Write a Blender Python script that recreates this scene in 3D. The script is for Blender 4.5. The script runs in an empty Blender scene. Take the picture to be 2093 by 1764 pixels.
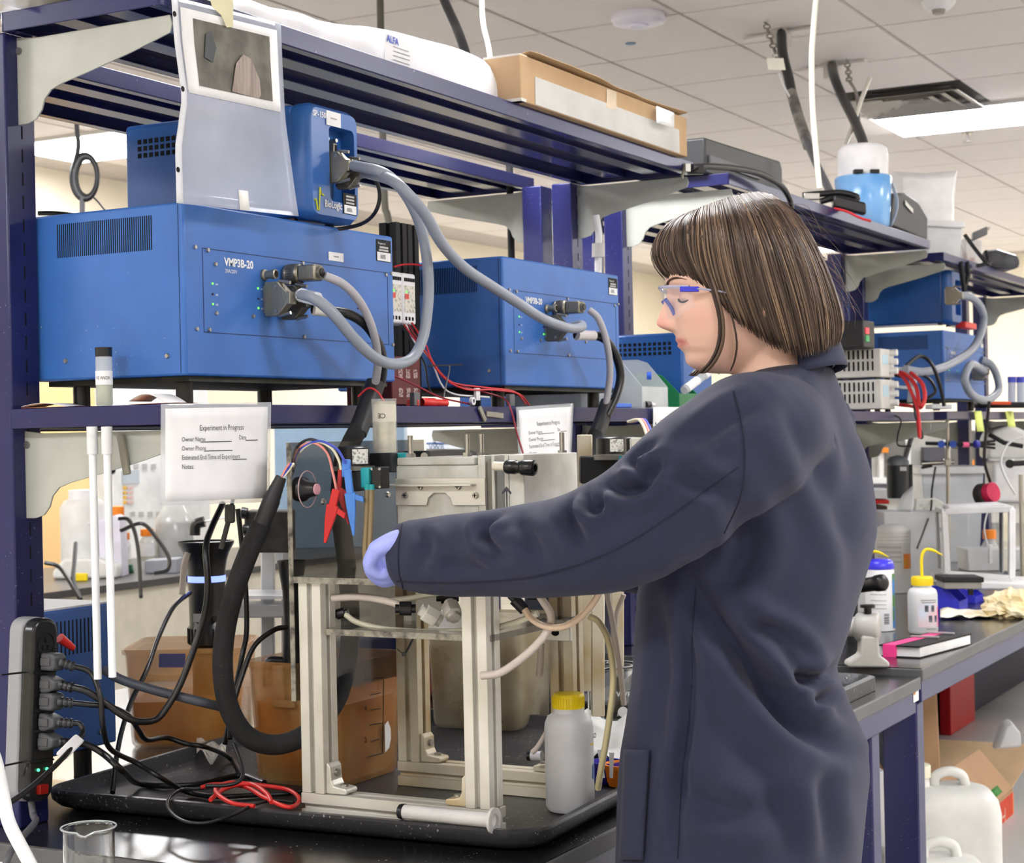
import bpy, bmesh, math, random
import numpy as np
from mathutils import Vector, Matrix, noise

# ---------------------------------------------------------------- camera, world, exposure
SC = bpy.context.scene
COL = SC.collection
random.seed(7)
FPX, CX, CY = 3540.6, 1046.5, 882.0
YAW, PITCH, ROLL = math.radians(28.4385), math.radians(0.1249), math.radians(-1.2062)
CAM = np.array([0.0, 0.0, 1.35])
FW = np.array([math.cos(YAW)*math.cos(PITCH), math.sin(YAW)*math.cos(PITCH), math.sin(PITCH)])
_rt = np.array([math.sin(YAW), -math.cos(YAW), 0.0]); _up = np.cross(_rt, FW)
RT = math.cos(ROLL)*_rt + math.sin(ROLL)*_up
UP = -math.sin(ROLL)*_rt + math.cos(ROLL)*_up
cam = bpy.data.objects.new('camera', bpy.data.cameras.new('camera')); COL.objects.link(cam)
cam.matrix_world = Matrix(((RT[0], UP[0], -FW[0], CAM[0]), (RT[1], UP[1], -FW[1], CAM[1]), (RT[2], UP[2], -FW[2], CAM[2]), (0, 0, 0, 1)))
cam.data.sensor_fit = 'HORIZONTAL'; cam.data.sensor_width = 36.0; cam.data.lens = FPX/2093*36
cam.data.clip_start = 0.05; cam.data.clip_end = 60
cam.data.dof.use_dof = True; cam.data.dof.focus_distance = 2.45; cam.data.dof.aperture_fstop = 15.0
SC.camera = cam
w = bpy.data.worlds.new('world'); SC.world = w; w.use_nodes = True
w.node_tree.nodes['Background'].inputs[0].default_value = (0.9, 0.92, 1, 1)
w.node_tree.nodes['Background'].inputs[1].default_value = 0.3
SC.view_settings.view_transform = 'Standard'; SC.view_settings.look = 'None'
SC.view_settings.exposure = 0.42; SC.view_settings.gamma = 1.0; SC.view_settings.use_curve_mapping = False
SC.cycles.use_denoising = True; SC.cycles.max_bounces = 10; SC.cycles.diffuse_bounces = 4
SC.cycles.transparent_max_bounces = 24; SC.cycles.sample_clamp_indirect = 6.0
SC.cycles.caustics_reflective = False; SC.cycles.caustics_refractive = False
LAMP = 34.0          # strength of the ceiling light panels

# ---------------------------------------------------------------- measuring
def at(x, y, X=None, Y=None, Z=None, D=None):
    """point seen at photo pixel (x, y) on a plane of the room (X, Y or Z given) or at distance D"""
    r = FW + RT*(x-CX)/FPX - UP*(y-CY)/FPX
    t = (X-CAM[0])/r[0] if X is not None else (Y-CAM[1])/r[1] if Y is not None else (Z-CAM[2])/r[2] if Z is not None else D
    return Vector(CAM + r*t)
V = Vector

# ---------------------------------------------------------------- mesh helpers
WL = {}
class MB:
    def __init__(s): s.v = []; s.f = []; s.M = None
    def add(s, vs, fs):
        n = len(s.v)
        s.v += [tuple(s.M @ V(p)) for p in vs] if s.M is not None else [tuple(p) for p in vs]
        s.f += [tuple(i+n for i in f) for f in fs]; return s
    def box(s, a, b):
        (x0, y0, z0), (x1, y1, z1) = a, b
        return s.add([(x0,y0,z0),(x1,y0,z0),(x1,y1,z0),(x0,y1,z0),(x0,y0,z1),(x1,y0,z1),(x1,y1,z1),(x0,y1,z1)],
                     [(0,3,2,1),(4,5,6,7),(0,1,5,4),(1,2,6,5),(2,3,7,6),(3,0,4,7)])
    def obox(s, c, ux, uy, uz):
        """box about c with half-extent vectors"""
        c, ux, uy, uz = V(c), V(ux), V(uy), V(uz)
        p = [c+i*ux+j*uy+k*uz for k in (-1,1) for j in (-1,1) for i in (-1,1)]
        fs = [(0,2,3,1),(4,5,7,6),(0,1,5,4),(1,3,7,5),(3,2,6,7),(2,0,4,6)]
        if ux.cross(uy).dot(uz) < 0: fs = [f[::-1] for f in fs]
        return s.add(p, fs)
    def frame(s, d):
        d = V(d).normalized(); a = V((0,0,1)) if abs(d.z) < .9 else V((1,0,0))
        u = d.cross(a).normalized(); return u, d.cross(u).normalized()
    def cyl(s, p, q, r, r2=None, n=14, cap=True):
        p, q = V(p), V(q); u, w = s.frame(q-p); r2 = r if r2 is None else r2
        vs = []
        for c, rr in ((p, r), (q, r2)):
            vs += [c + (u*math.cos(2*math.pi*i/n) + w*math.sin(2*math.pi*i/n))*rr for i in range(n)]
        fs = [(i, (i+1) % n, n+(i+1) % n, n+i) for i in range(n)]
        if cap: fs += [tuple(range(n))[::-1], tuple(range(n, 2*n))]
        return s.add(vs, fs)
    def tube(s, pts, r, n=8, cap=True, flat=1.0):
        pts = [V(p) for p in pts]; m = len(pts); vs = []
        rs = [r]*m if not isinstance(r, (list, tuple)) else list(r) if len(r) == m else list(np.interp(np.linspace(0, 1, m), np.linspace(0, 1, len(r)), r))
        t = (pts[1]-pts[0]).normalized(); u, w = s.frame(t)
        for i in range(m):
            t2 = (pts[min(i+1, m-1)]-pts[max(i-1, 0)]).normalized()
            q = t.rotation_difference(t2); u = q @ u; w = q @ w; t = t2
            vs += [pts[i] + (u*math.cos(2*math.pi*k/n) + w*math.sin(2*math.pi*k/n)*flat)*rs[i] for k in range(n)]
        fs = [(i*n+k, i*n+(k+1) % n, (i+1)*n+(k+1) % n, (i+1)*n+k) for i in range(m-1) for k in range(n)]
        if cap: fs += [tuple(range(n))[::-1], tuple(range((m-1)*n, m*n))]
        return s.add(vs, fs)
    def lathe(s, c, prof, n=24, up=(0,0,1)):
        c = V(c); d = V(up).normalized(); u, w = s.frame(d); vs = []; m = len(prof)
        for r, h in prof:
            vs += [c + d*h + (u*math.cos(2*math.pi*k/n) + w*math.sin(2*math.pi*k/n))*max(r, 1e-5) for k in range(n)]
        fs = [(i*n+k, i*n+(k+1) % n, (i+1)*n+(k+1) % n, (i+1)*n+k) for i in range(m-1) for k in range(n)]
        return s.add(vs, fs)
    def prism(s, poly, o, ux, uy, t):
        """polygon in the plane (ux, uy) at o, thickness t along ux x uy, centred"""
        o, ux, uy = V(o), V(ux), V(uy); nz = ux.cross(uy).normalized()*(t/2); n = len(poly)
        vs = [o+ux*a+uy*b-nz for a, b in poly] + [o+ux*a+uy*b+nz for a, b in poly]
        ar = sum(poly[i][0]*poly[(i+1) % n][1]-poly[(i+1) % n][0]*poly[i][1] for i in range(n))
        fs = [tuple(range(n))[::-1], tuple(range(n, 2*n))] + [(i, (i+1) % n, n+(i+1) % n, n+i) for i in range(n)]
        if ar < 0: fs = [f[::-1] for f in fs]
        return s.add(vs, fs)
    def grid(s, fn, nu, nv, closed=False):
        vs = [fn(i/(nu if closed else nu-1), j/(nv-1)) for j in range(nv) for i in range(nu)]
        fs = []
        for j in range(nv-1):
            for i in range(nu if closed else nu-1):
                i2 = (i+1) % nu
                fs.append((j*nu+i, j*nu+i2, (j+1)*nu+i2, (j+1)*nu+i))
        return s.add(vs, fs)
    def sph(s, c, r, n=12, m=8):
        r = (r, r, r) if not isinstance(r, (tuple, list)) else r
        c = V(c)
        vs = [c + V((r[0]*math.sin(math.pi*j/m)*math.cos(2*math.pi*i/n), r[1]*math.sin(math.pi*j/m)*math.sin(2*math.pi*i/n), r[2]*math.cos(math.pi*j/m))) for j in range(m+1) for i in range(n)]
        return s.add(vs, [(j*n+i, (j+1)*n+i, (j+1)*n+(i+1) % n, j*n+(i+1) % n) for j in range(m) for i in range(n)])
    def obj(s, name, mat, parent=None, smooth=50, bevel=0, solid=0, seg=2):
        me = bpy.data.meshes.new(name)
        if parent is not None: o0 = WL[parent]
        else:
            a = np.array(s.v); lo, hi = a.min(0), a.max(0); o0 = V(((lo[0]+hi[0])/2, (lo[1]+hi[1])/2, lo[2]))
        me.from_pydata([tuple(V(p)-o0) for p in s.v], [], s.f)
        me.validate(); me.materials.append(mat)
        o = bpy.data.objects.new(name, me); COL.objects.link(o)
        if parent is not None: o.parent = parent
        else: o.location = o0
        WL[o] = o0
        if smooth:
            me.shade_smooth(); me.set_sharp_from_angle(angle=math.radians(smooth))
        if solid:
            md = o.modifiers.new('solid', 'SOLIDIFY'); md.thickness = solid; md.offset = 0
        if bevel:
            md = o.modifiers.new('bevel', 'BEVEL'); md.width = bevel; md.segments = seg; md.limit_method = 'ANGLE'; md.angle_limit = math.radians(40)
        return o

def tag(o, label=None, cat=None, group=None, kind=None):
    if label: o['label'] = label
    if cat: o['category'] = cat
    if group: o['group'] = group
    if kind: o['kind'] = kind
    return o
def thing(name, label, cat, loc, group=None):
    o = bpy.data.objects.new(name, None); COL.objects.link(o); o.location = loc; o.empty_display_size = .05
    WL[o] = V(loc); return tag(o, label, cat, group)
def dup(root, d, label, group=None):
    r = root.copy(); COL.objects.link(r); r.location = root.location + V(d); r['label'] = label; WL[r] = V(r.location)
    if group: r['group'] = group
    for ch in list(root.children):
        c = ch.copy(); COL.objects.link(c); c.parent = r
        for g in list(ch.children):
            k = g.copy(); COL.objects.link(k); k.parent = c
    return r
def spl(pts, n=8):
    """Catmull-Rom through the points"""
    P = [V(p) for p in pts]; out = []
    P = [P[0]*2-P[1]] + P + [P[-1]*2-P[-2]]
    for i in range(1, len(P)-2):
        a, b, c, d = P[i-1:i+3]
        for k in range(n):
            t = k/n
            out.append(.5*((2*b)+(c-a)*t+(2*a-5*b+4*c-d)*t*t+(3*b-a-3*c+d)*t**3))
    out.append(P[-2]); return out
def rrect(x0, y0, x1, y1, r, n=4):
    out = []
    for cx, cy, a0 in ((x1-r, y1-r, 0), (x0+r, y1-r, 90), (x0+r, y0+r, 180), (x1-r, y0+r, 270)):
        out += [(cx+r*math.cos(math.radians(a0+90*k/n)), cy+r*math.sin(math.radians(a0+90*k/n))) for k in range(n+1)]
    return out
def text(s, size, o, ux, uy, mat, parent, name='lettering', align='LEFT', fat=0.0, sx=1.0):
    cu = bpy.data.curves.new('t', 'FONT'); cu.body = s; cu.size = size; cu.align_x = align; cu.offset = fat; cu.resolution_u = 2
    tmp = bpy.data.objects.new('t', cu); COL.objects.link(tmp)
    me = bpy.data.meshes.new_from_object(tmp.evaluated_get(bpy.context.evaluated_depsgraph_get()))
    bpy.data.objects.remove(tmp); bpy.data.curves.remove(cu)
    ux, uy = V(ux).normalized(), V(uy).normalized(); nz = ux.cross(uy)
    o0 = WL[parent]
    me.transform(Matrix(((ux.x*sx, uy.x, nz.x, o[0]-o0.x), (ux.y*sx, uy.y, nz.y, o[1]-o0.y), (ux.z*sx, uy.z, nz.z, o[2]-o0.z), (0, 0, 0, 1))))
    me.materials.clear(); me.materials.append(mat); me.name = name
    ob = bpy.data.objects.new(name, me); COL.objects.link(ob); ob.parent = parent; WL[ob] = o0
    return ob

# ---------------------------------------------------------------- materials (all procedural)
def lin(c):
    return tuple(((x/255)/12.92 if x/255 <= .04045 else ((x/255+.055)/1.055)**2.4) for x in c) + (1.0,)
MATS = {}
def mat(name, col, rough=.5, metal=0, var=.06, scale=12, bump=0, bscale=200, alpha=1, trans=0, ior=1.45, coat=0, emit=0, ecol=None, spec=.5, col2=None, lo=.35, hi=.65, sheen=0, stretch=None, sub=0):
    if name in MATS: return MATS[name]
    m = bpy.data.materials.new(name); m.use_nodes = True; nt = m.node_tree; N, L = nt.nodes, nt.links
    b = N['Principled BSDF']
    c = lin(col); c2 = lin(col2) if col2 else tuple(min(1, x*(1-2*var)) for x in c[:3])+(1,)
    tc = N.new('ShaderNodeTexCoord'); no = N.new('ShaderNodeTexNoise'); no.inputs['Scale'].default_value = scale; no.inputs['Detail'].default_value = 4
    src = tc.outputs['Object']
    if stretch:
        mp = N.new('ShaderNodeMapping'); mp.inputs['Scale'].default_value = stretch; L.new(src, mp.inputs['Vector']); src = mp.outputs[0]
    L.new(src, no.inputs['Vector'])
    cr = N.new('ShaderNodeValToRGB'); cr.color_ramp.elements[0].position = lo; cr.color_ramp.elements[1].position = hi
    cr.color_ramp.elements[0].color = c2; cr.color_ramp.elements[1].color = c
    L.new(no.outputs['Fac'], cr.inputs[0]); L.new(cr.outputs[0], b.inputs['Base Color'])
    b.inputs['Roughness'].default_value = rough; b.inputs['Metallic'].default_value = metal; b.inputs['IOR'].default_value = ior
    b.inputs['Specular IOR Level'].default_value = spec
    b.inputs['Alpha'].default_value = alpha; b.inputs['Transmission Weight'].default_value = trans; b.inputs['Coat Weight'].default_value = coat
    if sheen: b.inputs['Sheen Weight'].default_value = sheen
    if sub: b.inputs['Subsurface Weight'].default_value = sub; b.inputs['Subsurface Radius'].default_value = (.01, .004, .002); b.inputs['Subsurface Scale'].default_value = 1
    if bump:
        n2 = N.new('ShaderNodeTexNoise'); n2.inputs['Scale'].default_value = bscale; n2.inputs['Detail'].default_value = 3; L.new(src, n2.inputs['Vector'])
        bp = N.new('ShaderNodeBump'); bp.inputs['Strength'].default_value = bump; bp.inputs['Distance'].default_value = .002
        L.new(n2.outputs['Fac'], bp.inputs['Height']); L.new(bp.outputs[0], b.inputs['Normal'])
    if emit:
        b.inputs['Emission Color'].default_value = lin(ecol or col); b.inputs['Emission Strength'].default_value = emit
    MATS[name] = m; return m
def speckle(name, col, spot, rough, thr=.66, scale=160, metal=0, spec=.5, bump=0):
    """painted or dirty surface with sparse spots of residue"""
    m = mat(name, col, rough, metal, spec=spec, bump=bump); nt = m.node_tree; N, L = nt.nodes, nt.links; b = N['Principled BSDF']
    src = b.inputs['Base Color'].links[0].from_socket
    tc = N.new('ShaderNodeTexCoord'); n = N.new('ShaderNodeTexNoise'); n.inputs['Scale'].default_value = scale; n.inputs['Detail'].default_value = 2; L.new(tc.outputs['Object'], n.inputs['Vector'])
    n3 = N.new('ShaderNodeTexNoise'); n3.inputs['Scale'].default_value = 9; L.new(tc.outputs['Object'], n3.inputs['Vector'])
    ad = N.new('ShaderNodeMath'); ad.operation = 'MULTIPLY_ADD'; ad.inputs[1].default_value = .35; L.new(n3.outputs['Fac'], ad.inputs[0]); L.new(n.outputs['Fac'], ad.inputs[2])
    cr = N.new('ShaderNodeValToRGB'); cr.color_ramp.elements[0].position = thr+.16; cr.color_ramp.elements[1].position = thr+.20; L.new(ad.outputs[0], cr.inputs[0])
    mx = N.new('ShaderNodeMix'); mx.data_type = 'RGBA'; L.new(cr.outputs[0], mx.inputs['Factor']); L.new(src, mx.inputs[6]); mx.inputs[7].default_value = lin(spot)
    L.new(mx.outputs[2], b.inputs['Base Color']); return m

NAVY = speckle('navy_paint', (32, 34, 86), (130, 130, 160), .3, thr=.765, scale=220)
NAVYD = mat('navy_dark', (30, 32, 78), .3)
BLUE = speckle('instrument_blue', (54, 106, 182), (170, 170, 165), .42, thr=.77, scale=220)
BLUE2 = mat('instrument_blue_gloss', (48, 98, 170), .28)
GREYM = mat('grey_bracket', (178, 180, 172), .4, .15)
BLACKP = mat('black_plastic', (24, 24, 26), .35)
BLACKM = mat('black_matte', (28, 28, 30), .7)
BRAID = mat('black_braided_sleeve', (30, 30, 32), .75, bump=.9, bscale=700, col2=(12, 12, 13))
CORD = mat('black_cable', (22, 22, 24), .35)
DARKGAP = mat('dark_slot', (8, 8, 12), .9)
STEEL = mat('steel', (175, 172, 165), .3, .9)
NICKEL = mat('nickel_connector', (150, 145, 132), .38, .8, bump=.2, bscale=300)
GREYCAB = mat('grey_cable', (140, 146, 158), .38)
GREYCAB2 = mat('light_grey_cable', (170, 168, 175), .4)
WHITEP = mat('white_plastic', (238, 238, 240), .4)
WHITEPAP = mat('white_paper', (236, 236, 238), .8)
GREYTXT = mat('grey_print', (70, 70, 75), .8)
BLACKTXT = mat('black_print', (30, 30, 32), .8)
WHITETXT = mat('white_print', (235, 238, 240), .6)
RED = mat('red_plastic', (215, 45, 42), .4)
REDW = mat('red_wire', (200, 40, 45), .4)
DKRED = mat('dark_red_wire', (140, 30, 45), .45)
CLIPBLUE = mat('clip_blue', (80, 140, 225), .4)
TEAL = mat('teal_plastic', (40, 165, 170), .45)
ALU = mat('aluminium_extrusion', (222, 220, 212), .38, .35, col2=(196, 192, 180), scale=6)
ALUD = mat('aluminium_groove', (120, 116, 106), .5, .4)
ALUOLD = mat('aluminium_stained', (208, 200, 180), .45, .2, col2=(176, 150, 100), scale=9, lo=.3, hi=.55)
ACRY = mat('smoked_acrylic', (30, 29, 28), .1, alpha=.55, col2=(46, 44, 42), scale=14)
ACRYEDGE = mat('acrylic_edge', (70, 66, 62), .35, bump=.5, bscale=400, col2=(150, 145, 130), lo=.45, hi=.7, scale=60)
CLEAR = mat('clear_plastic', (235, 238, 240), .12, alpha=.22)
SLEEVE = mat('plastic_sleeve', (205, 210, 225), .12, alpha=.42)
FILM = mat('packing_film', (245, 245, 250), .25, alpha=.72, bump=.6, bscale=30)
FROST = mat('frosted_plastic', (225, 228, 232), .4, alpha=.62)
GLASS = mat('glass', (252, 254, 254), .0, trans=1, var=.0, ior=1.47)
TUBEM = mat('silicone_tube', (212, 200, 190), .3, alpha=.85, sub=.0)
TUBEW = mat('ivory_tube', (232, 228, 205), .4)
YELLOW = mat('yellow_cap', (245, 215, 20), .45)
ORANGE = mat('orange_plastic', (250, 140, 30), .45)
BENCHTOP = speckle('bench_black', (24, 24, 27), (190, 190, 185), .25, thr=.735, scale=200)
BENCHTOP.node_tree.nodes['Principled BSDF'].inputs['Coat Weight'].default_value = .6; BENCHTOP.node_tree.nodes['Principled BSDF'].inputs['Coat Roughness'].default_value = .2
BENCHEDGE = speckle('bench_grey_edge', (92, 92, 94), (150, 150, 140), .45, thr=.74)
TRAYM = speckle('tray_black', (46, 46, 49), (140, 140, 132), .38, thr=.70, scale=170, bump=.3)
CARD = mat('cardboard', (196, 165, 128), .85, col2=(182, 150, 114), scale=5)
GREEN = mat('green_bin', (20, 120, 70), .4)
BINBLUE = mat('blue_bin', (58, 60, 205), .4)
CREAM = mat('cream_wall', (236, 226, 204), .85, var=.015)
LED = mat('green_led', (110, 235, 90), .4, emit=.9)
def DZ(x, y, z):
    """distance at which pixel (x, y) meets the level z"""
    return float((np.array(at(x, y, Z=z))-CAM) @ FW)
# ---------------------------------------------------------------- the room
def struct(name, mb, m, **k): return tag(mb.obj(name, m, **k), kind='structure')
XR0, XR1, YR0, YR1, ZC = -3.0, 16.6, -4.0, 7.15, 2.95
struct('floor', MB().box((XR0, YR0, -.1), (XR1, YR1, 0)), mat('vinyl_floor', (196, 195, 194), .4, scale=3))
struct('wall_back', MB().box((XR0, YR1, 0), (XR1, YR1+.1, 3.05)), CREAM)
struct('wall_right', MB().box((XR1, YR0, 0), (XR1+.1, YR1, 3.05)), CREAM)
struct('wall_left', MB().box((XR0-.1, YR0, 0), (XR0, YR1, 3.05)), CREAM)
struct('wall_front', MB().box((XR0, YR0-.1, 0), (XR1, YR0, 3.05)), CREAM)
ceil = struct('ceiling', MB().box((XR0, YR0, ZC+.012), (XR1, YR1, ZC+.1)), mat('ceiling_gap_shade', (190, 182, 176), .8))  # greyer than the tiles: shade of the tile gaps is put into the slab colour
TX, TY, X0, Y0 = .632, .590, 6.784, 2.563
LIGHTS = [(9.0, 1.97), (7.1, 6.1), (3.3, 2.0), (-1.0, 1.97), (2.6, -1.3), (6.2, -1.3), (9.6, -1.3), (13.2, -1.3), (3.2, 5.2), (11.3, 5.2), (14.9, 2.0), (-.8, -1.3), (14.6, 5.2), (-.6, 5.2)]
DIFF = (8.39, 2.27)
tm = None
TILE = mat('ceiling_tile', (228, 221, 216), .9, var=.012, bump=.25, bscale=260)
def covered(x, y):
    for lx, ly in LIGHTS:
        if abs(x-lx) < .42 and abs(y-ly) < .75: return True
    return False
for i in range(-4, 16):
    for j in range(-4, 8):
        x, y = X0+(i+.5)*TX, Y0+(j+.5)*TY
        if y > YR1-.3 or x > XR1-.3: continue
        p = np.array([x, y, ZC])-CAM; d = p @ FW
        if d < 1: continue
        u, v = CX+FPX*(p @ RT)/d, CY-FPX*(p @ UP)/d
        if not (-250 < u < 2400 and -260 < v): continue
        if covered(x, y) or (abs(x-DIFF[0]) < .25 and abs(y-DIFF[1]) < .25): continue
        if tm is None:
            t = MB().box((-TX/2+.009, -TY/2+.009, 0), (TX/2-.009, TY/2-.009, .02)).obj('tile', TILE, ceil, bevel=.004); tm = t.data
            for q in tm.vertices: q.co += WL[ceil]
        else:
            t = bpy.data.objects.new('tile', tm); COL.objects.link(t); t.parent = ceil
        t.location = V((x, y, ZC))-WL[ceil]
PANEL = mat('light_diffuser', (255, 255, 255), .5, emit=LAMP, ecol=(250, 250, 252))
PFRAME = mat('troffer_frame', (225, 222, 220), .5)
LL = ['ceiling light panel behind the bundled cable, above the tall white jug', 'small visible strip of ceiling light beyond the coiled cable'] + ['ceiling light panel outside the picture']*12
first = None
for k, (lx, ly) in enumerate(LIGHTS):
    if first is None:
        first = thing('ceiling_light', LL[0], 'ceiling light', (lx, ly, ZC-.02), 'ceiling light panels')
        MB().prism([(-.29, .012), (-.265, -.03), (.265, -.03), (.29, .012)], (lx, ly, ZC), (1, 0, 0), (0, 0, 1), 1.2).obj('diffuser', PANEL, first)
        fr = MB()
        for a, b in (((-.315, -.625), (.315, -.6)), ((-.315, .6), (.315, .625)), ((-.315, -.6), (-.29, .6)), ((.29, -.6), (.315, .6))):
            fr.box((lx+a[0], ly+a[1], ZC-.016), (lx+b[0], ly+b[1], ZC+.012))
        fr.obj('frame', PFRAME, first)
    else:
        dup(first, V((lx-first.location.x, ly-first.location.y, 0)), LL[k], 'ceiling light panels')
first['label'] = 'bright ceiling light panel beside the louvred air vent'
# air vent: nested square louvres
dv = thing('air_vent', 'square grey louvred ceiling air vent beside the bright light panel', 'air vent', (DIFF[0], DIFF[1], ZC-.03))
VENT = mat('vent_metal', (150, 146, 142), .45, .3)
for k, r in enumerate((.28, .2, .12, .05)):
    z0, z1, r1 = ZC-.03+.006*k, ZC-.004+.004*k, r-.055 if r > .06 else .02
    m = MB(); vs = []
    for rr, z in ((r, z0), (r1, z1)):
        vs += [(DIFF[0]+a*rr, DIFF[1]+b*rr, z) for a, b in ((-1,-1),(1,-1),(1,1),(-1,1))]
    m.add(vs, [(i, (i+1) % 4, 4+(i+1) % 4, 4+i) for i in range(4)]); m.obj('louvre', VENT, dv, smooth=0, solid=.004)
MB().box((DIFF[0]-.3, DIFF[1]-.3, ZC+.004), (DIFF[0]+.3, DIFF[1]+.3, ZC+.01)).obj('backing', mat('vent_dark', (70, 68, 66), .7), dv)
# small ceiling fittings
c = at(1305, 30, Z=ZC)
ap = thing('access_point', 'round white disc unit fixed flat on the ceiling', 'access point', (c.x, c.y, ZC-.04))
MB().lathe((c.x, c.y, ZC), [(0, -.04), (.07, -.04), (.098, -.032), (.105, -.018), (.1, 0)], 32, ).obj('housing', mat('ap_white', (226, 224, 236), .45), ap)
MB().lathe((c.x, c.y, ZC), [(0, -.046), (.035, -.046), (.04, -.038)], 24).obj('centre_cap', mat('ap_cap', (214, 212, 232), .4), ap)
c = at(1289, 88, Z=ZC)
tag(MB().lathe((c.x, c.y, ZC-.004), [(0, 0), (.022, 0), (.022, .003)], 16).obj('ceiling_marker', mat('marker_blue', (96, 130, 165), .6)), 'small blue round sticker on a ceiling tile', 'sticker')
c = at(1977, 272, Z=ZC)
sp = thing('sprinkler', 'small dark sprinkler head hanging under the light panel', 'sprinkler', (c.x, c.y, ZC-.05))
MB().lathe((c.x, c.y, ZC), [(0, -.006), (.03, -.006), (.034, 0)], 16).obj('escutcheon', STEEL, sp)
MB().lathe((c.x, c.y, ZC), [(.004, -.05), (.022, -.05), (.022, -.046), (.006, -.042), (.006, -.006)], 12).obj('deflector', VENT, sp)
c = at(1918, 4, Z=ZC)
sd = thing('smoke_detector', 'small round white detector at the top edge of the ceiling', 'detector', (c.x, c.y, ZC-.04))
MB().lathe((c.x, c.y, ZC), [(0, -.03), (.04, -.03), (.06, -.012), (.065, 0)], 20).obj('base', WHITEP, sd)
MB().lathe((c.x, c.y, ZC), [(0, -.045), (.022, -.045), (.026, -.03)], 14).obj('sensor', VENT, sd)
# hanging power drops
def drop(lbl, top, path, r, m, grip=None, bracket=True):
    a = at(*top, Z=ZC)
    t = thing('hanging_power_cable', lbl, 'cord', (a.x, a.y, ZC-.05), 'ceiling power drops')
    pts = [a] + [at(*p[:2], D=p[2]) for p in path]
    MB().tube(spl(pts, 8), r, 8).obj('cord', m, t)
    if bracket:
        MB().box((a.x-.035, a.y-.03, ZC-.07), (a.x+.035, a.y+.03, ZC)).obj('ceiling_box', mat('strain_box', (205, 200, 196), .4), t, bevel=.004)
        MB().obox(V((a.x, a.y, ZC-.012)), (.02, .16, 0), (.012, -.002, 0), (0, 0, .004)).obj('cross_bar', mat('strain_bar', (210, 205, 202), .35), t)
    if grip:
        g = spl([at(*p[:2], D=p[2]) for p in grip[0]], 8)
        MB().tube(g, grip[1], 8).obj('wire_mesh_grip', mat('mesh_grip', (165, 162, 158), .45, .6, bump=1, bscale=260, col2=(70, 68, 66)), t)
    return t
t1 = drop('black power cord hanging from the ceiling beside the small white tag', (1597, 62), [(1600, 110, 6.75), (1612, 160, 6.6), (1632, 240, 6.3), (1662, 320, 5.9), (1700, 400, 5.5)], .014, mat('cord_dark_grey', (88, 88, 94), .5), ([(1618, 190, 6.45), (1634, 245, 6.27), (1652, 297, 6.05)], .021))
MB().tube(spl([at(1597, 62, Z=ZC), at(1600, 110, D=6.74), at(1612, 160, D=6.59), at(1618, 192, D=6.5)], 8), .02, 8).obj('upper_cord', CORD, t1)
t2 = drop('thick black cord hanging from the ceiling behind the white jug', (1700, 130), [(1706, 160, 7.3), (1725, 205, 7.1), (1750, 255, 6.8), (1772, 310, 6.5), (1800, 380, 6.2)], .021, CORD)
def chain(lbl, a, b, n, D):
    t = MB(); A, B = at(*a, D=D), at(*b, D=D); u = (B-A)/n
    for k in range(n):
        c = A+u*(k+.5); s = V((0, 1, 0)) if k % 2 else V((1, 0, 0))
        t.tube([c-u*.5, c-u*.25+s*.012, c+u*.25+s*.012, c+u*.5, c+u*.25-s*.012, c-u*.25-s*.012, c-u*.5], .004, 5, cap=False)
    return tag(t.obj('support_chain', mat('chain_grey', (140, 136, 130), .4, .6)), lbl, 'chain')
chain('thin support chain hanging left of the tagged power cord', (1556, 20), (1588, 118), 10, 6.8)
chain('short support chain hanging right of the thick black cord', (1731, 122), (1736, 166), 6, 7.3)
tag(MB().tube(spl([at(1736, 166, D=7.2), at(1748, 185, D=7.1), at(1754, 215, D=7), at(1755, 250, D=6.9)], 6), .007, 6).obj('support_wire', mat('wire_grey', (150, 146, 140), .5)), 'thin grey wire below the short support chain', 'wire')
g = thing('cord_tag', 'small cream paper tag on the hanging power cord', 'tag', at(1586, 142, D=6.55))
MB().obox(at(1586, 131, D=6.5), RT*.032, UP*.022-RT*.004, FW*.001).obj('tag_paper', mat('tag_cream', (252, 250, 236), .8), g)
MB().tube([at(1580, 108, D=6.55), at(1584, 122, D=6.5)], .002, 5).obj('tag_string', WHITEP, g)
tag(MB().tube(spl([at(1592, 150, D=6.5), at(1602, 175, D=6.4), at(1614, 198, D=6.4)], 5), .004, 6).obj('tie_line', WHITEP), 'thin white tie line beside the hanging tagged cord', 'cord')
PIPE = mat('white_hose', (246, 245, 232), .45)
tag(MB().tube(spl([at(1672, -40, D=5.0), at(1664, 40, D=5), at(1659, 120, D=5), at(1661, 220, D=5), at(1668, 310, D=5), at(1675, 385, D=5)], 8), .0085, 10).obj('white_hose', PIPE), 'tall pale hose rising from the far shelf to the ceiling', 'hose')
tag(MB().tube(spl([at(983, -60, D=4.2), at(985, 0, D=4.2), at(988, 50, D=4.2), at(1000, 105, D=4.2), at(1010, 200, D=4.2)], 8), .0062, 10).obj('white_hose', PIPE), 'pale hose behind the cardboard box on the near shelf', 'hose')
tag(MB().tube(spl([at(893, -60, D=5.2), at(908, 0, D=5.1), at(930, 50, D=5), at(944, 86, D=4.9), at(965, 150, D=4.8)], 8), .014, 10).obj('black_hose', CORD), 'thick black hose rising above the film-wrapped pack', 'hose')
tag(MB().tube(spl([at(1778, 160, D=7.2), at(1760, 205, D=7), at(1742, 260, D=6.8), at(1726, 300, D=6.6)], 6), .009, 8).obj('white_hose', PIPE), 'thin white hose slanting down to the white jug', 'hose')
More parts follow.
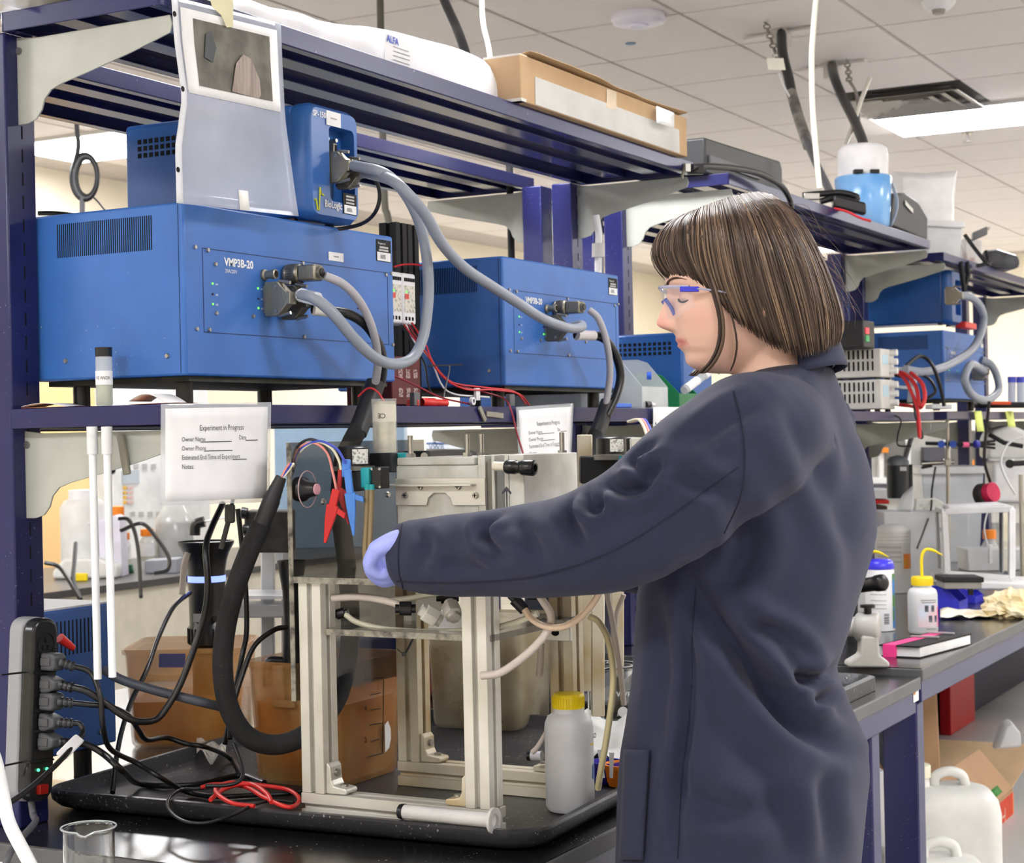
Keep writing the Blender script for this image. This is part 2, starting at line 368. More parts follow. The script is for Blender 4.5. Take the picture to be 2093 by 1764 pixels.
# ---------------------------------------------------------------- benches
BZ, BZ2 = .765, .782
def bench(lbl, x0, x1, y0, y1, z, legs):
    t = thing('lab_bench', lbl, 'bench', ((x0+x1)/2, (y0+y1)/2, 0), 'lab benches')
    MB().box((x0, y0, z-.03), (x1, y1, z-.0015)).obj('worktop', BENCHEDGE, t, bevel=.003)
    MB().box((x0+.002, y0+.002, z-.002), (x1-.002, y1-.002, z)).obj('worktop_surface', BENCHTOP, t)
    MB().box((x0+.03, y0+.012, z-.085), (x1-.005, y0+.05, z-.0305)).obj('front_rail', NAVY, t, bevel=.003)
    MB().box((x0+.03, y1-.05, z-.085), (x1-.005, y1-.012, z-.0305)).obj('rear_rail', NAVY, t, bevel=.003)
    for lx in legs:
        for ly in (y0+.02, y1-.1):
            l = MB().box((lx, ly, 0), (lx+.06, ly+.085, z-.085)).obj('leg', NAVY, t, bevel=.004)
    return t
bench('near black-topped lab bench with the test stand and tray on it', 1.885, 4.015, 1.1, 2.8, BZ, (1.93, 3.68))
b2 = bench('far black-topped lab bench with the balance and wash bottles on it', 4.03, 10.2, 1.1, 2.8, BZ2, (3.995+.05, 10.0))
p = at(1872, 1418, Y=1.111)
st = MB().obox(p, (.022, 0, 0), (0, 0, .018), (0, -.0006, 0)).obj('warning_sticker', WHITEPAP, b2)
MB().obox(p+V((-.014, -.001, .008)), (.006, 0, 0), (0, 0, .008), (0, -.0006, 0)).obj('sticker_mark', ORANGE, st)

# ---------------------------------------------------------------- shelf units
GLOSSNAVY = mat('navy_gloss_underside', (30, 31, 74), .2)
BRK = [(1.952, 1.985), (1.892, 1.978), (1.63, 1.978), (1.626, 1.964), (1.63, 1.952), (1.70, 1.933), (1.779, 1.915), (1.84, 1.902), (1.862, 1.895), (1.876, 1.882), (1.882, 1.866), (1.894, 1.853), (1.912, 1.848), (1.952, 1.848)]
YF, YP, YP2, YB = 1.624, 1.93, 2.07, 2.375
def shelf_board(name, x0, x1, y0, y1, zt, t, m=NAVY):
    MB().box((x0, y0, zt-.030), (x1, y0+.003, zt)).box((x0, y1-.003, zt-.03), (x1, y1, zt)).box((x0, y0+.003, zt-.03), (x0+.003, y1-.003, zt)).box((x1-.003, y0+.003, zt-.03), (x1, y1-.003, zt)).box((x0+.003, y0+.003, zt-.003), (x1-.003, y1-.003, zt)).obj(name, m, t, bevel=.0012)
    f = MB()
    for a, b in ((y0+.003, y0+.022), (y1-.022, y1-.003)):
        f.box((x0+.003, a, zt-.03), (x1-.003, b, zt-.027))
    n = 2
    for k in range(n):
        yc = y0+(y1-y0)*(k+1)/(n+1)
        f.box((x0+.003, yc-.022, zt-.022), (x1-.003, yc+.022, zt-.003)).box((x0+.003, yc-.034, zt-.006), (x1-.003, yc+.034, zt-.0031))
    f.obj('stiffener', GLOSSNAVY, t, bevel=.001)
def unit(lbl, x0, x1, zts, zbase, rear=True):
    t = thing('shelf_unit', lbl, 'shelf', ((x0+x1)/2, 2.0, zbase), 'navy shelf units on the benches')
    for px0 in (x0, x1-.064):
        for ya, yb in ((YP, YP+.055), (YP2-.055, YP2)):
            m = MB()
            m.box((px0, ya, zbase), (px0+.062, yb, zts[0]-.03)); po = m.obj('post', NAVY, t, bevel=.003)
            s = MB(); z = zbase+.05
            fy = ya if ya == YP else yb
            while z < zts[0]-.05:
                s.box((px0+.032, fy-.0006, z), (px0+.0345, fy+.0006, z+.02)); z += .036
            s.obj('slot_row', DARKGAP, po, smooth=0)
    for zt in zts:
        for y0, y1 in ((YF, YP+.003), (YP2-.003, YB)) if rear else ((YF, YP+.003),):
            shelf_board('shelf', x0-.002, x1, y0, y1, zt, t)
        for bx in (x0+.028, x1-.028):
            for sgn in (1, -1) if rear else (1,):
                poly = [(y if sgn > 0 else 4.0-y, z-1.985+zt-.031) for y, z in BRK]
                br = MB().prism(poly, (bx, 0, 0), (0, 1, 0), (0, 0, 1), .0035).obj('bracket', GREYM, t, smooth=0, bevel=.0008)
                if sgn > 0: MB().cyl((bx-.004, 1.925, zt-.055), (bx+.004, 1.925, zt-.055), .006, n=8).obj('bolt', STEEL, br)
    return t
unit('nearest tall navy steel shelf unit holding the two large blue instruments', 1.962, 3.965, (2.012, 1.406), BZ)
unit('middle navy steel shelf unit behind the head of the person', 4.205, 6.17, (2.016, 1.402), BZ2)
unit('farthest navy steel shelf unit at the right edge', 6.36, 8.35, (1.99, 1.405), BZ2)

# ---------------------------------------------------------------- booster instruments
def F(x, y, yf): return at(x, y, Y=yf-.0006)
SEAM = mat('seam_dark', (22, 42, 84), .6)
def booster(name, lbl, x0, x1, z0, z1, yf, dp, vents=True, front=None, grp='blue booster instruments', top=None):
    t = thing(name, lbl, 'instrument', ((x0+x1)/2, yf+dp/2, z0-.043), grp)
    MB().box((x0, yf, z0), (x1, yf+dp, z1)).obj('case', BLUE, t, bevel=.004)
    W, H = x1-x0, z1-z0
    pa = (x0+.075*W, z0+.255*H, x1-.035*W, z1-.255*H)      # inset panel
    if front:
        s = MB()
        for a, b in (((pa[0], pa[1]), (pa[2], pa[1])), ((pa[0], pa[3]), (pa[2], pa[3])), ((pa[0], pa[1]), (pa[0], pa[3])), ((pa[2], pa[1]), (pa[2], pa[3]))):
            s.box((min(a[0], b[0])-.0006, yf-.0004, min(a[1], b[1])-.0006), (max(a[0], b[0])+.0006, yf+.0004, max(a[1], b[1])+.0006))
        s.obj('panel_seam', SEAM, t, smooth=0)
        for sx, sz in ((pa[0]-.018, pa[3]), (pa[0]+.012, pa[3]-.002), (pa[2]-.006, pa[3]-.004), (pa[2]+.012, pa[3]), (pa[0]-.018, pa[1]+.004), (pa[0]+.012, pa[1]+.004), (pa[2]+.012, pa[1]), ((pa[0]+pa[2])/2, pa[3]-.003), ((pa[0]+pa[2])/2, pa[1]+.003), (pa[0]+.03, pa[1]+.03), (pa[0]+.21*W, pa[1]+.03), (pa[0]+.6*W, pa[1]+.034), (pa[0]+.03, pa[3]-.022)):
            MB().cyl((sx, yf+.001, sz), (sx, yf-.003, sz), .0036, .0028, n=10).obj('screw', STEEL, t)
        # lettering and print
        text(front[0], .017, (pa[0]+.052, yf-.0006, pa[3]-.022), (1,0,0), (0,0,1), WHITETXT, t, fat=.0006)
        text(front[1], .0085, (pa[0]+.053, yf-.0006, pa[3]-.033), (1,0,0), (0,0,1), WHITETXT, t)
        for lx in (pa[0]+.022, pa[0]+.20*W+.02, x1-.2*W):
            for q, zz in enumerate((.052, .068, .083)):
                if lx > x1-.3*W and q == 2: continue
                MB().cyl((lx, yf+.001, pa[3]-zz), (lx, yf-.0015, pa[3]-zz), .0018, n=8).obj('indicator', LED if q != 1 else mat('dark_led', (60, 20, 60), .4), t)
                text('on' if q == 0 else 'ok', .006, (lx+.007, yf-.0006, pa[3]-zz-.002), (1,0,0), (0,0,1), WHITETXT, t)
        # property sticker at the top right
        lbx = MB().box((x1-.055, yf-.0008, z1-.047), (x1-.008, yf, z1-.009)).obj('property_sticker', BLACKTXT, t, smooth=0)
        MB().box((x1-.053, yf-.0012, z1-.046), (x1-.010, yf-.0008, z1-.031)).obj('sticker_number_field', WHITEPAP, lbx, smooth=0)
        text('0005', .011, (x1-.044, yf-.0016, z1-.0425), (1,0,0), (0,0,1), BLACKTXT, lbx, sx=.8)
        text('Property of', .006, (x1-.05, yf-.0012, z1-.0175), (1,0,0), (0,0,1), WHITETXT, lbx, sx=.85)
        for q, (a, b) in enumerate(((.045, .017), (.047, .017))):
            MB().box((x1-a, yf-.0012, z1-.024-q*.005), (x1-b, yf-.0008, z1-.0205-q*.0052)).obj('print_line', mat('faint_print', (185, 185, 185), .7), lbx, smooth=0)
        # coaxial socket
        bx, bz = pa[0]+.262*W, z0+.63*H
        bn = MB().lathe((bx, yf, bz), [(.009, 0), (.009, .004), (.0065, .006), (.0065, .016), (.0078, .017), (.0078, .024), (.0055, .025), (.005, .015)], 14, (0, -1, 0)).obj('coaxial_socket', NICKEL, t)
    if vents:
        s = MB(); n = 46
        for k in range(n):
            y = yf+.06+k*(.19/n)*1.0
            s.box((x0-.0006, y, z1-.068), (x0+.0006, y+.0016, z1-.016))
        s.obj('vent_slots', DARKGAP, t, smooth=0)
        for y, z in ((yf+.035, z0+.03), (yf+.235, z0+.03)):
            MB().cyl((x0+.001, y, z), (x0-.003, y, z), .0045, .003, n=10).obj('screw', STEEL, t)
        s = MB().box((x0-.0005, yf+.0095, z0+.004), (x0+.0005, yf+.0105, z1-.004)); s.obj('cover_seam', SEAM, t, smooth=0)
    for fx in (x0+.05, x1-.05):
        for fy in (yf+.045, yf+dp-.05):
            MB().cyl((fx, fy, z0-.043), (fx, fy, z0), .0135, n=14).obj('foot', BLACKP, t)
    MB().box((x0+.02, yf+.012, z0-.008), (x1-.01, yf+dp-.01, z0-.0005)).obj('underplate', mat('underplate', (52, 50, 40), .6, col2=(25, 30, 25), scale=40), t)
    return t
v1 = booster('potentiostat_booster', 'large blue instrument at left carrying the smaller blue unit on top', 2.027, 2.606, 1.449, 1.707, 1.644, .30, True, ('VMP3B-20', '20A/20V'))
v2 = booster('potentiostat_booster', 'large blue instrument in the middle of the shelf behind the grey cable', 3.012, 3.555, 1.449, 1.706, 1.644, .40, True, ('VMP3B-20', '20A/20V'))
v3 = booster('potentiostat_booster', 'distant blue instrument under the smaller blue unit, with grey looped cable', 6.43, 7.06, 1.452, 1.708, 1.65, .72, True, ('VMP3B-20', '20A/20V'))
for q, tt in ((v1, (671, 514, 702, 536, 1.644)),):
    a, b = F(tt[0], tt[1], tt[4]), F(tt[2], tt[3], tt[4])
    st = MB().box((a.x, a.y-.0005, b.z), (b.x, a.y, a.z)).obj('paper_label', WHITEPAP, q, smooth=0)
    MB().box(((a.x*2+b.x)/3, a.y-.0008, (a.z+b.z)/2-.001), ((a.x+b.x*2)/3, a.y-.0005, (a.z+b.z)/2+.0015)).obj('print_line', mat('grey_line', (160, 160, 162), .8), st, smooth=0)

# blue box at the back of the bench, seen beside the power strip
bb = thing('bench_instrument', 'blue slotted instrument on the bench behind the power strip', 'instrument', (2.15, 2.32, BZ), 'blue booster instruments')
MB().box((1.93, 2.115, .815), (2.392, 2.5, 1.065)).obj('case', mat('instrument_blue_dark', (40, 84, 150), .45), bb, bevel=.004)
MB().box((1.94, 2.12, 1.0651), (2.388, 2.49, 1.068)).obj('top_cover', mat('grey_cover', (196, 196, 200), .5), bb)
s = MB()
for k in range(40):
    x = 1.96+k*.0098
    s.box((x, 2.1144, .985), (x+.003, 2.1156, 1.045))
s.obj('vent_slots', DARKGAP, bb, smooth=0)
for x in (1.99, 2.33):
    MB().cyl((x, 2.14, BZ), (x, 2.14, .815), .016, n=14).obj('foot', BLACKP, bb); MB().cyl((x, 2.45, BZ), (x, 2.45, .815), .016, n=14).obj('foot', BLACKP, bb)
MB().cyl((2.35, 2.116, .84), (2.35, 2.112, .84), .005, n=10).obj('screw', STEEL, bb)

# ---------------------------------------------------------------- small potentiostat (rounded tower with a recessed port bay)
def tower(lbl, x0, x1, yf, y1, z0, z1, detail=True):
    t = thing('potentiostat', lbl, 'instrument', ((x0+x1)/2, (yf+y1)/2, z0-.008), 'blue potentiostat towers')
    h = z1-z0; wd = x1-x0
    body = MB().box((x0, yf+.035, z0), (x1, y1, z1)).obj('case', BLUE2, t, bevel=.008, seg=3)
    # moulded front with a real recess
    o = rrect(x0-.001, z0-.004, x1+.001, z1+.003, .022, 5)
    bx0, bx1, bz0, bz1 = x0+.40*wd, x1-.09*wd, z0+.16*h, z1-.16*h
    i_ = rrect(bx0, bz0, bx1, bz1, .010, 5)
    n = len(o); vs = []; m = MB()
    o2 = rrect(x0+.008, z0+.004, x1-.006, z1-.005, .016, 5)
    for lst, y in ((o, yf+.036), (o, yf+.012), (o2, yf), (i_, yf+.001), (i_, yf+.028)):
        vs += [(a, y, b) for a, b in lst]
    fs = [(k*n+q, k*n+(q+1) % n, (k+1)*n+(q+1) % n, (k+1)*n+q) for k in range(4) for q in range(n)] + [tuple(range(4*n, 5*n))]
    m.add(vs, fs); m.obj('front_moulding', BLUE2, t, smooth=50)
    for fx in (x0+.02, x1-.02):
        for fy in (yf+.05, y1-.05): MB().cyl((fx, fy, z0-.008), (fx, fy, z0), .009, n=10).obj('foot', BLACKP, t)
    s = MB()
    for r in range(3):
        for k in range(12):
            y = y1-.03-k*.0125
            s.box((x0-.0006, y-.008, z1-.035-r*.012), (x0+.0006, y, z1-.027-r*.012))
    s.obj('vent_holes', DARKGAP, t, smooth=0)
    if detail:
        text('SP-150e', .0135, (x0+.012, yf-.0004, z1-.02), (1,0,0), (0,0,1), WHITETXT, t, fat=.0004)
        text('BioLogic', .0165, (x0+.040, yf-.0006, z0+.018), (1,0,0), (0,0,1), WHITETXT, t, fat=.0004, sx=.9)
        lg = [(0, 0), (.006, .002), (.011, -.016), (.016, -.016), (.021, .022), (.025, .012), (.034, .010)]
        MB().tube([(x0+.010+a*.8, yf-.001, z0+.026+b) for a, b in lg], .0016, 6).obj('wave_logo', mat('logo_lime', (200, 200, 50), .5), t)
        st = MB().box((x1-.052, yf-.001, z0+.012), (x1-.012, yf, z0+.047)).obj('property_sticker', BLACKTXT, t, smooth=0)
        MB().box((x1-.05, yf-.0014, z0+.013), (x1-.014, yf-.001, z0+.027)).obj('sticker_number_field', WHITEPAP, st, smooth=0)
        text('0006', .010, (x1-.043, yf-.0018, z0+.016), (1,0,0), (0,0,1), BLACKTXT, st, sx=.8)
        for q in range(3): MB().box((x1-.044, yf-.0014, z0+.0295+q*.0055), (x1-.020, yf-.001, z0+.0325+q*.0055)).obj('print_line', mat('faint_print', (185, 185, 185), .7), st, smooth=0)
        pl = MB().box((x0+.05, yf-.001, z1-.03), (x0+.092, yf, z1-.006)).obj('paper_label', WHITEPAP, t, smooth=0)
        MB().box((x0+.062, yf-.0014, z1-.0185), (x0+.08, yf-.001, z1-.0165)).obj('print_line', mat('grey_line', (160, 160, 162), .8), pl, smooth=0)
        for k in range(2):
            px0 = bx0+.012+k*.024
            so = MB().box((px0, yf+.016, z0+.56*h), (px0+.011, yf+.028, z0+.72*h)).obj('d_socket', NICKEL, t, bevel=.002)
            MB().box((px0+.002, yf+.0155, z0+.58*h), (px0+.009, yf+.0165, z0+.70*h)).obj('pin_field', DARKGAP, so)
            for zz in (.54, .74): MB().cyl((px0+.0055, yf+.028, z0+zz*h), (px0+.0055, yf+.014, z0+zz*h), .0035, n=6).obj('jack_post', STEEL, so)
    return t
sp1 = tower('small blue potentiostat standing on the left large blue instrument', 2.335, 2.482, 1.63, 2.02, 1.717, 1.902)
tower('distant small blue potentiostat under the farthest shelf', 6.60, 6.76, 1.66, 2.35, 1.745, 1.945, False)
# ---------------------------------------------------------------- tray on the bench
ang = .05; TO = V((2.118, 1.122, BZ)); TU = V((math.cos(ang), math.sin(ang), 0)); TV = V((-math.sin(ang), math.cos(ang), 0))
TL, TD, TZ = .93, .885, .776          # length, depth, floor height
def ring(inset, z, r): return [TO+TU*a+TV*b+V((0, 0, z-BZ)) for a, b in rrect(inset, inset, TL-inset, TD-inset, r, 6)]
m = MB(); n = 28
for i, (ins, z, r) in enumerate(((.03, BZ+.001, .05), (.012, BZ+.006, .05), (.002, .781, .055), (.0, .795, .055), (.003, .7985, .055), (.012, .7985, .045), (.016, .794, .042), (.028, TZ+.003, .035), (.034, TZ, .03))):
    m.v += [tuple(p) for p in ring(ins, z, r)]
k = len(m.v)//n
m.f += [(j*n+q, j*n+(q+1) % n, (j+1)*n+(q+1) % n, (j+1)*n+q) for j in range(k-1) for q in range(n)] + [tuple(range((k-1)*n, k*n)), tuple(range(n))[::-1]]
tag(m.obj('spill_tray', TRAYM, smooth=40), 'wide black plastic spill tray with rounded rim under the test stand', 'tray')

# ---------------------------------------------------------------- aluminium test stand
XN, XFAR, YR, YL = 2.148, 2.42, 1.212, 1.497
def slot_poly(w=.04, s=.0085, d=.009):
    h = w/2; q = s/2; P = []
    side = [(-h, -h), (-q, -h), (-q, -h+d), (q, -h+d), (q, -h)]
    for k in range(4):
        c, sn = math.cos(k*math.pi/2), math.sin(k*math.pi/2)
        P += [(x*c-y*sn, x*sn+y*c) for x, y in side]
    return P
def extr(name, a, b, u, v, m, parent):
    """slotted extrusion from a to b; u, v span its section"""
    a, b = V(a), V(b); return MB().prism(slot_poly(), (a+b)/2, u, v, (b-a).length).obj(name, m, parent, smooth=0, bevel=.0006, seg=1)
ts = thing('test_stand', 'aluminium extrusion test stand with smoked acrylic plates and clear cell', 'test stand', (2.3, 1.37, TZ))
pz0, pz1 = TZ+.041, 1.134
for x, y, mm in ((XN, YL, ALU), (XN, YR, ALU), (XFAR, YL, ALUOLD), (XFAR, YR, ALUOLD)):
    extr('post', (x+.02, y+.02, pz0), (x+.02, y+.02, pz1), (1,0,0), (0,1,0), mm, ts)
for x, mm in ((XN, ALU), (XFAR, ALUOLD)):
    extr('base_beam', (x+.02, YR-.004, TZ+.0205), (x+.02, YL+.042, TZ+.0205), (1,0,0), (0,0,-1), mm, ts)
def corner(x, y, dirn, mm):
    P = [(0, 0), (.034, 0), (.038, .004), (.036, .009), (.014, .012), (.010, .02), (.009, .04), (.004, .046), (0, .046)]
    c = MB().prism([(a*dirn, b) for a, b in P], (x+.02, y, pz0), (0, 1, 0), (0, 0, 1), .03).obj('corner_bracket', mm, ts, smooth=0, bevel=.002)
    MB().cyl((x+.02, y+dirn*.009, pz0+.03), (x+.02, y+dirn*.014, pz0+.03), .006, n=10).obj('bolt', STEEL, c)
    MB().cyl((x+.02, y+dirn*.024, pz0+.009), (x+.02, y+dirn*.024, pz0+.014), .006, n=10).obj('bolt', STEEL, c)
corner(XN, YL, -1, ALU); corner(XN, YR+.04, 1, ALUOLD); corner(XFAR, YL, -1, ALUOLD); corner(XFAR, YR+.04, 1, ALUOLD)
MB().box((XN-.008, YR-.012, 1.134), (XFAR+.06, YL+.042, 1.1435)).obj('top_plate', ACRY, ts)
e = MB().box((XN-.0095, YR-.012, 1.1342), (XN-.008, YL+.042, 1.1433)).obj('plate_edge', ACRYEDGE, ts)
MB().box((XN+.012, YR+.0, 1.055), (XFAR+.03, YL+.002, 1.0645)).obj('lower_plate', ACRY, ts)
MB().box((XN+.0105, YR+.0, 1.0552), (XN+.012, YL+.002, 1.0643)).obj('plate_edge', ACRYEDGE, ts)
MB().box((XN-.004, 1.5415, .955), (2.53, 1.549, 1.346)).obj('side_panel', ACRY, ts)
MB().box((XN-.006, 1.5413, .955), (XN-.004, 1.5492, 1.346)).obj('panel_edge', ACRYEDGE, ts)
# clear electrolyser cell standing on the top plate
CELLM = mat('cell_polycarbonate', (206, 206, 198), .3, alpha=.86, col2=(176, 174, 162), scale=20)
CELLP = mat('cell_end_plate', (208, 208, 200), .35, .1, col2=(180, 178, 168), scale=15)
cz0, cz1 = 1.1445, 1.319
cell = thing('electrolyser_cell', 'clear plastic cell with metal bracket on the test stand', 'cell', (2.34, 1.33, cz0))
MB().box((2.265, 1.285, cz0), (2.44, 1.432, cz1-.012)).obj('cell_body', CELLM, cell, bevel=.003)
MB().box((2.262, 1.29, cz1-.012), (2.44, 1.428, cz1)).obj('cell_lid', CELLM, cell, bevel=.002)
ys = [1.285, 1.272, 1.262, 1.256, 1.240, 1.232, 1.206]
for q in range(6):
    mm = [CELLP, ALUD, CELLP, mat('gasket_grey', (120, 120, 118), .7), CELLP, CELLP][q]
    MB().box((2.262+(.004 if q in (1, 3) else 0), ys[q+1]+.0004, cz0), (2.44-(.004 if q in (1, 3) else 0), ys[q]-.0004, cz1+.002-(.01 if q in (1, 3) else 0))).obj('end_plate', mm, cell, bevel=.001)
# angle bracket
MB().box((2.245, 1.288, cz1-.044), (2.2645, 1.448, cz1-.0405)).obj('bracket_flange', ALU, cell, bevel=.001)
hp = [(1.272, -.085), (1.272, -.044), (1.43, -.044), (1.43, -.085), (1.375, -.085), (1.372, -.074), (1.362, -.066), (1.342, -.066), (1.332, -.074), (1.329, -.085)]
br = MB().prism([(a, b+.012) for a, b in hp], (2.262, 0, cz1), (0, 1, 0), (0, 0, 1), .004).obj('bracket_plate', ALU, cell, smooth=0, bevel=.0006)
for y, z in ((1.385, -.045), (1.318, -.045), (1.412, -.058), (1.288, -.058)):
    sc = MB().cyl((2.262, y, cz1+z), (2.256, y, cz1+z), .0055, .0045, n=12).obj('screw', STEEL, br)
    MB().box((2.2555, y-.0032, cz1+z-.0006), (2.2562, y+.0032, cz1+z+.0006)).box((2.2555, y-.0006, cz1+z-.0032), (2.2562, y+.0006, cz1+z+.0032)).obj('screw_cross', DARKGAP, sc, smooth=0)
for y, x in ((1.42, 2.29), (1.318, 2.29), (1.305, 2.31), (1.222, 2.42)):
    MB().cyl((x, y, cz1-.02), (x, y, cz1+.034), .0042, n=10).obj('threaded_pin', STEEL, cell)
    MB().cyl((x, y, cz1), (x, y, cz1+.006), .008, n=6).obj('pin_nut', STEEL, cell)
for y, s_ in ((1.266, 1.0),):
    MB().prism([(-.001, -.03), (.001, -.03), (.001, .006), (.007, 0), (.008, .003), (.0, .012), (-.008, .003), (-.007, 0), (-.001, .006)], (2.2612, 1.236, 1.262), (0, -1, 0), (0, 0, 1), .0004).obj('arrow_mark', GREYTXT, cell, smooth=0)
text('A', .022, (2.2609, 1.268, 1.205), (0, -1, 0), (0, 0, 1), GREYTXT, cell, name='marker_letter')
# black quick-connect on the cell with red lead
qc = thing('quick_connector', 'black barrel connector sticking out of the cell end plate', 'connector', at(1065, 975, X=2.24))
a, b = at(1034, 954, X=2.235), at(1094, 957, X=2.235)
u = (b-a).normalized(); L = (b-a).length
MB().lathe(a, [(0, 0), (.009, 0), (.0105, .003), (.0105, L*.34), (.009, L*.37), (.009, L*.52), (.0112, L*.56), (.0118, L*.6), (.0118, L*.95), (.0095, L), (.006, L), (.006, L-.006), (0, L-.006)], 20, u).obj('barrel', mat('connector_black', (24, 24, 25), .3, col2=(60, 60, 56), lo=.2, hi=.4), qc)
MB().cyl(a-u*.02, a+u*.002, .007, n=12).obj('nipple', mat('nipple_cream', (226, 220, 200), .4), qc)
# geared pump motors behind the cell
pm = thing('pump_motor', 'tall cylindrical gear motor in a clear sleeve above the stand', 'motor', (2.36, 1.5, 1.30), 'pump motors')
c = at(787, 925, X=2.37); zt = at(787, 815, X=2.37).z; rr = .0205
MB().cyl((c.x, c.y, c.z), (c.x, c.y, zt-.004), rr-.002, n=28).obj('motor_can', mat('motor_steel', (168, 164, 146), .35, .5, col2=(210, 205, 180), scale=30), pm)
MB().lathe((c.x, c.y, c.z-.004), [(rr, 0), (rr, zt-c.z+.004), (rr-.0015, zt-c.z+.004)], 28).obj('clear_sleeve', CLEAR, pm)
lb = MB().lathe((c.x, c.y, c.z+.05), [(rr-.0014, 0), (rr-.0014, .028)], 40).obj('maker_label', mat('label_cream', (222, 214, 190), .6), pm)
text('CE', .011, V((c.x, c.y, c.z+.063))-V(FW)*rr+V(RT)*.004, -V(RT), (0, 0, -1), BLACKTXT, pm)
MB().obox((c.x, c.y, c.z-.016), (.03, .004, 0), (0, .026, 0), (0, 0, .0155)).obj('gearbox', BLACKM, pm, bevel=.002)
MB().obox(at(822, 937, X=2.37), (.004, 0, 0), (0, .010, 0), (0, 0, .009)).obj('teal_block', TEAL, pm, bevel=.001)
MB().tube(spl([(c.x, c.y, zt-.004), (c.x-.004, c.y+.01, zt+.012), (c.x, c.y+.03, zt+.018), (c.x, c.y+.05, zt+.005)], 6), .0016, 6).obj('red_lead', REDW, pm)
pe = thing('encoder_motor', 'short black drum motor with white rating label on the stand', 'motor', at(722, 952, X=2.3), 'pump motors')
c = at(722, 952, X=2.3); zt = at(722, 912, X=2.3).z
MB().lathe((c.x, c.y, c.z), [(0, 0), (.026, 0), (.026, zt-c.z-.003), (.022, zt-c.z), (0, zt-c.z)], 32).obj('drum', BLACKP, pe)
th = [math.atan2(-RT[1]*.0-FW[1], -FW[0])+q for q in (.0,)][0]
lbm = MB(); nn = 12
for q in range(nn+1):
    t_ = th+(.05+1.15*q/nn); lbm.v += [(c.x+.0264*math.cos(t_), c.y+.0264*math.sin(t_), c.z+.003), (c.x+.0264*math.cos(t_), c.y+.0264*math.sin(t_), zt-.005)]
lbm.f = [(2*q, 2*q+2, 2*q+3, 2*q+1) for q in range(nn)]
lbm.obj('rating_label', mat('label_print', (228, 228, 222), .6, col2=(150, 150, 146), scale=260, lo=.40, hi=.48), pe)
MB().obox((c.x, c.y, c.z-.004), (.03, 0, 0), (0, .022, 0), (0, 0, .0035)).obj('mount_plate', STEEL, pe)
MB().obox((c.x, c.y, c.z-.024), (.026, 0, 0), (0, .024, 0), (0, 0, .0155)).obj('drive_block', BLACKM, pe, bevel=.002)
ph = thing('tubing_pump', 'teal and black pump head above two brown tubes', 'pump head', at(757, 1000, X=2.19), 'pump heads')
a = at(745, 977, X=2.2); b = at(769, 977, X=2.2)
MB().obox(a+V((.012, 0, 0)), (.012, 0, 0), (0, .0078, 0), (0, 0, .0155)).obj('teal_housing', TEAL, ph, bevel=.002)
pb = MB().obox(b+V((.012, 0, 0)), (.012, 0, 0), (0, .0088, 0), (0, 0, .0165)).obj('black_cover', BLACKP, ph, bevel=.0015)
for dy in (-1, 1):
    for dz in (-1, 1): MB().cyl(b+V((.0, dy*.0068, dz*.0135)), b+V((-.002, dy*.0068, dz*.0135)), .002, n=8).obj('corner_screw', STEEL, pb)
for k, x in enumerate((751, 760)):
    tz = at(x, 1172, X=2.2)
    MB().tube(spl([at(x, 993, X=2.2), at(x-2, 1060, X=2.2), at(x-5+k, 1130, X=2.2), tz], 6), .0042, 8).obj('drop_tube', mat('brown_tube', (160, 140, 105), .35, alpha=.85), ph)
    MB().cyl(at(x, 990, X=2.2), at(x, 1001, X=2.2), .0052, n=10).obj('tube_collar', TEAL, ph)
# round feed-through on the side panel
g = thing('panel_fan', 'small black round fitting with pink disc on the side panel edge', 'fitting', at(625, 1000, X=2.18))
c = at(615, 1000, X=2.17); 
MB().lathe(c+V((0, .006, 0)), [(.0, 0), (.019, 0), (.019, .012), (.014, .018), (.010, .034), (0, .034)], 20, (0, -1, 0)).obj('hub', BLACKP, g)
MB().lathe(c+V((0, -.0285, 0)), [(0, 0), (.0085, 0), (.0085, .002), (0, .002)], 18, (0, -1, 0)).obj('pink_disc', mat('pink_disc', (225, 170, 180), .5), g)
MB().tube([c+V((.024*math.cos(t*.3), -.012, .028*math.sin(t*.3))) for t in range(22)], .0009, 5, cap=False).obj('wire_ring', mat('ring_pink', (190, 160, 160), .4), g)
# screws and hardware on the side panel
for k, (x, y) in enumerate(((792, 1011), (660, 1025), (790, 905))):
    tag(MB().lathe(at(x, y, Y=1.541), [(.0, .004), (.004, .0035), (.0055, 0)], 10, (0, -1, 0)).obj('panel_screw', STEEL), ('steel screw on the smoked panel right of the brown tubes', 'small steel screw low on the smoked panel by the red clip', 'steel screw at the top of the smoked panel behind the teal block')[k], 'screw')
hb = thing('hinge_bracket', 'black hinge bracket with screws left of the cell lid', 'bracket', at(850, 945, X=2.45))
MB().obox(at(853, 936, X=2.47), (.006, 0, 0), (0, .022, 0), (0, 0, .012)).obj('plate', BLACKM, hb, bevel=.002)
for x in (843, 867): MB().cyl(at(x, 932, X=2.463), at(x, 932, X=2.457), .006, n=10).obj('screw', STEEL, hb)

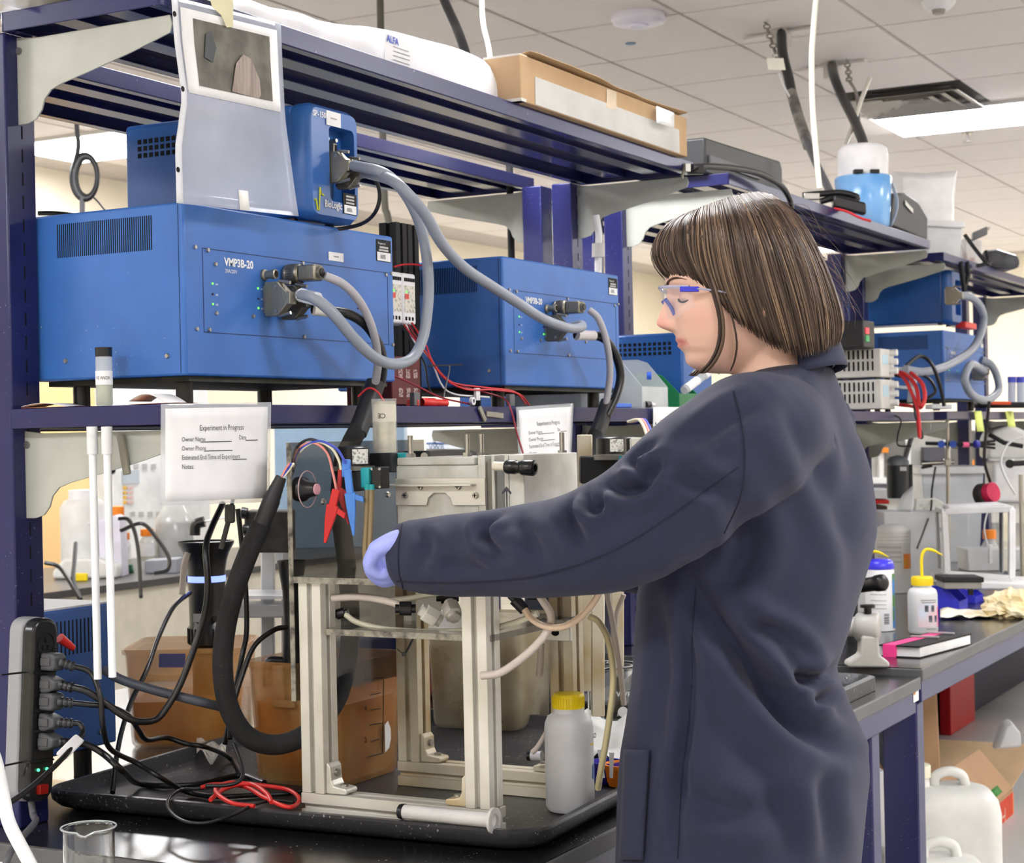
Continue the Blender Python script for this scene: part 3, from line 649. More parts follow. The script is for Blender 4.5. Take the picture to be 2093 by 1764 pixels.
# ---------------------------------------------------------------- tubing and fittings under the stand
def hose(lbl, pts, r, m, X=None, name='tube', cat='tube', grp=None, ends=None, n=8):
    P = [at(p[0], p[1], X=p[2] if len(p) > 2 else X) for p in pts]
    return tag(MB().tube(spl(P, 8), r, n).obj(name, m), lbl, cat, grp)
hose('short milky tube with open end under the acrylic top', [(680, 1223), (720, 1220), (760, 1223), (800, 1231), (822, 1240)], .0058, TUBEM, 2.175)
hose('long ivory tube curving across the lower acrylic plate', [(706, 1256), (730, 1272), (780, 1285), (850, 1291), (930, 1291), (1000, 1286), (1060, 1270), (1100, 1254)], .0046, TUBEW, 2.20)
hose('ivory tube running up from the white fittings', [(800, 1226), (840, 1222), (880, 1215), (920, 1210)], .0042, TUBEW, 2.22)
hose('milky tube with cut end crossing the right post', [(984, 1381), (1020, 1376), (1058, 1352), (1095, 1320), (1122, 1285), (1125, 1255), (1112, 1232), (1103, 1218)], .0058, TUBEM, 2.12)
hose('beige tube looping below the sleeve from black fitting', [(1072, 1246), (1090, 1268), (1120, 1282), (1155, 1280), (1190, 1258), (1215, 1228), (1232, 1195), (1240, 1170)], .0048, mat('beige_tube', (205, 180, 155), .35), 2.11)
hose('long pale tube falling beside the capped bottle to the tray', [(1204, 1260, 2.3), (1222, 1270, 2.3), (1240, 1300, 2.28), (1251, 1350, 2.27), (1253, 1400, 2.26), (1247, 1460, 2.26), (1238, 1520, 2.27), (1229, 1570, 2.28), (1222, 1612, 2.3)], .0048, mat('yellowed_tube', (205, 192, 150), .35), None)
hose('pale tube dropping into the glass beaker', [(1240, 1212, 2.45), (1252, 1270, 2.45), (1262, 1330, 2.46), (1270, 1390, 2.47), (1275, 1440, 2.48)], .0046, TUBEM, None)
hose('second pale tube behind the beaker rim', [(1275, 1215, 2.55), (1262, 1250, 2.55), (1256, 1300, 2.55), (1258, 1345, 2.56)], .0045, TUBEM, None)
hose('short milky stub hanging under the acrylic plate at right', [(1106, 1316), (1105, 1345), (1102, 1382)], .0056, TUBEM, 2.4)
hose('clear short tube slanting to the tray floor beside bottle', [(1140, 1440, 2.36), (1120, 1490, 2.36), (1100, 1525, 2.36), (1088, 1538, 2.36)], .0042, TUBEM, None)
FITW = mat('white_fitting', (232, 230, 222), .4)
def fitting(lbl, c, ax, r, L, m, nuts=6):
    t = thing('tube_fitting', lbl, 'fitting', c-V((0, 0, r)), 'tube fittings under the stand'); ax = V(ax).normalized()
    MB().cyl(c-ax*L*.5, c+ax*L*.5, r, n=nuts).obj('hex_nut', m, t, smooth=20, bevel=.001)
    MB().cyl(c-ax*L*.85, c+ax*L*.85, r*.62, n=14).obj('stem', m, t)
    return t
fitting('left white hexagonal tube fitting on the lower plate', at(880, 1258, X=2.19), (.5, -.6, -.5), .0145, .021, FITW)
fitting('right white hexagonal tube fitting on the lower plate', at(924, 1248, X=2.21), (.5, .5, .5), .0145, .021, FITW)
fitting('black knurled tube nut left of the white fittings', at(829, 1244, X=2.175), RT, .0105, .018, BLACKP, 18)
fitting('black tube fitting at the start of the ivory tube', at(697, 1254, X=2.2), (.3, -.8, .2), .008, .014, BLACKP, 12)
fitting('black barbed elbow fitting under the sleeve at right', at(1062, 1236, X=2.14), RT*.7-UP*.7, .0085, .022, BLACKP, 12)
fitting('black valve body under the sleeve beside the elbow fitting', at(1100, 1212, X=2.2), RT, .011, .03, BLACKP, 12)
fitting('black fitting half hidden under the sleeve near the right post', at(915, 1222, X=2.25), RT, .009, .02, BLACKP, 14)
t = thing('pump_valve', 'white round diaphragm valve behind the hexagonal fittings', 'valve', at(870, 1260, X=2.3))
MB().lathe(at(880, 1232, X=2.3), [(0, 0), (.006, 0), (.006, .003), (.012, .003), (.012, .006), (.018, .006), (.02, .02), (0, .02)], 24, -FW).obj('valve_disc', FITW, t)
MB().cyl(at(838, 1222, X=2.3), at(838, 1275, X=2.3), .01, n=14).obj('valve_stem', FITW, t)
t = thing('cable_tie', 'black cable tie hanging below the lower acrylic plate', 'cable tie', at(830, 1340, X=2.25))
MB().tube([at(845, 1304, X=2.25), at(836, 1322, X=2.25), at(827, 1338, X=2.25)], .0016, 6).obj('strap', BLACKP, t)
MB().obox(at(826, 1337, X=2.25), RT*.0035, UP*.0028, FW*.0025).obj('lock_head', BLACKP, t)
MB().tube(spl([at(826, 1337, X=2.25), at(818, 1332, X=2.25), at(812, 1327, X=2.25)], 4), .0009, 5).obj('tail', BLACKP, t)
# clamp plate with black knob hole on far right post
t = thing('post_clamp', 'small flat aluminium plate with dark hole on the far right post', 'plate', at(1135, 1310, X=2.40))
MB().obox(at(1137, 1288, X=2.405), (.004, 0, 0), (0, .026, 0), (0, 0, .017)).obj('plate', ALU, t, bevel=.002)
MB().cyl(at(1135, 1291, X=2.401), at(1135, 1291, X=2.3985), .007, n=14).obj('hole', DARKGAP, t)
# ---------------------------------------------------------------- clips and lead wires at the panel
def clip(lbl, top, mid, tip, m, X, w=.010):
    a, b, c = at(*top, X=X), at(*mid, X=X), at(*tip, X=X)
    t = thing('crocodile_clip', lbl, 'clip', c, 'crocodile clips at the stand')
    d = (b-a).normalized(); s = d.cross(V(FW)).normalized(); n_ = V(FW)
    MB().obox((a+b)/2, s*w*.42, d*((b-a).length/2), n_*w*.42).obj('boot', m, t, bevel=.002)
    e = (c-b); vs = []
    for p, k in ((b-d*.002, 1), (b+e*.35, .8), (c, .22)):
        vs += [p+s*w*.62*k-n_*w*.5*k, p+s*w*.62*k+n_*w*.5*k, p-s*w*.62*k+n_*w*.5*k, p-s*w*.62*k-n_*w*.5*k]
    MB().add(vs, [(3, 2, 1, 0), (8, 9, 10, 11)]+[(q*4+i, q*4+(i+1) % 4, q*4+4+(i+1) % 4, q*4+4+i) for q in (0, 1) for i in range(4)]).obj('jaw', m, t, bevel=.0012)
    MB().obox(b+e*.12+s*w*.95, s*w*.5+d*.003, d*.0045, n_*w*.4).obj('lever', m, t, bevel=.001)
    return t
clip('large red crocodile clip hanging by the stand', (688, 1000), (680, 1035), (664, 1110), RED, 2.17, .0150)
clip('slim red crocodile clip beside the large red one', (696, 958), (693, 1000), (712, 1072), mat('red_plastic_dull', (190, 50, 50), .5), 2.19, .0085)
clip('blue crocodile clip hanging right of the red clips', (710, 960), (716, 1010), (723, 1095), CLIPBLUE, 2.18, .0135)
MB_l = thing('banana_plug', 'square blue plug above the blue crocodile clip', 'plug', at(709, 960, X=2.185))
MB().obox(at(708, 957, X=2.187), V(RT)*.0065, V(UP)*.0135, V(FW)*.006).obj('plug_body', CLIPBLUE, MB_l, bevel=.002)
lw = [((597, 960), (610, 918), (640, 905), (668, 925), (680, 965), (688, 1002), mat('pink_wire', (235, 150, 140), .4), 'pink lead wire arching over the panel to the red clip'),
      ((597, 970), (612, 925), (645, 903), (676, 915), (692, 940), (697, 960), mat('cream_wire', (228, 222, 195), .4), 'cream marker sleeve and wire arching to the slim red clip'),
      ((596, 965), (614, 920), (650, 902), (685, 915), (700, 935), (706, 948), mat('blue_wire', (60, 80, 190), .4), 'blue lead wire arching over the panel to the blue plug'),
      ((594, 955), (606, 915), (632, 898), (660, 908), (676, 935), (680, 960), BLACKP, 'black lead wire arching with the coloured leads')]
for *ps, m_, lb_ in lw:
    tag(MB().tube(spl([at(p[0], p[1], X=2.165+.003*k) for k, p in enumerate(ps)], 6), .0021, 6).obj('lead_wire', m_), lb_, 'wire', 'lead wires over the panel')

# ---------------------------------------------------------------- amber tubs
AMB = mat('amber_tub', (222, 178, 110), .16, alpha=.40, col2=(205, 135, 60), scale=9)
AMBL = mat('amber_liquid', (232, 165, 30), .1, alpha=.72, col2=(205, 120, 20), scale=5)
AMB2 = mat('brown_tub', (200, 160, 105), .18, alpha=.50, col2=(180, 115, 55), scale=9)
AMB2L = mat('brown_liquid', (196, 118, 40), .12, alpha=.78, scale=5, col2=(170, 88, 24))
TUBG = mat('grey_tub', (190, 182, 160), .2, alpha=.55, col2=(160, 145, 110), scale=8)
TUBGL = mat('grey_residue', (150, 120, 80), .2, alpha=.7)
def tub(name, lbl, c, ux, uy, wx, wy, h, z, m, ml, fill, taper=.93):
    """square food tub: tapered double wall with rolled rim, handle lug, liquid"""
    c = V(c); t = thing(name, lbl, 'tub', (c.x, c.y, z), 'square bath tubs')
    def rg(k, zz, r=.022, ins=0): return [c+V(ux)*a+V(uy)*b+V((0, 0, zz-c.z)) for a, b in rrect(-wx*k/2+ins, -wy*k/2+ins, wx*k/2-ins, wy*k/2-ins, r, 4)]
    n = 20; m_ = MB(); rows = [rg(taper*.96, z+.0005), rg(taper, z+.008), rg(1, z+h-.012), rg(1.05, z+h-.010), rg(1.055, z+h), rg(1.02, z+h), rg(.985, z+h-.012), rg(taper, z+.012, .02, .004), rg(taper*.95, z+.005, .02, .004)]
    for r_ in rows: m_.v += [tuple(p) for p in r_]
    k = len(rows)
    m_.f = [(j*n+q, j*n+(q+1) % n, (j+1)*n+(q+1) % n, (j+1)*n+q) for j in range(k-1) for q in range(n)] + [tuple(range(n))[::-1], tuple(range((k-1)*n, k*n))]
    m_.obj('wall', m, t, smooth=45)
    if fill:
        f = MB(); kk = taper+(1-taper)*fill
        for r_ in (rg(taper*.94, z+.007, .02, .0045), rg(taper, z+.016, .02, .0055), rg(kk, z+h*fill, .02, .0065)): f.v += [tuple(p) for p in r_]
        f.f = [(j*n+q, j*n+(q+1) % n, (j+1)*n+(q+1) % n, (j+1)*n+q) for j in range(2) for q in range(n)] + [tuple(range(n))[::-1], tuple(range(2*n, 3*n))]
        f.obj('liquid', ml, t, smooth=45)
    return t
E1, E2 = V((1, 0, 0)), V((0, 1, 0))
def rot(v, a): return V((v.x*math.cos(a)-v.y*math.sin(a), v.x*math.sin(a)+v.y*math.cos(a), 0))
# left tub behind, standing at the rear of the tray
c1 = V((2.70, 2.19, 0)); a1 = YAW
t1 = tub('bath_tub', 'left amber tub of orange liquid behind the braided loop', c1, rot(E1, a1), rot(E2, a1), .215, .225, .19, BZ+.0005, AMB, AMBL, .46)
pp = at(352, 1352, X=2.57)
MB().obox(at(352, 1350, D=3.30), V(RT)*.025, V(UP)*.013, V(FW)*.001).obj('blue_label', mat('tub_label', (90, 95, 150), .6, alpha=.8), t1)
MB().obox(at(335, 1385, D=3.305), V(RT)*.034, V(UP)*.007, V(FW)*.008).obj('handle_lug', AMB, t1, bevel=.003)
c2 = V((2.445, 1.695, 0)); a2 = 0.0
t2 = tub('bath_tub', 'brown tub in the tray behind the left post of the stand', c2, E1, E2, .205, .19, .205, TZ, AMB2, AMB2L, .66)
MB().obox(at(580, 1438, X=2.338), (.004, 0, 0), (0, .022, 0), (0, 0, .007)).obj('handle_lug', AMB2, t2, bevel=.003)
g = MB()                                                   # printed litre scale
def gp(x, y): return at(x, y, Y=1.5965)
for (p, q) in (((738, 1391), (784, 1385)), ((756, 1421), (778, 1416)), ((758, 1452), (778, 1448)), ((756, 1482), (780, 1478)), ((758, 1516), (776, 1510)), ((750, 1548), (780, 1540)), ((784, 1385), (782, 1540))):
    g.tube([gp(*p), gp(*q)], .0009, 4)
g.obj('litre_scale', BLACKTXT, t2)
text('6L', .014, gp(745, 1393), E1, (0, 0, 1), BLACKTXT, t2); text('4', .014, gp(745, 1455), E1, (0, 0, 1), BLACKTXT, t2); text('2', .014, gp(745, 1519), E1, (0, 0, 1), BLACKTXT, t2)
MB().prism([(-.008, -.026), (.004, -.02), (.010, -.006), (.010, .012), (.002, .026), (-.008, .02)], gp(792, 1505), E1, (0, 0, 1), .0008).obj('white_sticker', WHITEPAP, t2, smooth=0)
t3 = tub('bath_tub', 'greyish cloudy tub standing behind the test stand', V((3.03, 1.70, 0)), rot(E1, .1), rot(E2, .1), .2, .2, .215, TZ, TUBG, TUBGL, .16)

# ---------------------------------------------------------------- immersion circulators
def circ(lbl, c, r, z0, z1, lit=True, tilt=0):
    t = thing('immersion_circulator', lbl, 'circulator', (c[0], c[1], z0), 'black immersion circulators')
    h = z1-z0; q = []
    MB().lathe((c[0], c[1], z1), [(0, -.004), (r*1.15, -.004), (r*1.24, -.001), (r*1.22, -.006), (r*1.02, -.022), (r*.9, -.038), (r*.84, -.055), (r*.82, -.068)], 32).obj('head', BLACKP, t)
    MB().lathe((c[0], c[1], z1-.068), [(r*.83, 0), (r*.83, -.012)], 32).obj('light_ring', mat('ring_light', (120, 140, 255), .4, emit=1.6 if lit else 0, ecol=(120, 140, 255)), t)
    MB().lathe((c[0], c[1], z1-.08), [(r*.82, 0), (r*.80, -.05), (r*.8, -.085), (r*.86, -.088), (r*.86, -.122), (r*.72, -.126)], 32).obj('neck', BLACKP, t)
    rb = MB()
    for k in range(26):
        a = 2*math.pi*k/26; rb.cyl((c[0]+r*.87*math.cos(a), c[1]+r*.87*math.sin(a), z1-.12-.08), (c[0]+r*.87*math.cos(a), c[1]+r*.87*math.sin(a), z1-.09-.08), .0015, n=5)
    rb.obj('knurl_ring', BLACKM, t)
    MB().lathe((c[0], c[1], z0), [(0, 0), (r*.66, 0), (r*.66, .01), (r*.68, .012), (r*.7, h-.2)], 28).obj('immersed_barrel', mat('barrel_dark', (60, 45, 32), .4), t)
    MB().tube([(c[0]-r*.4, c[1]-r*.7, z1-.15), (c[0]-r*.5, c[1]-r*.85, z1-.15)], .006, 8).obj('cord_gland', BLACKP, t)
    s = V((c[0], c[1], z1-.148))-V(FW)*r*.815-V(RT)*r*.30
    MB().obox(s+V(FW)*.0015, V(RT)*.008, V((0, 0, .008)), V(FW)*.0015).obj('rating_plate', mat('plate_grey', (165, 168, 172), .5), t)
    return t
p = at(421, 1105, D=3.40)
circ('black immersion circulator with glowing blue ring in the left tub', (p.x, p.y), .0445, BZ+.02, p.z)
# second circulator, slimmer, in the brown tub
p = at(596, 1160, X=2.40); t = thing('immersion_circulator', 'slim black stained circulator in the brown tub beside the panel', 'circulator', (p.x, p.y, TZ+.03), 'black immersion circulators')
MB().lathe((p.x, p.y, p.z), [(0, -.002), (.019, 0), (.0245, .012), (.0245, .008), (.021, -.01), (.0165, -.04), (.0155, -.08), (.017, -.12), (.0185, -.16), (.0185, -.20)], 28).obj('body', mat('circulator_stained', (26, 26, 28), .4, col2=(60, 58, 54), lo=.25, hi=.42, scale=60), t)
MB().lathe((p.x, p.y, p.z-.3), [(0, 0), (.0165, 0), (.0165, .1)], 24).obj('immersed_barrel', mat('barrel_dark', (60, 45, 32), .4), t)
MB().tube(spl([V((p.x, p.y, p.z-.16)), V((p.x, p.y, p.z-.158))-V(RT)*.03, V((p.x, p.y, p.z-.16))-V(RT)*.042, V((p.x, p.y, p.z-.178))-V(RT)*.045, V((p.x, p.y, p.z-.2))-V(RT)*.045], 5), .008, 8).obj('clamp_arm', BLACKP, t)

# ---------------------------------------------------------------- small things on the tray and bench
def bottle(name, lbl, c, r, h, neck, capr, caph, body, capm, fill=None, grp=None, capname='cap', ribs=True):
    t = thing(name, lbl, 'bottle', c, grp); x, y, z = c; sh = h-caph
    MB().lathe(c, [(0, .001), (r*.9, .001), (r, .008), (r, sh*.80), (r*.97, sh*.86), (r*.86, sh*.92), (neck, sh*.955), (neck, sh+caph*.3)], 36).obj('body', body, t, smooth=50)
    MB().lathe((x, y, z+sh), [(neck, 0), (capr, 0), (capr, caph*.85), (capr*.9, caph), (0, caph)], 36).obj(capname, capm, t)
    if ribs:
        rb = MB()
        for k in range(36):
            a = 2*math.pi*k/36; rb.cyl((x+capr*math.cos(a), y+capr*math.sin(a), z+sh+.002), (x+capr*math.cos(a), y+capr*math.sin(a), z+sh+caph*.8), .0009, n=4)
        rb.obj(capname+'_ribs', capm, t)
    if fill: MB().lathe(c, [(0, .003), (r*.9, .003), (r*.96, .01), (r*.965, sh*fill), (0, sh*fill)], 32).obj('liquid', fill_m, t, smooth=50)
    return t
fill_m = mat('clear_liquid', (205, 205, 210), .1, alpha=.5)
bc = at(1166, 1655, Z=TZ+.0005)
bt = bottle('sample_bottle', 'translucent bottle with yellow screw cap at the tray corner', tuple(bc), .0375, .178, .0235, .0245, .022, mat('hdpe_translucent', (226, 226, 230), .35, alpha=.88), YELLOW, None)
q = V((bc.x, bc.y, bc.z))+V(RT)*.0345-V(FW)*.0165
text('Iso', .017, q+V((0, 0, .110))-V(RT)*.002, V(RT)*.45+V(FW)*.89, (0, 0, 1), BLACKTXT, bt)
MB().obox(q+V((0, 0, .103)), (V(RT)*.45+V(FW)*.89)*.006, (0, 0, .0012), V(FW)*.0003).obj('yellow_underline', YELLOW, bt)
MB().prism([(0, -.008), (.006, -.012), (.006, .014), (.001, .008)], q+V((0, 0, .06)), V(RT)*.45+V(FW)*.89, (0, 0, 1), .0005).obj('blue_emblem', mat('emblem_blue', (60, 110, 190), .5), bt, smooth=0)
# syringe lying on the tray rim
a, b = at(818, 1668, X=2.122), at(1012, 1688, X=2.122); a.z = b.z = .8095
sy = thing('syringe', 'clear plastic syringe barrel with black plunger lying on the tray rim', 'syringe', (a+b)/2-V((0, 0, .009)))
d = (b-a).normalized(); L = (b-a).length
MB().lathe(a, [(.0105, .004), (.0105, L-.004), (.0185, L-.004), (.0185, L), (.0095, L)], 24, d).obj('barrel', mat('syringe_white', (232, 230, 230), .25, alpha=.8), sy)
MB().lathe(a, [(0, 0), (.0105, 0), (.0112, .003), (.0112, .008), (0, .008)], 24, d).obj('plunger_seal', BLACKP, sy)
# beaker in the foreground
bk = at(183, 1795, Z=BZ+.0005); r = .0335
def beaker(lbl, c, r, h, marks=None, fill=None):
    t = thing('beaker', lbl, 'beaker', c, 'glass beakers'); m = MB(); n = 40
    prof = [(r*.2, .002), (r*.9, .002), (r, .008), (r, h*.9), (r*1.01, h*.955), (r*1.09, h)]
    vs = []
    for rr, hh in prof:
        for k in range(n):
            th = 2*math.pi*k/n; s = max(0, 1-abs(((th-SPOUT+math.pi) % (2*math.pi))-math.pi)/.34); lift = s*s*(3-2*s) if hh > h*.85 else 0
            f = (hh-h*.85)/(h*.15)
            vs.append((c[0]+(rr+lift*f*r*.28)*math.cos(th), c[1]+(rr+lift*f*r*.28)*math.sin(th), c[2]+hh-lift*f*h*.05))
    m.add(vs, [(j*n+k, j*n+(k+1) % n, (j+1)*n+(k+1) % n, (j+1)*n+k) for j in range(len(prof)-1) for k in range(n)]+[tuple(range(n))[::-1]])
    m.obj('glass_wall', GLASS, t, solid=.0016)
    MB().tube([V(vs[(len(prof)-1)*n+k]) for k in list(range(n))+[0]], .0013, 6, cap=False).obj('rim', mat('glass_rim', (230, 235, 238), .05, alpha=.55), t)
    return t
SPOUT = math.atan2(-FW[1]+.1*RT[1], -FW[0]+.1*RT[0])
beaker('empty glass beaker with pouring lip at the bottom left corner', tuple(bk), r, at(183, 1690, D=(np.array(bk)-CAM) @ FW).z-bk.z)
SPOUT = math.atan2(-FW[1]-.6*RT[1], -FW[0]-.6*RT[0])
bk2 = at(1252, 1480, Z=TZ+.001)
k2 = beaker('stained glass beaker with white print behind the capped bottle', tuple(bk2), .048, .118)
q = V(bk2)-V(FW)*.049+V((0, 0, .062))+V(RT)*.006
text('VWR', .013, q, V(RT), (0, 0, 1), WHITETXT, k2, fat=.0003)
MB().lathe(q+V((0, 0, -.03))+V(RT)*.012, [(0, 0), (.010, 0), (.010, .0006), (0, .0006)], 20, -FW).obj('white_oval', WHITETXT, k2)
# little cups
def cup(lbl, c, r, h, m):
    t = thing('measuring_cup', lbl, 'cup', c, 'small plastic cups')
    MB().lathe(c, [(0, .001), (r*.78, .001), (r*.82, .006), (r*.95, h*.8), (r*1.02, h*.82), (r*1.04, h), (r*.94, h), (r*.9, h*.8), (r*.74, .006), (0, .006)], 32).obj('bowl', m, t)
    rb = MB()
    for k in range(26):
        a = 2*math.pi*k/26; rb.cyl((c[0]+r*.83*math.cos(a), c[1]+r*.83*math.sin(a), c[2]+.006), (c[0]+r*.95*math.cos(a), c[1]+r*.95*math.sin(a), c[2]+h*.78), .0012, n=4)
    rb.obj('ribs', m, t); return t
cup('small orange plastic cup beside the coat at the tray edge', tuple(at(1273, 1606, Z=TZ+.001)), .029, .036, ORANGE)
cup('small dark blue plastic cup behind the orange cup', tuple(at(1238, 1600, Z=TZ+.001)), .027, .036, mat('cup_blue', (48, 40, 150), .4))
t = thing('plastic_spoon', 'white plastic spoon standing in the dark blue cup', 'spoon', at(1232, 1590, X=2.4), 'white plastic spoons')
MB().tube([at(1233, 1590, X=2.40), at(1229, 1560, X=2.40), at(1226, 1532, X=2.40)], [.003, .003, .0045], 8, flat=.4).obj('handle', WHITEP, t)
t = thing('plastic_spoon', 'white plastic spoon handle behind the orange cup', 'spoon', at(1250, 1585, X=2.44), 'white plastic spoons')
MB().tube([at(1249, 1590, X=2.44), at(1250, 1560, X=2.44), at(1250, 1538, X=2.44)], [.003, .0036, .0048], 8, flat=.4).obj('handle', WHITEP, t)
t = thing('vial', 'small clear vial with black cap lying behind the bottle', 'vial', at(1092, 1552, X=2.40))
a, b = at(1080, 1545, X=2.40), at(1108, 1545, X=2.40)
MB().cyl(a+(b-a)*.25, b, .0075, n=16).obj('glass', mat('vial_white', (210, 210, 215), .3), t); MB().cyl(a, a+(b-a)*.25, .0082, n=16).obj('cap', BLACKP, t)
pw = MB()
P0 = at(1180, 1562, Z=TZ+.002)
def crump(u, v):
    p = at(1178+u*130, 1475+v*75+(-8 if u < .2 else 0), Z=TZ+.018); return p+V((0, 0, .02*noise.noise(V((u*4, v*4, 1.3)))+.012*(1-v)))
pw.grid(crump, 18, 12)
tag(pw.obj('plastic_bag', mat('crumpled_bag', (222, 222, 220), .35, bump=.5, bscale=60)), 'crumpled whitish plastic bag behind the small cups', 'bag')
cbk = at(885, 1424, Z=BZ)
tag(MB().obox(cbk+V((0, 0, .046)), V(RT)*.03, (0, 0, .045), V(FW)*.03).obj('copper_block', mat('copper_brown', (120, 60, 45), .6, col2=(150, 80, 55)), bevel=.014), 'reddish brown clay block behind the rear left post', 'block')
fl = MB()
def film(u, v):
    p = at(402+u*60, 1520+v*32+10*math.sin(u*3), Z=TZ+.012); return p+V((0, 0, .018*noise.noise(V((u*3, v*3, 5)))+.01))
fl.grid(film, 14, 8)
tag(fl.obj('torn_film', mat('torn_film', (180, 178, 172), .25, alpha=.7, bump=.6, bscale=80)), 'scrap of torn clear film beside the braided loop', 'film')
# ---------------------------------------------------------------- cable connectors on the instruments
def dhood(parent, c, m=NICKEL, s=1.0):
    """metal D-shaped hood seated on a front panel at c, cable leaving towards the aisle"""
    P = [(.004, -.027), (.004, .027), (.026, .027), (.03, .0255), (.046, .010), (.053, .0095), (.053, -.0095), (.046, -.010), (.03, -.0255), (.026, -.027)]
    h = MB().prism([(a*s, b*s) for a, b in P], c, (0, -1, 0), (0, 0, 1), .017*s).obj('connector_hood', m, parent, smooth=0, bevel=.0012)
    MB().prism([(0, -.022*s), (0, .022*s), (.005*s, .022*s), (.005*s, -.022*s)], c, (0, -1, 0), (0, 0, 1), .012*s).obj('shell', STEEL, h)
    for b in (.0285, -.0265):
        MB().cyl(V(c)+V((0, -.026*s, b*s)), V(c)+V((0, -.048*s, b*s*.86)), .0028*s, n=8).obj('thumb_screw', STEEL, h)
    for a in (.0085, .012, .0155):
        MB().box((c[0]-.0092*s, c[1]-a*s-.0008, c[2]-.02*s), (c[0]+.0092*s, c[1]-a*s+.0008, c[2]+.02*s)).obj('rib', m, h)
    for b in (.019, -.019): MB().cyl((c[0]-.0085*s, c[1]-.026*s, c[2]+b*s), (c[0]-.0096*s, c[1]-.026*s, c[2]+b*s), .0028*s, n=10).obj('hood_screw', STEEL, h)
    return h
def round_conn(parent, c, s=1.0):
    """knurled round connector with a square back shell"""
    k = MB().lathe(c, [(0, 0), (.0145*s, 0), (.0165*s, .003), (.0165*s, .006), (.0158*s, .007), (.0158*s, .02), (.0168*s, .022), (.0168*s, .027), (.014*s, .03)], 28, (0, -1, 0)).obj('coupling_ring', NICKEL, parent)
    rb = MB()
    for q in range(28):
        a = 2*math.pi*q/28; rb.cyl(V(c)+V((.0162*s*math.cos(a), -.008*s, .0162*s*math.sin(a))), V(c)+V((.0162*s*math.cos(a), -.019*s, .0162*s*math.sin(a))), .0009*s, n=4)
    rb.obj('knurling', NICKEL, k)
    MB().obox(V(c)+V((0, -.046*s, 0)), (.0125*s, 0, 0), (0, .017*s, 0), (0, 0, .0128*s)).obj('back_shell', NICKEL, parent, bevel=.003)
    MB().cyl(V(c)+V((0, -.060*s, 0)), V(c)+V((0, -.068*s, 0)), .0095*s, n=18).obj('cable_gland', NICKEL, parent)
    MB().cyl(V(c)+V((0, -.066*s, 0)), V(c)+V((0, -.0695*s, 0)), .007*s, n=14).obj('gland_seal', BLACKP, parent)
def cable(name, lbl, pts, r, m, n=10, k=8, cat='cable', grp=None, base=None):
    """pts: (px, py, Y) measured positions"""
    P = [at(p[0], p[1], Y=p[2]) if len(p) == 3 else V(p[:3]) for p in pts]
    lo = min(P, key=lambda q: q.z)
    t = thing(name, lbl, cat, lo, grp); MB().tube(spl(P, k), r, n).obj('cable_jacket', m, t); return t, P
PORT = (2.262, 2.262)
h1 = F(543, 613, 1.644); h2 = h1+V((.045, 0, -.003))
sA = V((2.405, 1.645, 1.803)); sB = V((2.437, 1.645, 1.796))
g1, P = cable('instrument_cable', 'thick grey cable looping from the small potentiostat to the left instrument', [(611, 603, 1.588), (640, 608, 1.555), (680, 640, 1.53), (722, 690, 1.515), (765, 730, 1.505), (805, 744, 1.50), (842, 732, 1.50), (864, 692, 1.50), (873, 640, 1.50), (876, 585, 1.50), (872, 525, 1.50), (860, 465, 1.50), (838, 413, 1.505), (808, 372, 1.515), (775, 350, 1.53), tuple(sA+V((0, -.054, 0)))+(0,)], .0092, GREYCAB, grp='grey instrument cables')
dhood(g1, h1); dhood(g1, sA, s=.95)
L0, L1 = at(614, 603, Y=1.586), at(650, 612, Y=1.55)
sl = MB().cyl(L0, L1, .0108, n=20).obj('label_sleeve', WHITEP, g1)
ud = (L0-L1).normalized(); un = ud.cross(-V(FW)).normalized()
text('43/2019', .0085, L1*.86+L0*.14-V(FW)*.0113+V((0, 0, .001)), ud, un if un.z < 0 else -un, GREYTXT, sl)
g2, P = cable('instrument_cable', 'thick grey cable from the small potentiostat down to the middle instrument', [tuple(sB+V((0, -.054, 0)))+(0,), (800, 368, 1.50), (835, 398, 1.47), (870, 440, 1.46), (905, 500, 1.46), (950, 548, 1.47), (1005, 585, 1.48), (1060, 620, 1.49), (1110, 652, 1.50), (1160, 670, 1.51), (1186, 670, 1.525), (1188, 664, 1.55), (1170, 668, 1.58)], .0096, GREYCAB, grp='grey instrument cables')
h3 = F(1116, 672, 1.644); dhood(g2, h3, mat('dark_nickel', (110, 106, 96), .45, .7)); dhood(g2, sB, s=.95)
g3, P = cable('instrument_cable', 'light grey cable falling from the round connector at left', [(664, 564, 1.572), (700, 580, 1.555), (732, 612, 1.545), (755, 655, 1.545), (768, 700, 1.55), (772, 745, 1.565), (766, 790, 1.585)], .0070, GREYCAB2, grp='grey instrument cables')
round_conn(g3, F(586, 562, 1.644))
g4, P = cable('instrument_cable', 'black cable with white collar leaving the second connector at left', [(640, 632, 1.585), (680, 636, 1.57), (715, 643, 1.56), (748, 665, 1.56), (772, 700, 1.565), (782, 735, 1.575), (780, 775, 1.585), (770, 800, 1.59)], .0082, CORD, grp='grey instrument cables')
dhood(g4, h2, mat('dark_nickel', (110, 106, 96), .45, .7))
MB().cyl(at(640, 632, Y=1.585), at(676, 636, Y=1.57), .0098, n=18).obj('white_collar', mat('collar_cream', (228, 226, 216), .5), g4)
g5, P = cable('instrument_cable', 'light grey cable falling from the round connector in the middle', [(1204, 633, 1.575), (1222, 650, 1.56), (1236, 685, 1.555), (1245, 730, 1.555), (1246, 775, 1.56), (1238, 830, 1.575)], .0072, GREYCAB2, grp='grey instrument cables')
round_conn(g5, F(1134, 631, 1.644))
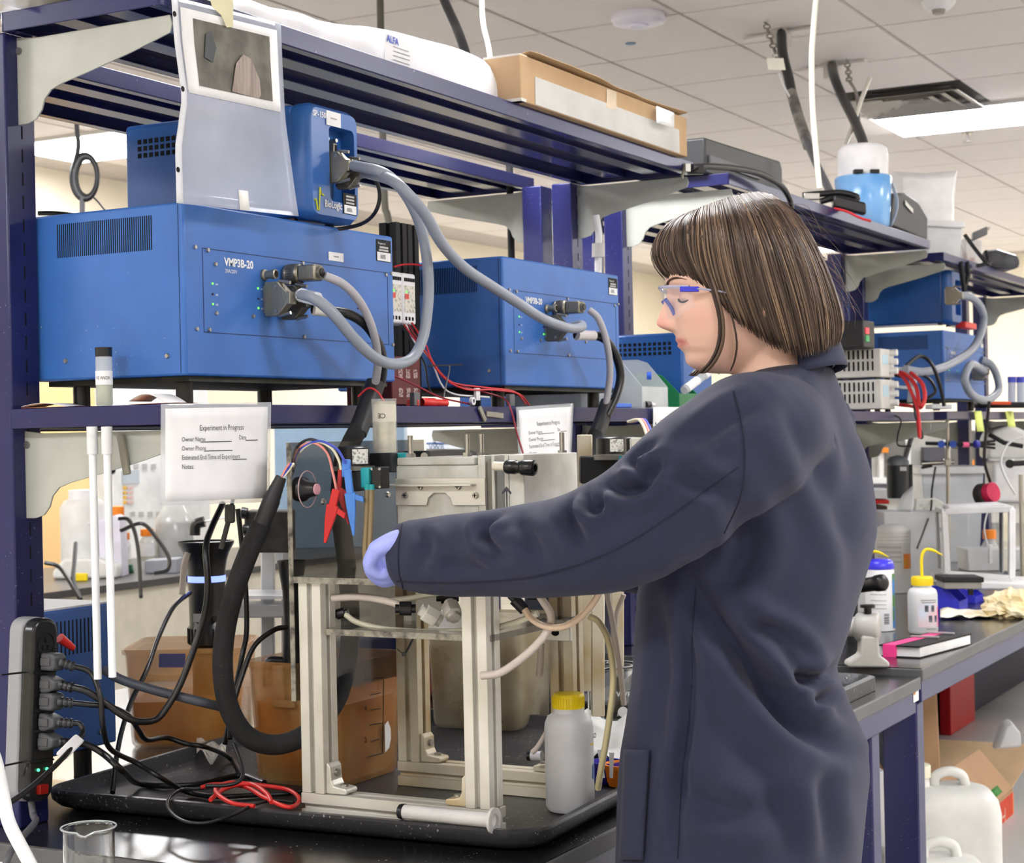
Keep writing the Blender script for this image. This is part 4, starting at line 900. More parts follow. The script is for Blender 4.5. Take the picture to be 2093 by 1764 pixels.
g6, P = cable('instrument_cable', 'black cable with pale collar hanging beside the middle instrument', [(1178, 685, 1.59), (1215, 686, 1.575), (1240, 697, 1.56), (1260, 730, 1.555), (1268, 770, 1.555), (1258, 812, 1.56), (1240, 850, 1.57)], .0092, CORD, grp='grey instrument cables')
MB().cyl(at(1178, 685, Y=1.59), at(1214, 686, Y=1.575), .0105, n=18).obj('pale_collar', mat('collar_grey', (205, 200, 202), .5), g6)
# USB lead of the small potentiostat
g7, P = cable('usb_cable', 'thin black lead curving down from the small potentiostat', [(700, 346, 1.62), (735, 340, 1.585), (762, 358, 1.56), (776, 395, 1.555), (768, 432, 1.565), (742, 456, 1.60), (700, 467, 1.64), (660, 470, 1.66)], .0034, CORD)
MB().obox(at(708, 346, Y=1.605), (0, .014, 0), (.004, 0, 0), (0, 0, .0055)).obj('plug', BLACKP, g7, bevel=.001)
# braided bundles hanging from the shelf
b1 = thing('braided_cable', 'fat black braided cable looping from the shelf round the brown tub', 'cable', at(560, 1530, D=2.66), 'braided cable bundles')
sh = [at(768, 782, Y=1.588), at(757, 815, Y=1.59), at(744, 850, Y=1.59), at(730, 885, Y=1.59)]
MB().tube(spl(sh, 6), [.0165]*19, 14).obj('shrink_sleeve', mat('shrink_black', (34, 34, 36), .5), b1)
bp = [at(735, 872, Y=1.59), at(715, 910, Y=1.59), at(700, 950, Y=1.59), at(695, 1040, Y=1.585), at(708, 1150, Y=1.585), at(716, 1260, Y=1.585), at(712, 1340, Y=1.585), at(692, 1420, D=2.70), at(655, 1475, D=2.655), at(605, 1512, D=2.635), at(550, 1522, D=2.625), at(500, 1500, D=2.62), at(466, 1440, D=2.62), at(455, 1360, D=2.62), at(462, 1280, D=2.62), at(482, 1200, D=2.62), at(510, 1125, D=2.62), at(535, 1070, D=2.62)]
MB().tube(spl(bp, 8), .0155, 16).obj('braided_sleeve', BRAID, b1)
MB().tube(spl([at(533, 1075, D=2.62), at(548, 1040, D=2.62), at(562, 1005, D=2.62), at(575, 975, D=2.62)], 6), [.0135]*10+[.012, .012, .011, .011, .010, .010, .009, .009, .008], 14).obj('tapered_boot', mat('shrink_black', (34, 34, 36), .5), b1)
for k, (mm, dx) in enumerate((( 'pink_wire', 0), ('blue_wire', 4), ('cream_wire', 8))):
    MB().tube(spl([at(572, 985, D=2.62), at(582+dx, 962, D=2.615), at(592+dx, 948, D=2.61), at(598, 955+dx, X=2.166)], 5), .0019, 6).obj('wire_tail', MATS[mm], b1)
b2_ = thing('braided_cable', 'black braided cable hanging from the shelf beside the second paper sign', 'cable', at(1180, 1020, Y=1.58), 'braided cable bundles')
MB().tube(spl([at(1243, 822, Y=1.575), at(1230, 860, Y=1.58), at(1216, 895, Y=1.58)], 6), .0165, 14).obj('shrink_sleeve', mat('shrink_black', (34, 34, 36), .5), b2_)
MB().tube(spl([at(1218, 888, Y=1.58), at(1203, 925, Y=1.58), at(1190, 965, Y=1.58), at(1178, 1030, Y=1.58), at(1175, 1120, Y=1.6)], 6), .0165, 14).obj('braided_sleeve', BRAID, b2_)

# ---------------------------------------------------------------- driver rack between the instruments
dr = thing('driver_rack', 'black extrusion rack with red driver boards between the blue instruments', 'rack', (2.93, 1.82, 1.406))
extr('rack_post', (2.91, 1.835, 1.406), (2.91, 1.835, 1.775), (1,0,0), (0,1,0), BLACKM, dr)
extr('rack_post', (2.955, 1.835, 1.406), (2.955, 1.835, 1.775), (1,0,0), (0,1,0), BLACKM, dr)
rbm = mat('board_red', (100, 28, 32), .45)
a, b = at(800, 730, Y=1.70), at(860, 800, Y=1.70)
rb_ = MB().box((a.x, 1.70, 1.41), (b.x, 1.80, 1.50)).obj('driver_board', rbm, dr, bevel=.002)
for k in range(3):
    for j in range(2):
        x0 = a.x+(b.x-a.x)*(.22+.26*k)
        MB().box((x0, 1.6992, 1.425+j*.035), (x0+.02*(b.x-a.x)/.14, 1.7, 1.442+j*.035)).obj('print_block', mat('board_print', (190, 170, 170), .6, col2=(100, 40, 42), scale=400, lo=.45, hi=.52), rb_, smooth=0)
ps = thing('din_power_supply', 'left white rail power supply between the blue instruments', 'power supply', (2.8, 1.78, 1.57), 'white rail power supplies')
def din(t, x0, x1, y):
    z0, z1 = at(828, 662, Y=y).z, at(828, 558, Y=y).z
    MB().box((x0, y, z0), (x1, y+.06, z1)).obj('case', WHITEP, t, bevel=.004)
    MB().box((x0+.1*(x1-x0), y-.0008, z0+.022), (x1-.1*(x1-x0), y, z1-.024)).obj('print_panel', mat('psu_print', (222, 218, 205), .6, col2=(170, 166, 155), scale=180, lo=.4, hi=.5), t, smooth=0)
    for k in range(6): MB().box((x0+(x1-x0)*(.1+.14*k), y-.0012, z1-.016), (x0+(x1-x0)*(.19+.14*k), y, z1-.009)).obj('terminal', DARKGAP, t, smooth=0)
    for k in range(3): MB().box((x0+(x1-x0)*(.15+.25*k), y-.0012, z0+.007), (x0+(x1-x0)*(.26+.25*k), y, z0+.014)).obj('terminal', DARKGAP, t, smooth=0)
    MB().box((x0+.12*(x1-x0), y-.0014, z0+.048), (x0+.42*(x1-x0), y-.0007, z0+.058)).obj('red_logo', mat('logo_red', (225, 90, 80), .5), t, smooth=0)
    MB().cyl((x0+.25*(x1-x0), y, z1-.036), (x0+.25*(x1-x0), y-.002, z1-.036), .0022, n=8).obj('led', LED, t)
xa, xb, xc = at(797, 600, Y=1.76).x, at(823, 600, Y=1.76).x, at(850, 600, Y=1.76).x
din(ps, xa, xb-.001, 1.76)
ps2 = thing('din_power_supply', 'right white rail power supply between the blue instruments', 'power supply', ((xb+xc)/2, 1.78, 1.57), 'white rail power supplies'); din(ps2, xb+.001, xc, 1.76)
rw = [([(826, 664, 1.75), (845, 690, 1.72), (870, 720, 1.70), (905, 770, 1.68), (950, 795, 1.66), (1010, 797, 1.65), (1060, 805, 1.65), (1082, 828, 1.65)], REDW, 'red wire running along the shelf towards the second sign'),
      ([(835, 664, 1.75), (858, 700, 1.72), (890, 750, 1.70), (930, 785, 1.68), (985, 800, 1.66), (1030, 815, 1.65), (1045, 840, 1.60), (1055, 880, 1.58), (1070, 930, 1.55), (1072, 945, 1.5)], DKRED, 'dark red wire pair dropping in front of the shelf to the cell'),
      ([(842, 660, 1.75), (870, 705, 1.71), (885, 740, 1.70), (920, 780, 1.68), (990, 792, 1.66), (1050, 800, 1.65), (1075, 826, 1.65)], REDW, 'upper red wire of the bundle along the shelf'),
      ([(820, 664, 1.75), (850, 712, 1.72), (868, 745, 1.70), (876, 790, 1.67), (884, 806, 1.66)], BLACKP, 'black wire dropping beside the red driver boards'),
      ([(830, 664, 1.75), (848, 700, 1.72), (880, 735, 1.70), (915, 800, 1.68), (1000, 812, 1.66)], WHITEP, 'white wire among the red wires on the shelf'),
      ([(806, 545, 1.78), (830, 540, 1.78), (858, 542, 1.80), (880, 548, 1.82)], REDW, 'red wire over the white power supplies'),
      ([(805, 768, 1.66), (850, 788, 1.66), (900, 812, 1.66), (960, 826, 1.66)], DKRED, 'dark red wire leaving the driver boards')]
for pts_, m_, lb_ in rw:
    tag(MB().tube(spl([at(*p[:2], Y=p[2]) for p in pts_], 6), .0018, 6).obj('hookup_wire', m_), lb_, 'wire', 'hook-up wires by the driver rack')
# bits on the middle shelf
zs = 1.4065
t = thing('plug_shroud', 'red hollow plug shroud lying on the shelf edge', 'plug', at(890, 826, Y=1.64))
a, b = at(862, 822, Y=1.65), at(912, 824, Y=1.64)
MB().lathe(a, [(.007, 0), (.0085, .004), (.0085, (b-a).length*.5), (.0068, (b-a).length*.52), (.0068, (b-a).length), (.005, (b-a).length)], 14, b-a).obj('shroud', RED, t)
MB().obox(at(844, 824, Y=1.645), V(RT)*.011, V(UP)*.0065, V(FW)*.006).obj('rear_block', RED, t, bevel=.002)
tag(MB().obox(at(848, 816, Y=1.64), (.010, 0, 0), (0, .005, 0), (0, 0, .012)).obj('toggle_block', mat('toggle_grey', (90, 92, 96), .5), bevel=.001), 'small dark grey switch block on the shelf by the red plug', 'switch')
tag(MB().obox(at(1043, 818, Y=1.64), (.010, 0, 0), (0, .005, 0), (0, 0, .012)).obj('toggle_block', mat('toggle_grey', (90, 92, 96), .5), bevel=.001), 'dark grey switch block on the shelf left of the second sign', 'switch')
t = thing('cable_anchor', 'white cable anchor standing on the shelf under the middle instrument', 'anchor', at(968, 828, Y=1.66))
MB().obox(at(975, 806, Y=1.66), (.008, 0, 0), (0, .003, 0), (0, 0, .012)).obj('anchor_post', WHITEP, t, bevel=.001)
MB().lathe(at(963, 820, Y=1.655), [(.004, 0), (.008, 0), (.008, .006), (.004, .006)], 16, (0, -1, 0)).obj('anchor_ring', WHITEP, t)
t = thing('black_tie', 'black and white strap standing up from the shelf', 'strap', at(905, 826, Y=1.66))
MB().tube(spl([at(905, 826, Y=1.66), at(910, 795, Y=1.66), at(918, 760, Y=1.655), at(919, 748, Y=1.65)], 5), .0016, 6).obj('strap', mat('strap_silver', (120, 120, 122), .3), t)
MB().tube([at(875, 748, Y=1.645), at(945, 745, Y=1.645)], .0015, 6).obj('strap_cross', BLACKP, t)
MAG = mat('magnet_grey', (150, 146, 132), .6)
for k, (p, q, Y, lb_) in enumerate((((978, 833), (990, 860), 1.622, 'slanted grey magnet bar on the shelf edge under the middle instrument'), ((992, 846), (1026, 850), 1.622, 'level grey magnet bar on the shelf edge'), ((1400, 336), (1392, 363), 1.622, 'grey magnet bar at the end of the top shelf'))):
    a, b = at(*p, Y=Y), at(*q, Y=Y); d = (b-a).normalized()
    tag(MB().obox((a+b)/2+V((0, -.002, 0)), d*((b-a).length/2), d.cross(V((0, 1, 0)))*.005, (0, .002, 0)).obj('magnet_bar', MAG, bevel=.0008), lb_, 'magnet', 'magnet bars')
a, b = at(249, 890, X=1.986), at(263, 970, X=1.986); d = (b-a).normalized()
tag(MB().obox((a+b)/2-V((.003, 0, 0)), d*((b-a).length/2), d.cross(V((1, 0, 0)))*.0058, (.003, 0, 0)).obj('magnet_bar', MAG, bevel=.0008), 'long grey magnet bar hanging on the left bracket', 'magnet', 'magnet bars')
# vial with label on the shelf end
vb = at(214, 829, X=1.99); vb.z = zs
vl = thing('sample_vial', 'small glass vial of pale liquid with black cap on the shelf end', 'vial', vb)
H = at(214, 710, X=1.99).z-zs; r = .0125
MB().lathe(vb, [(0, .0005), (r*.9, .0005), (r, .003), (r, H*.82), (r*.95, H*.86)], 28).obj('glass', mat('vial_glass', (225, 230, 230), .08, alpha=.45), vl)
MB().lathe(vb, [(0, .002), (r*.9, .002), (r*.92, H*.44), (0, H*.44)], 24).obj('liquid', mat('vial_liquid', (200, 205, 150), .1, alpha=.75), vl)
MB().lathe(V(vb)+V((0, 0, H*.84)), [(r, 0), (r*1.02, H*.16), (0, H*.16)], 24).obj('cap', BLACKP, vl)
lb = MB().lathe(V(vb)+V((0, 0, H*.36)), [(r*1.02, 0), (r*1.02, H*.24)], 32).obj('label', WHITEPAP, vl)
vt = text('RE ANDR', .0072, V(vb)-V(FW)*r*1.04-V(RT)*.0095+V((0, 0, H*.45)), V(RT), (0, 0, 1), BLACKTXT, vl, sx=.75)
for q in vt.data.vertices:                                        # wrap the print round the vial
    w_ = WL[vl]+q.co; s = (w_-V(vb)).dot(V(RT)); ang_ = s/(r*1.03)
    nw = V(vb)+V(RT)*math.sin(ang_)*r*1.035-V(FW)*math.cos(ang_)*r*1.035; q.co = V((nw.x, nw.y, w_.z))-WL[vl]
for k, (x0, x1, y0, hh, lb_) in enumerate(((46, 164, 838, .004, 'flat folded leaflet at the back of the shelf end'), (266, 362, 826, .009, 'curled folded leaflet at the front of the shelf end'))):
    a, b = at(x0, y0, X=1.975), at(x1, y0, X=1.975); t = thing('leaflet', lb_, 'leaflet', V((2.0, (a.y+b.y)/2, zs)), 'folded leaflets')
    def sheet(u, v, top): return V((1.972+.05*v, a.y+(b.y-a.y)*u, zs+.0008+(hh*math.sin(math.pi*min(1, u*1.15+.1))*1.6 if top else .0)))
    MB().grid(lambda u, v: sheet(u, v, True), 14, 3).obj('upper_leaf', WHITEPAP, t, solid=.0006)
    MB().grid(lambda u, v: sheet(u, v, False), 14, 3).obj('lower_leaf', mat('leaf_orange', (225, 160, 70), .8, col2=(170, 60, 80), scale=30), t, solid=.0006)
# white plastic tubes hanging under the shelf end
for k, (xa, xb_, yb, lb_) in enumerate(((188, 200, 1388, 'left of two long white plastic tubes hanging at the shelf end'), (218, 230, 1384, 'right of two long white plastic tubes hanging at the shelf end'))):
    a, b = at(xa, 872, X=1.95), at(xb_, yb, X=1.95); m_ = a+(b-a)*.11
    t = thing('hanging_tube', lb_, 'tube', b, 'white hanging tubes')
    MB().tube([m_-(b-a)*.01, b], .0058, 14).obj('thin_tube', mat('tube_white', (240, 242, 246), .35), t)
    MB().tube([a, m_], .0082, 14).obj('sleeve_end', mat('tube_sleeve', (225, 226, 228), .4), t)

# ---------------------------------------------------------------- paper signs
LAM = mat('laminate', (235, 238, 242), .08, alpha=.35)
def sign(lbl, TL, TR, BR, BL, sag=0.0):
    t = thing('notice_sheet', lbl, 'notice', BL, 'laminated notices')
    nrm = (TR-TL).cross(BL-TL).normalized()
    if nrm.dot(V(FW)) > 0: nrm = -nrm
    def q(u, v, e=0): return (TL*(1-u)+TR*u)*(1-v)+(BL*(1-u)+BR*u)*v+nrm*(sag*math.sin(math.pi*u)*v+e)
    MB().grid(lambda u, v: q(u, v), 16, 10).obj('laminate', LAM, t, solid=.0006)
    MB().grid(lambda u, v: q(.035+.93*u, .045+.915*v, .0005), 16, 10).obj('paper', WHITEPAP, t, solid=.0004)
    def wr(s, size, u, v, al='LEFT'):
        o = q(u, v, .0012); ux = (q(u+.05, v)-q(u, v)).normalized(); uy = (q(u, v-.05)-q(u, v)).normalized(); uy = (uy-ux*uy.dot(ux)).normalized()
        tx = text(s, size, o, ux, uy, GREYTXT, t, align=al, sx=.86)
        for vv in tx.data.vertices:                                 # follow the curl of the sheet
            w_ = WL[t]+vv.co; uu = u+(w_-o).dot(ux)/(q(1, v)-q(0, v)).length; vv.co += nrm*(sag*(math.sin(math.pi*uu)-math.sin(math.pi*u))*v)
    def line(u0, u1, v):
        MB().grid(lambda a, b: q(u0+(u1-u0)*a, v+.008*b, .0013), 6, 2).obj('rule', GREYTXT, t, smooth=0)
    S = (TR-TL).length/.225
    wr('Experiment in Progress', .0112*S, .53, .27, 'CENTER')
    for s, v, u1, d in (('Owner Name', .375, .615, .33), ('Owner Phone', .465, .62, .36), ('Estimated End Time of Experiment', .555, .755, .62), ('Notes:', .645, 0, 0)):
        wr(s, .0093*S, .17, v)
        if u1: line(d, u1, v+.005)
    wr('Date', .0093*S, .685, .368); line(.745, .865, .373)
    return t
sign('laminated experiment notice hanging at the near corner of the shelf', at(329, 826, D=2.478), at(554, 822, D=2.672), at(551, 1026, D=2.665), at(328, 1034, D=2.47), .006)
sign('laminated experiment notice under the middle blue instrument', at(1055, 832, Y=1.617), at(1172, 824, Y=1.612), at(1166, 974, Y=1.596), at(1062, 990, Y=1.60), .012)
t = thing('notice_sheet', 'white sheet with a brown picture hanging behind the shoulder', 'notice', at(1335, 930, Y=1.615), 'laminated notices')
def q3(u, v, e=0): return at(1335+u*130, 832+v*120, Y=1.616-e)
MB().grid(lambda u, v: q3(u, v), 8, 6).obj('paper', WHITEPAP, t, solid=.0004)
MB().grid(lambda u, v: q3(.11+u*.7, .22+v*.6, .001), 4, 4).obj('picture', mat('tan_picture', (186, 150, 125), .7, scale=30), t)
MB().lathe(q3(.04, .28, .001), [(0, 0), (.003, 0), (.003, .0005), (0, .0005)], 10, (0, -1, 0)).obj('punch_hole', DARKGAP, t)
# clear sleeve with a printed page hanging from the top shelf
sv = thing('page_sleeve', 'clear page sleeve with a printed picture taped to the top shelf', 'page sleeve', at(362, 415, Y=1.612))
SL = [(350, -8), (356, 80), (372, 200), (358, 300), (361, 415)]; SR = [(574, 48), (577, 130), (583, 245), (597, 350), (610, 442)]
def sl_(u, v, e=0):
    k = min(3, int(v*4)); f = v*4-k
    l = [SL[k][i]*(1-f)+SL[k+1][i]*f for i in (0, 1)]; r = [SR[k][i]*(1-f)+SR[k+1][i]*f for i in (0, 1)]
    return at(l[0]*(1-u)+r[0]*u, l[1]*(1-u)+r[1]*u, Y=1.6185-.030*v*v+.012*math.sin(math.pi*u)*v-e)
MB().grid(lambda u, v: sl_(u, v), 16, 20).obj('sleeve', SLEEVE, sv, solid=.0005)
MB().grid(lambda u, v: sl_(.0+.055*u, v, .0008), 3, 20).obj('binding_strip', mat('strip_white', (228, 230, 236), .3, alpha=.9), sv, solid=.0005)
for v in (.1, .46, .85): MB().lathe(sl_(.02, v, .0022), [(0, 0), (.0042, 0)], 12, (0, -1, 0)).obj('punch_hole', DARKGAP, sv)
MB().grid(lambda u, v: sl_(.075+.885*u, .05+.42*v, .0012), 12, 12).obj('print_page', WHITEPAP, sv, solid=.0003)
pic = mat('print_stone', (120, 118, 108), .6, col2=(72, 70, 66), scale=22, lo=.3, hi=.7)
MB().grid(lambda u, v: sl_(.19+.70*u, .10+.33*v, .002), 10, 10).obj('picture', pic, sv)
MB().prism([(0, 0), (.075, 0), (.07, .03), (.05, .058), (.03, .062), (.012, .045)], sl_(.50, .424, .0035), (1, .0, -.0), (0, 0, 1), .0004).obj('picture_shape', mat('print_mauve', (165, 150, 142), .6, stretch=(60, 60, 6), scale=3, col2=(135, 120, 115)), sv, smooth=0)
MB().prism([(0, 0), (.02, -.004), (.028, .02), (.018, .042), (.004, .036)], sl_(.27, .30, .0035), (1, 0, 0), (0, 0, 1), .0004).obj('picture_shape', mat('print_slate', (72, 76, 80), .6), sv, smooth=0)
MB().prism([(-.032, .02), (.03, .016), (.028, -.026), (.012, -.03), (0, -.014), (-.022, -.006)], at(452, 12, Y=1.6125), (1, 0, 0), (0, 0, 1), .0006).obj('masking_tape', mat('tape_cream', (222, 216, 180), .7), sv, smooth=0)
MB().grid(lambda u, v: sl_(.52+.08*u, .90+.10*v, .0012), 3, 3).obj('clear_tape', mat('tape_white', (225, 225, 222), .5), sv, solid=.0003)
# ---------------------------------------------------------------- on top of the near shelf unit
ZT = 2.0125
fp = MB()
def pack(u, v):
    px = 250+u*830; top = np.interp(px, [250, 480, 560, 650, 730, 800, 870, 950, 1000, 1080], [-70, -6, 8, 34, 55, 60, 72, 92, 112, 150])
    base = at(px, np.interp(px, [250, 575, 1250], [-45, 50, 281]), Y=1.66); T = at(px, top, Y=1.70)
    h = max(.02, T.z-ZT); th = math.pi*v
    wob = 1+.07*noise.noise(V((u*14, v*5, 2.2)))
    return V((base.x, 1.775-.12*math.cos(th)*wob, ZT+h*(math.sin(th)**.55)*wob*(1 if 0 < v < 1 else 0)))
fp.grid(pack, 60, 18)
t = thing('wrapped_pack', 'long white film-wrapped pack lying on the near top shelf', 'pack', (2.6, 1.78, ZT))
fp.obj('film_wrap', FILM, t, smooth=60)
fi = MB()
def pack2(u, v): p = pack(.02+.95*u, v); c = V((p.x, 1.775, ZT)); return c+(p-c)*.92
fi.grid(pack2, 50, 14); fi.obj('foam_content', mat('foam_white', (240, 238, 234), .8), t, smooth=60)
ls = MB().grid(lambda u, v: at(786+u*66, 66+v*62+u*26, Y=1.652), 4, 4).obj('delivery_slip', mat('slip_white', (236, 236, 238), .5), t)
text('ALFA', .017, at(791, 84, Y=1.6505), (1, 0, -.02), (0, 0, 1), mat('alfa_blue', (70, 90, 190), .5), t, fat=.0005)
for k in range(4): MB().grid(lambda u, v: at(804+u*(34 if k else 32), 94+k*9+u*11+v*1.6, Y=1.6505), 3, 2).obj('print_line', mat('grey_line', (160, 160, 162), .8), t, smooth=0)
wb = MB()
def bag0(u, v):
    p = at(-60+u*270, 46-v*70-u*30, X=2.0); 
    return V((1.985+.09*math.sin(math.pi*v), p.y, ZT+.002+.10*v+.012*noise.noise(V((u*6, v*6, 9)))))
wb.grid(bag0, 18, 12)
tag(wb.obj('film_sheet', FILM, smooth=60, solid=.001), 'loose white film draped over the near shelf end', 'film')
bx = thing('cardboard_box', 'long flat cardboard box on the near top shelf', 'box', (3.49, 1.69, ZT), 'cardboard boxes')
yb = 1.606; x0, x1 = at(1065, 204, Y=yb).x, at(1405, 316, Y=yb).x; ztp = at(1065, 110, Y=yb).z; yb2 = at(988, 125, X=x0).y
MB().box((x0, yb, ZT), (x1, yb2, ztp)).obj('carton', CARD, bx, bevel=.002)
MB().box((x0+.06, yb-.0012, ZT+.002), (x1-.05, yb-.0002, ZT+.62*(ztp-ZT))).obj('pale_band', mat('band_grey', (206, 205, 202), .7), bx, smooth=0)
MB().box((x0-.001, yb-.0015, ZT+.0), (x0+.02, yb2, ZT+.006)).obj('base_tape', mat('box_tape', (225, 222, 215), .4), bx, smooth=0)
MB().box((x0-.001, yb+.002, ztp-.003), (x0+.035, yb2, ztp+.0012)).obj('top_tape', mat('box_tape', (225, 222, 215), .4), bx, smooth=0)
fl = MB()
fl.grid(lambda u, v: V((x0+.03+(x1-x0-.04)*u, yb-.006+.05*v, ztp+.002+.007*(1-v)*(1+.6*noise.noise(V((u*9, 0, 3))))+.004*math.sin(u*7))), 30, 3)
fl.obj('torn_flap', mat('torn_card', (150, 120, 85), .9), bx, solid=.002)
MB().grid(lambda u, v: at(1342+u*36, 217+v*34+u*14+v*0-u*v*4, Y=yb-.012-.01*v), 4, 4).obj('paper_tab', WHITEPAP, bx, solid=.0006)
MB().grid(lambda u, v: at(1240+u*20, 182+v*38+u*5, Y=yb-.0015), 3, 3).obj('clear_tape', mat('crinkle_tape', (225, 205, 175), .15, bump=.8, bscale=300), bx)

# ---------------------------------------------------------------- power strip strapped to the post
pst = thing('power_strip', 'grey and black power strip strapped to the left post', 'power strip', at(80, 1645, Y=1.88))
A, B = at(96, 1262, Y=1.868), at(84, 1640, Y=1.868)          # front face centre line
ax = (A-B).normalized(); Ls = (A-B).length; sx_ = V((1, 0, 0)); sx_ = (sx_-ax*sx_.dot(ax)).normalized(); sy_ = ax.cross(sx_).normalized()
if sy_.y < 0: sy_ = -sy_
C0 = (A+B)/2
MB().prism([(a, b) for a, b in rrect(-.028, -Ls/2, .028, Ls/2, .022, 5)], C0+sy_*.036, sx_, ax, .026).obj('rear_shell', mat('strip_grey', (150, 152, 156), .45), pst, bevel=.003)
MB().prism([(a, b) for a, b in rrect(-.0275, -Ls/2+.001, .0275, Ls/2-.001, .022, 5)], C0+sy_*.012, sx_, ax, .022).obj('front_shell', mat('strip_black', (30, 31, 33), .25), pst, bevel=.006, seg=3)
def onstrip(py): f = (py-1262)/(1640-1262); return A+(B-A)*f
oc = onstrip(1318)
so = MB().lathe(oc+sy_*.003, [(0, 0), (.017, 0), (.0175, .0035), (.0175, 0)], 20, -sy_).obj('outlet', mat('outlet_black', (12, 12, 13), .3), pst)
for dx, dz in ((-.005, -.004), (.005, -.004), (0, .007)): MB().obox(oc-sy_*.0008+sx_*dx+ax*dz, sx_*.0012, ax*.0035, sy_*.0006).obj('slot', DARKGAP, so, smooth=0)
MB().obox(onstrip(1613)-sy_*.002, sx_*.009, ax*.007, sy_*.004).obj('rocker_switch', mat('switch_red', (110, 16, 12), .3, emit=.05, ecol=(255, 30, 10)), pst, bevel=.001)
for dx in (-.009, .009): MB().cyl(onstrip(1573)+sx_*dx, onstrip(1573)+sx_*dx-sy_*.002, .0024, n=8).obj('status_light', mat('led_green2', (80, 255, 160), .4, emit=1.5), pst)
for py in (1373, 1555):
    z = onstrip(py)
    MB().tube([z+sx_*a-sy_*b for a, b in ((-.09, -.0), (-.03, -.012), (-.029, .002), (.02, .003), (.03, -.03))], .0016, 6, flat=1).obj('zip_tie', BLACKP, pst)
MB().tube(spl([onstrip(1560)-sx_*.03, onstrip(1562)-sx_*.055-sy_*.02, onstrip(1572)-sx_*.07-sy_*.03], 5), .002, 6).obj('zip_tail', BLACKP, pst)
MB().tube(spl([B+sy_*.02, B-ax*.02+sy_*.015, at(72, 1680, Y=1.85), at(45, 1712, Y=1.83), at(20, 1745, Y=1.80), at(5, 1790, Y=1.8)], 6), .0052, 10).obj('supply_cord', mat('cord_dark_grey', (88, 88, 94), .5), pst)
# plugs with their cords
def plug_cord(lbl, py, kind, path, r=.0038, m=CORD, drop=False):
    o = onstrip(py); t = thing('power_cable', lbl, 'power cord', o-V((0, 0, .03)), 'cords in the power strip')
    d = -sy_
    pm = mat('plug_grey', (74, 75, 79), .4)
    P = [(-.013, .0), (-.013, .010), (-.010, .020), (-.006, .030), (.006, .030), (.010, .020), (.013, .010), (.013, .0)] if kind else [(-.013, 0), (-.013, .022), (-.009, .028), (.009, .028), (.013, .022), (.013, 0)]
    MB().prism(P, o+d*.001, ax, d, .026).obj('plug', pm, t, bevel=.003)
    MB().obox(o+d*.012-sx_*.0135, ax*.006, d*.009, sx_*.0015).obj('grip', pm, t, bevel=.001)
    s0 = o+d*.030; pts = [at(*p[:2], Y=p[2]) if len(p) == 3 else at(*p[:2], Z=p[2]) for p in path]; dd = (pts[0]-s0).normalized()
    MB().cyl(s0-d*.002, s0+dd*.022, .0065, .0052, n=12).obj('strain_relief', pm, t)
    for k in range(3): MB().cyl(s0+dd*(.003+.007*k), s0+dd*(.006+.007*k), .0078, n=12).obj('relief_rib', BLACKP, t)
    MB().tube(spl([s0+dd*.015]+pts, 7), r, 10).obj('cord', m, t); return t
plug_cord('topmost power cord on the strip falling behind the others', 1352, 0, [(185, 1375, 1.80), (205, 1425, 1.78), (210, 1480, 1.78), (225, 1530, 1.80), (280, 1560, 1.80), (330, 1590, 1.76), (380, 1618, .786, 1), (440, 1628, .782, 1), (520, 1625, .781, 1), (600, 1620, .781, 1), (660, 1600, .781, 1)], .0042)
plug_cord('second power cord on the strip crossing to the middle tub', 1398, 1, [(175, 1412, 1.80), (215, 1437, 1.78), (255, 1465, 1.76), (285, 1475, 1.75), (320, 1470, 1.74), (345, 1440, 1.73), (370, 1395, 1.72), (395, 1330, 1.71), (417, 1260, 1.70), (425, 1200, 1.69), (421, 1120, 1.70), (432, 1080, 1.72), (455, 1030, 1.76)], .0052)
plug_cord('third power cord on the strip with a wavy run to the tub', 1433, 0, [(180, 1440, 1.80), (225, 1445, 1.78), (262, 1462, 1.78), (282, 1490, 1.8), (300, 1512, 1.82), (340, 1508, 1.84), (380, 1520, 1.82), (425, 1528, 1.80), (470, 1550, .784, 1), (500, 1590, .782, 1)], .0042)
plug_cord('fourth power cord on the strip with a barcode tag', 1475, 1, [(163, 1480, 1.81), (168, 1500, 1.80), (150, 1525, 1.78), (110, 1568, 1.75), (50, 1620, 1.73), (0, 1652, 1.72), (-60, 1680, 1.71)], .004)
t5 = plug_cord('lowest power cord on the strip running into the tray', 1515, 1, [(175, 1522, 1.82), (210, 1540, 1.80), (250, 1575, 1.76), (280, 1600, .788, 1), (340, 1606, .783, 1), (420, 1600, .782, 1), (490, 1585, .782, 1), (540, 1600, .782, 1)], .0052)
tg = thing('barcode_tag', 'white barcode tag wrapped on a power cord', 'tag', at(143, 1540, Y=1.772))
a, b = at(124, 1547, Y=1.77), at(163, 1508, Y=1.782); d = (b-a).normalized()
MB().obox((a+b)/2, d*((b-a).length/2), d.cross(V(FW)).normalized()*.0085, V(FW)*.0055).obj('tag_sleeve', WHITEPAP, tg, bevel=.002)
for k in range(7): MB().obox((a+b)/2+d*(-.018+.006*k)-V(FW)*.0058-V(UP)*.002, d*.0014, d.cross(V(FW)).normalized()*.005, V(FW)*.0002).obj('bar', BLACKTXT, tg, smooth=0)
t = thing('red_plug', 'red plug tip sticking out behind the power strip', 'plug', at(138, 1325, Y=1.90))
a, b = at(122, 1304, Y=1.905), at(150, 1325, Y=1.90)
MB().cyl(a, b, .008, .005, n=10).obj('tip', RED, t)
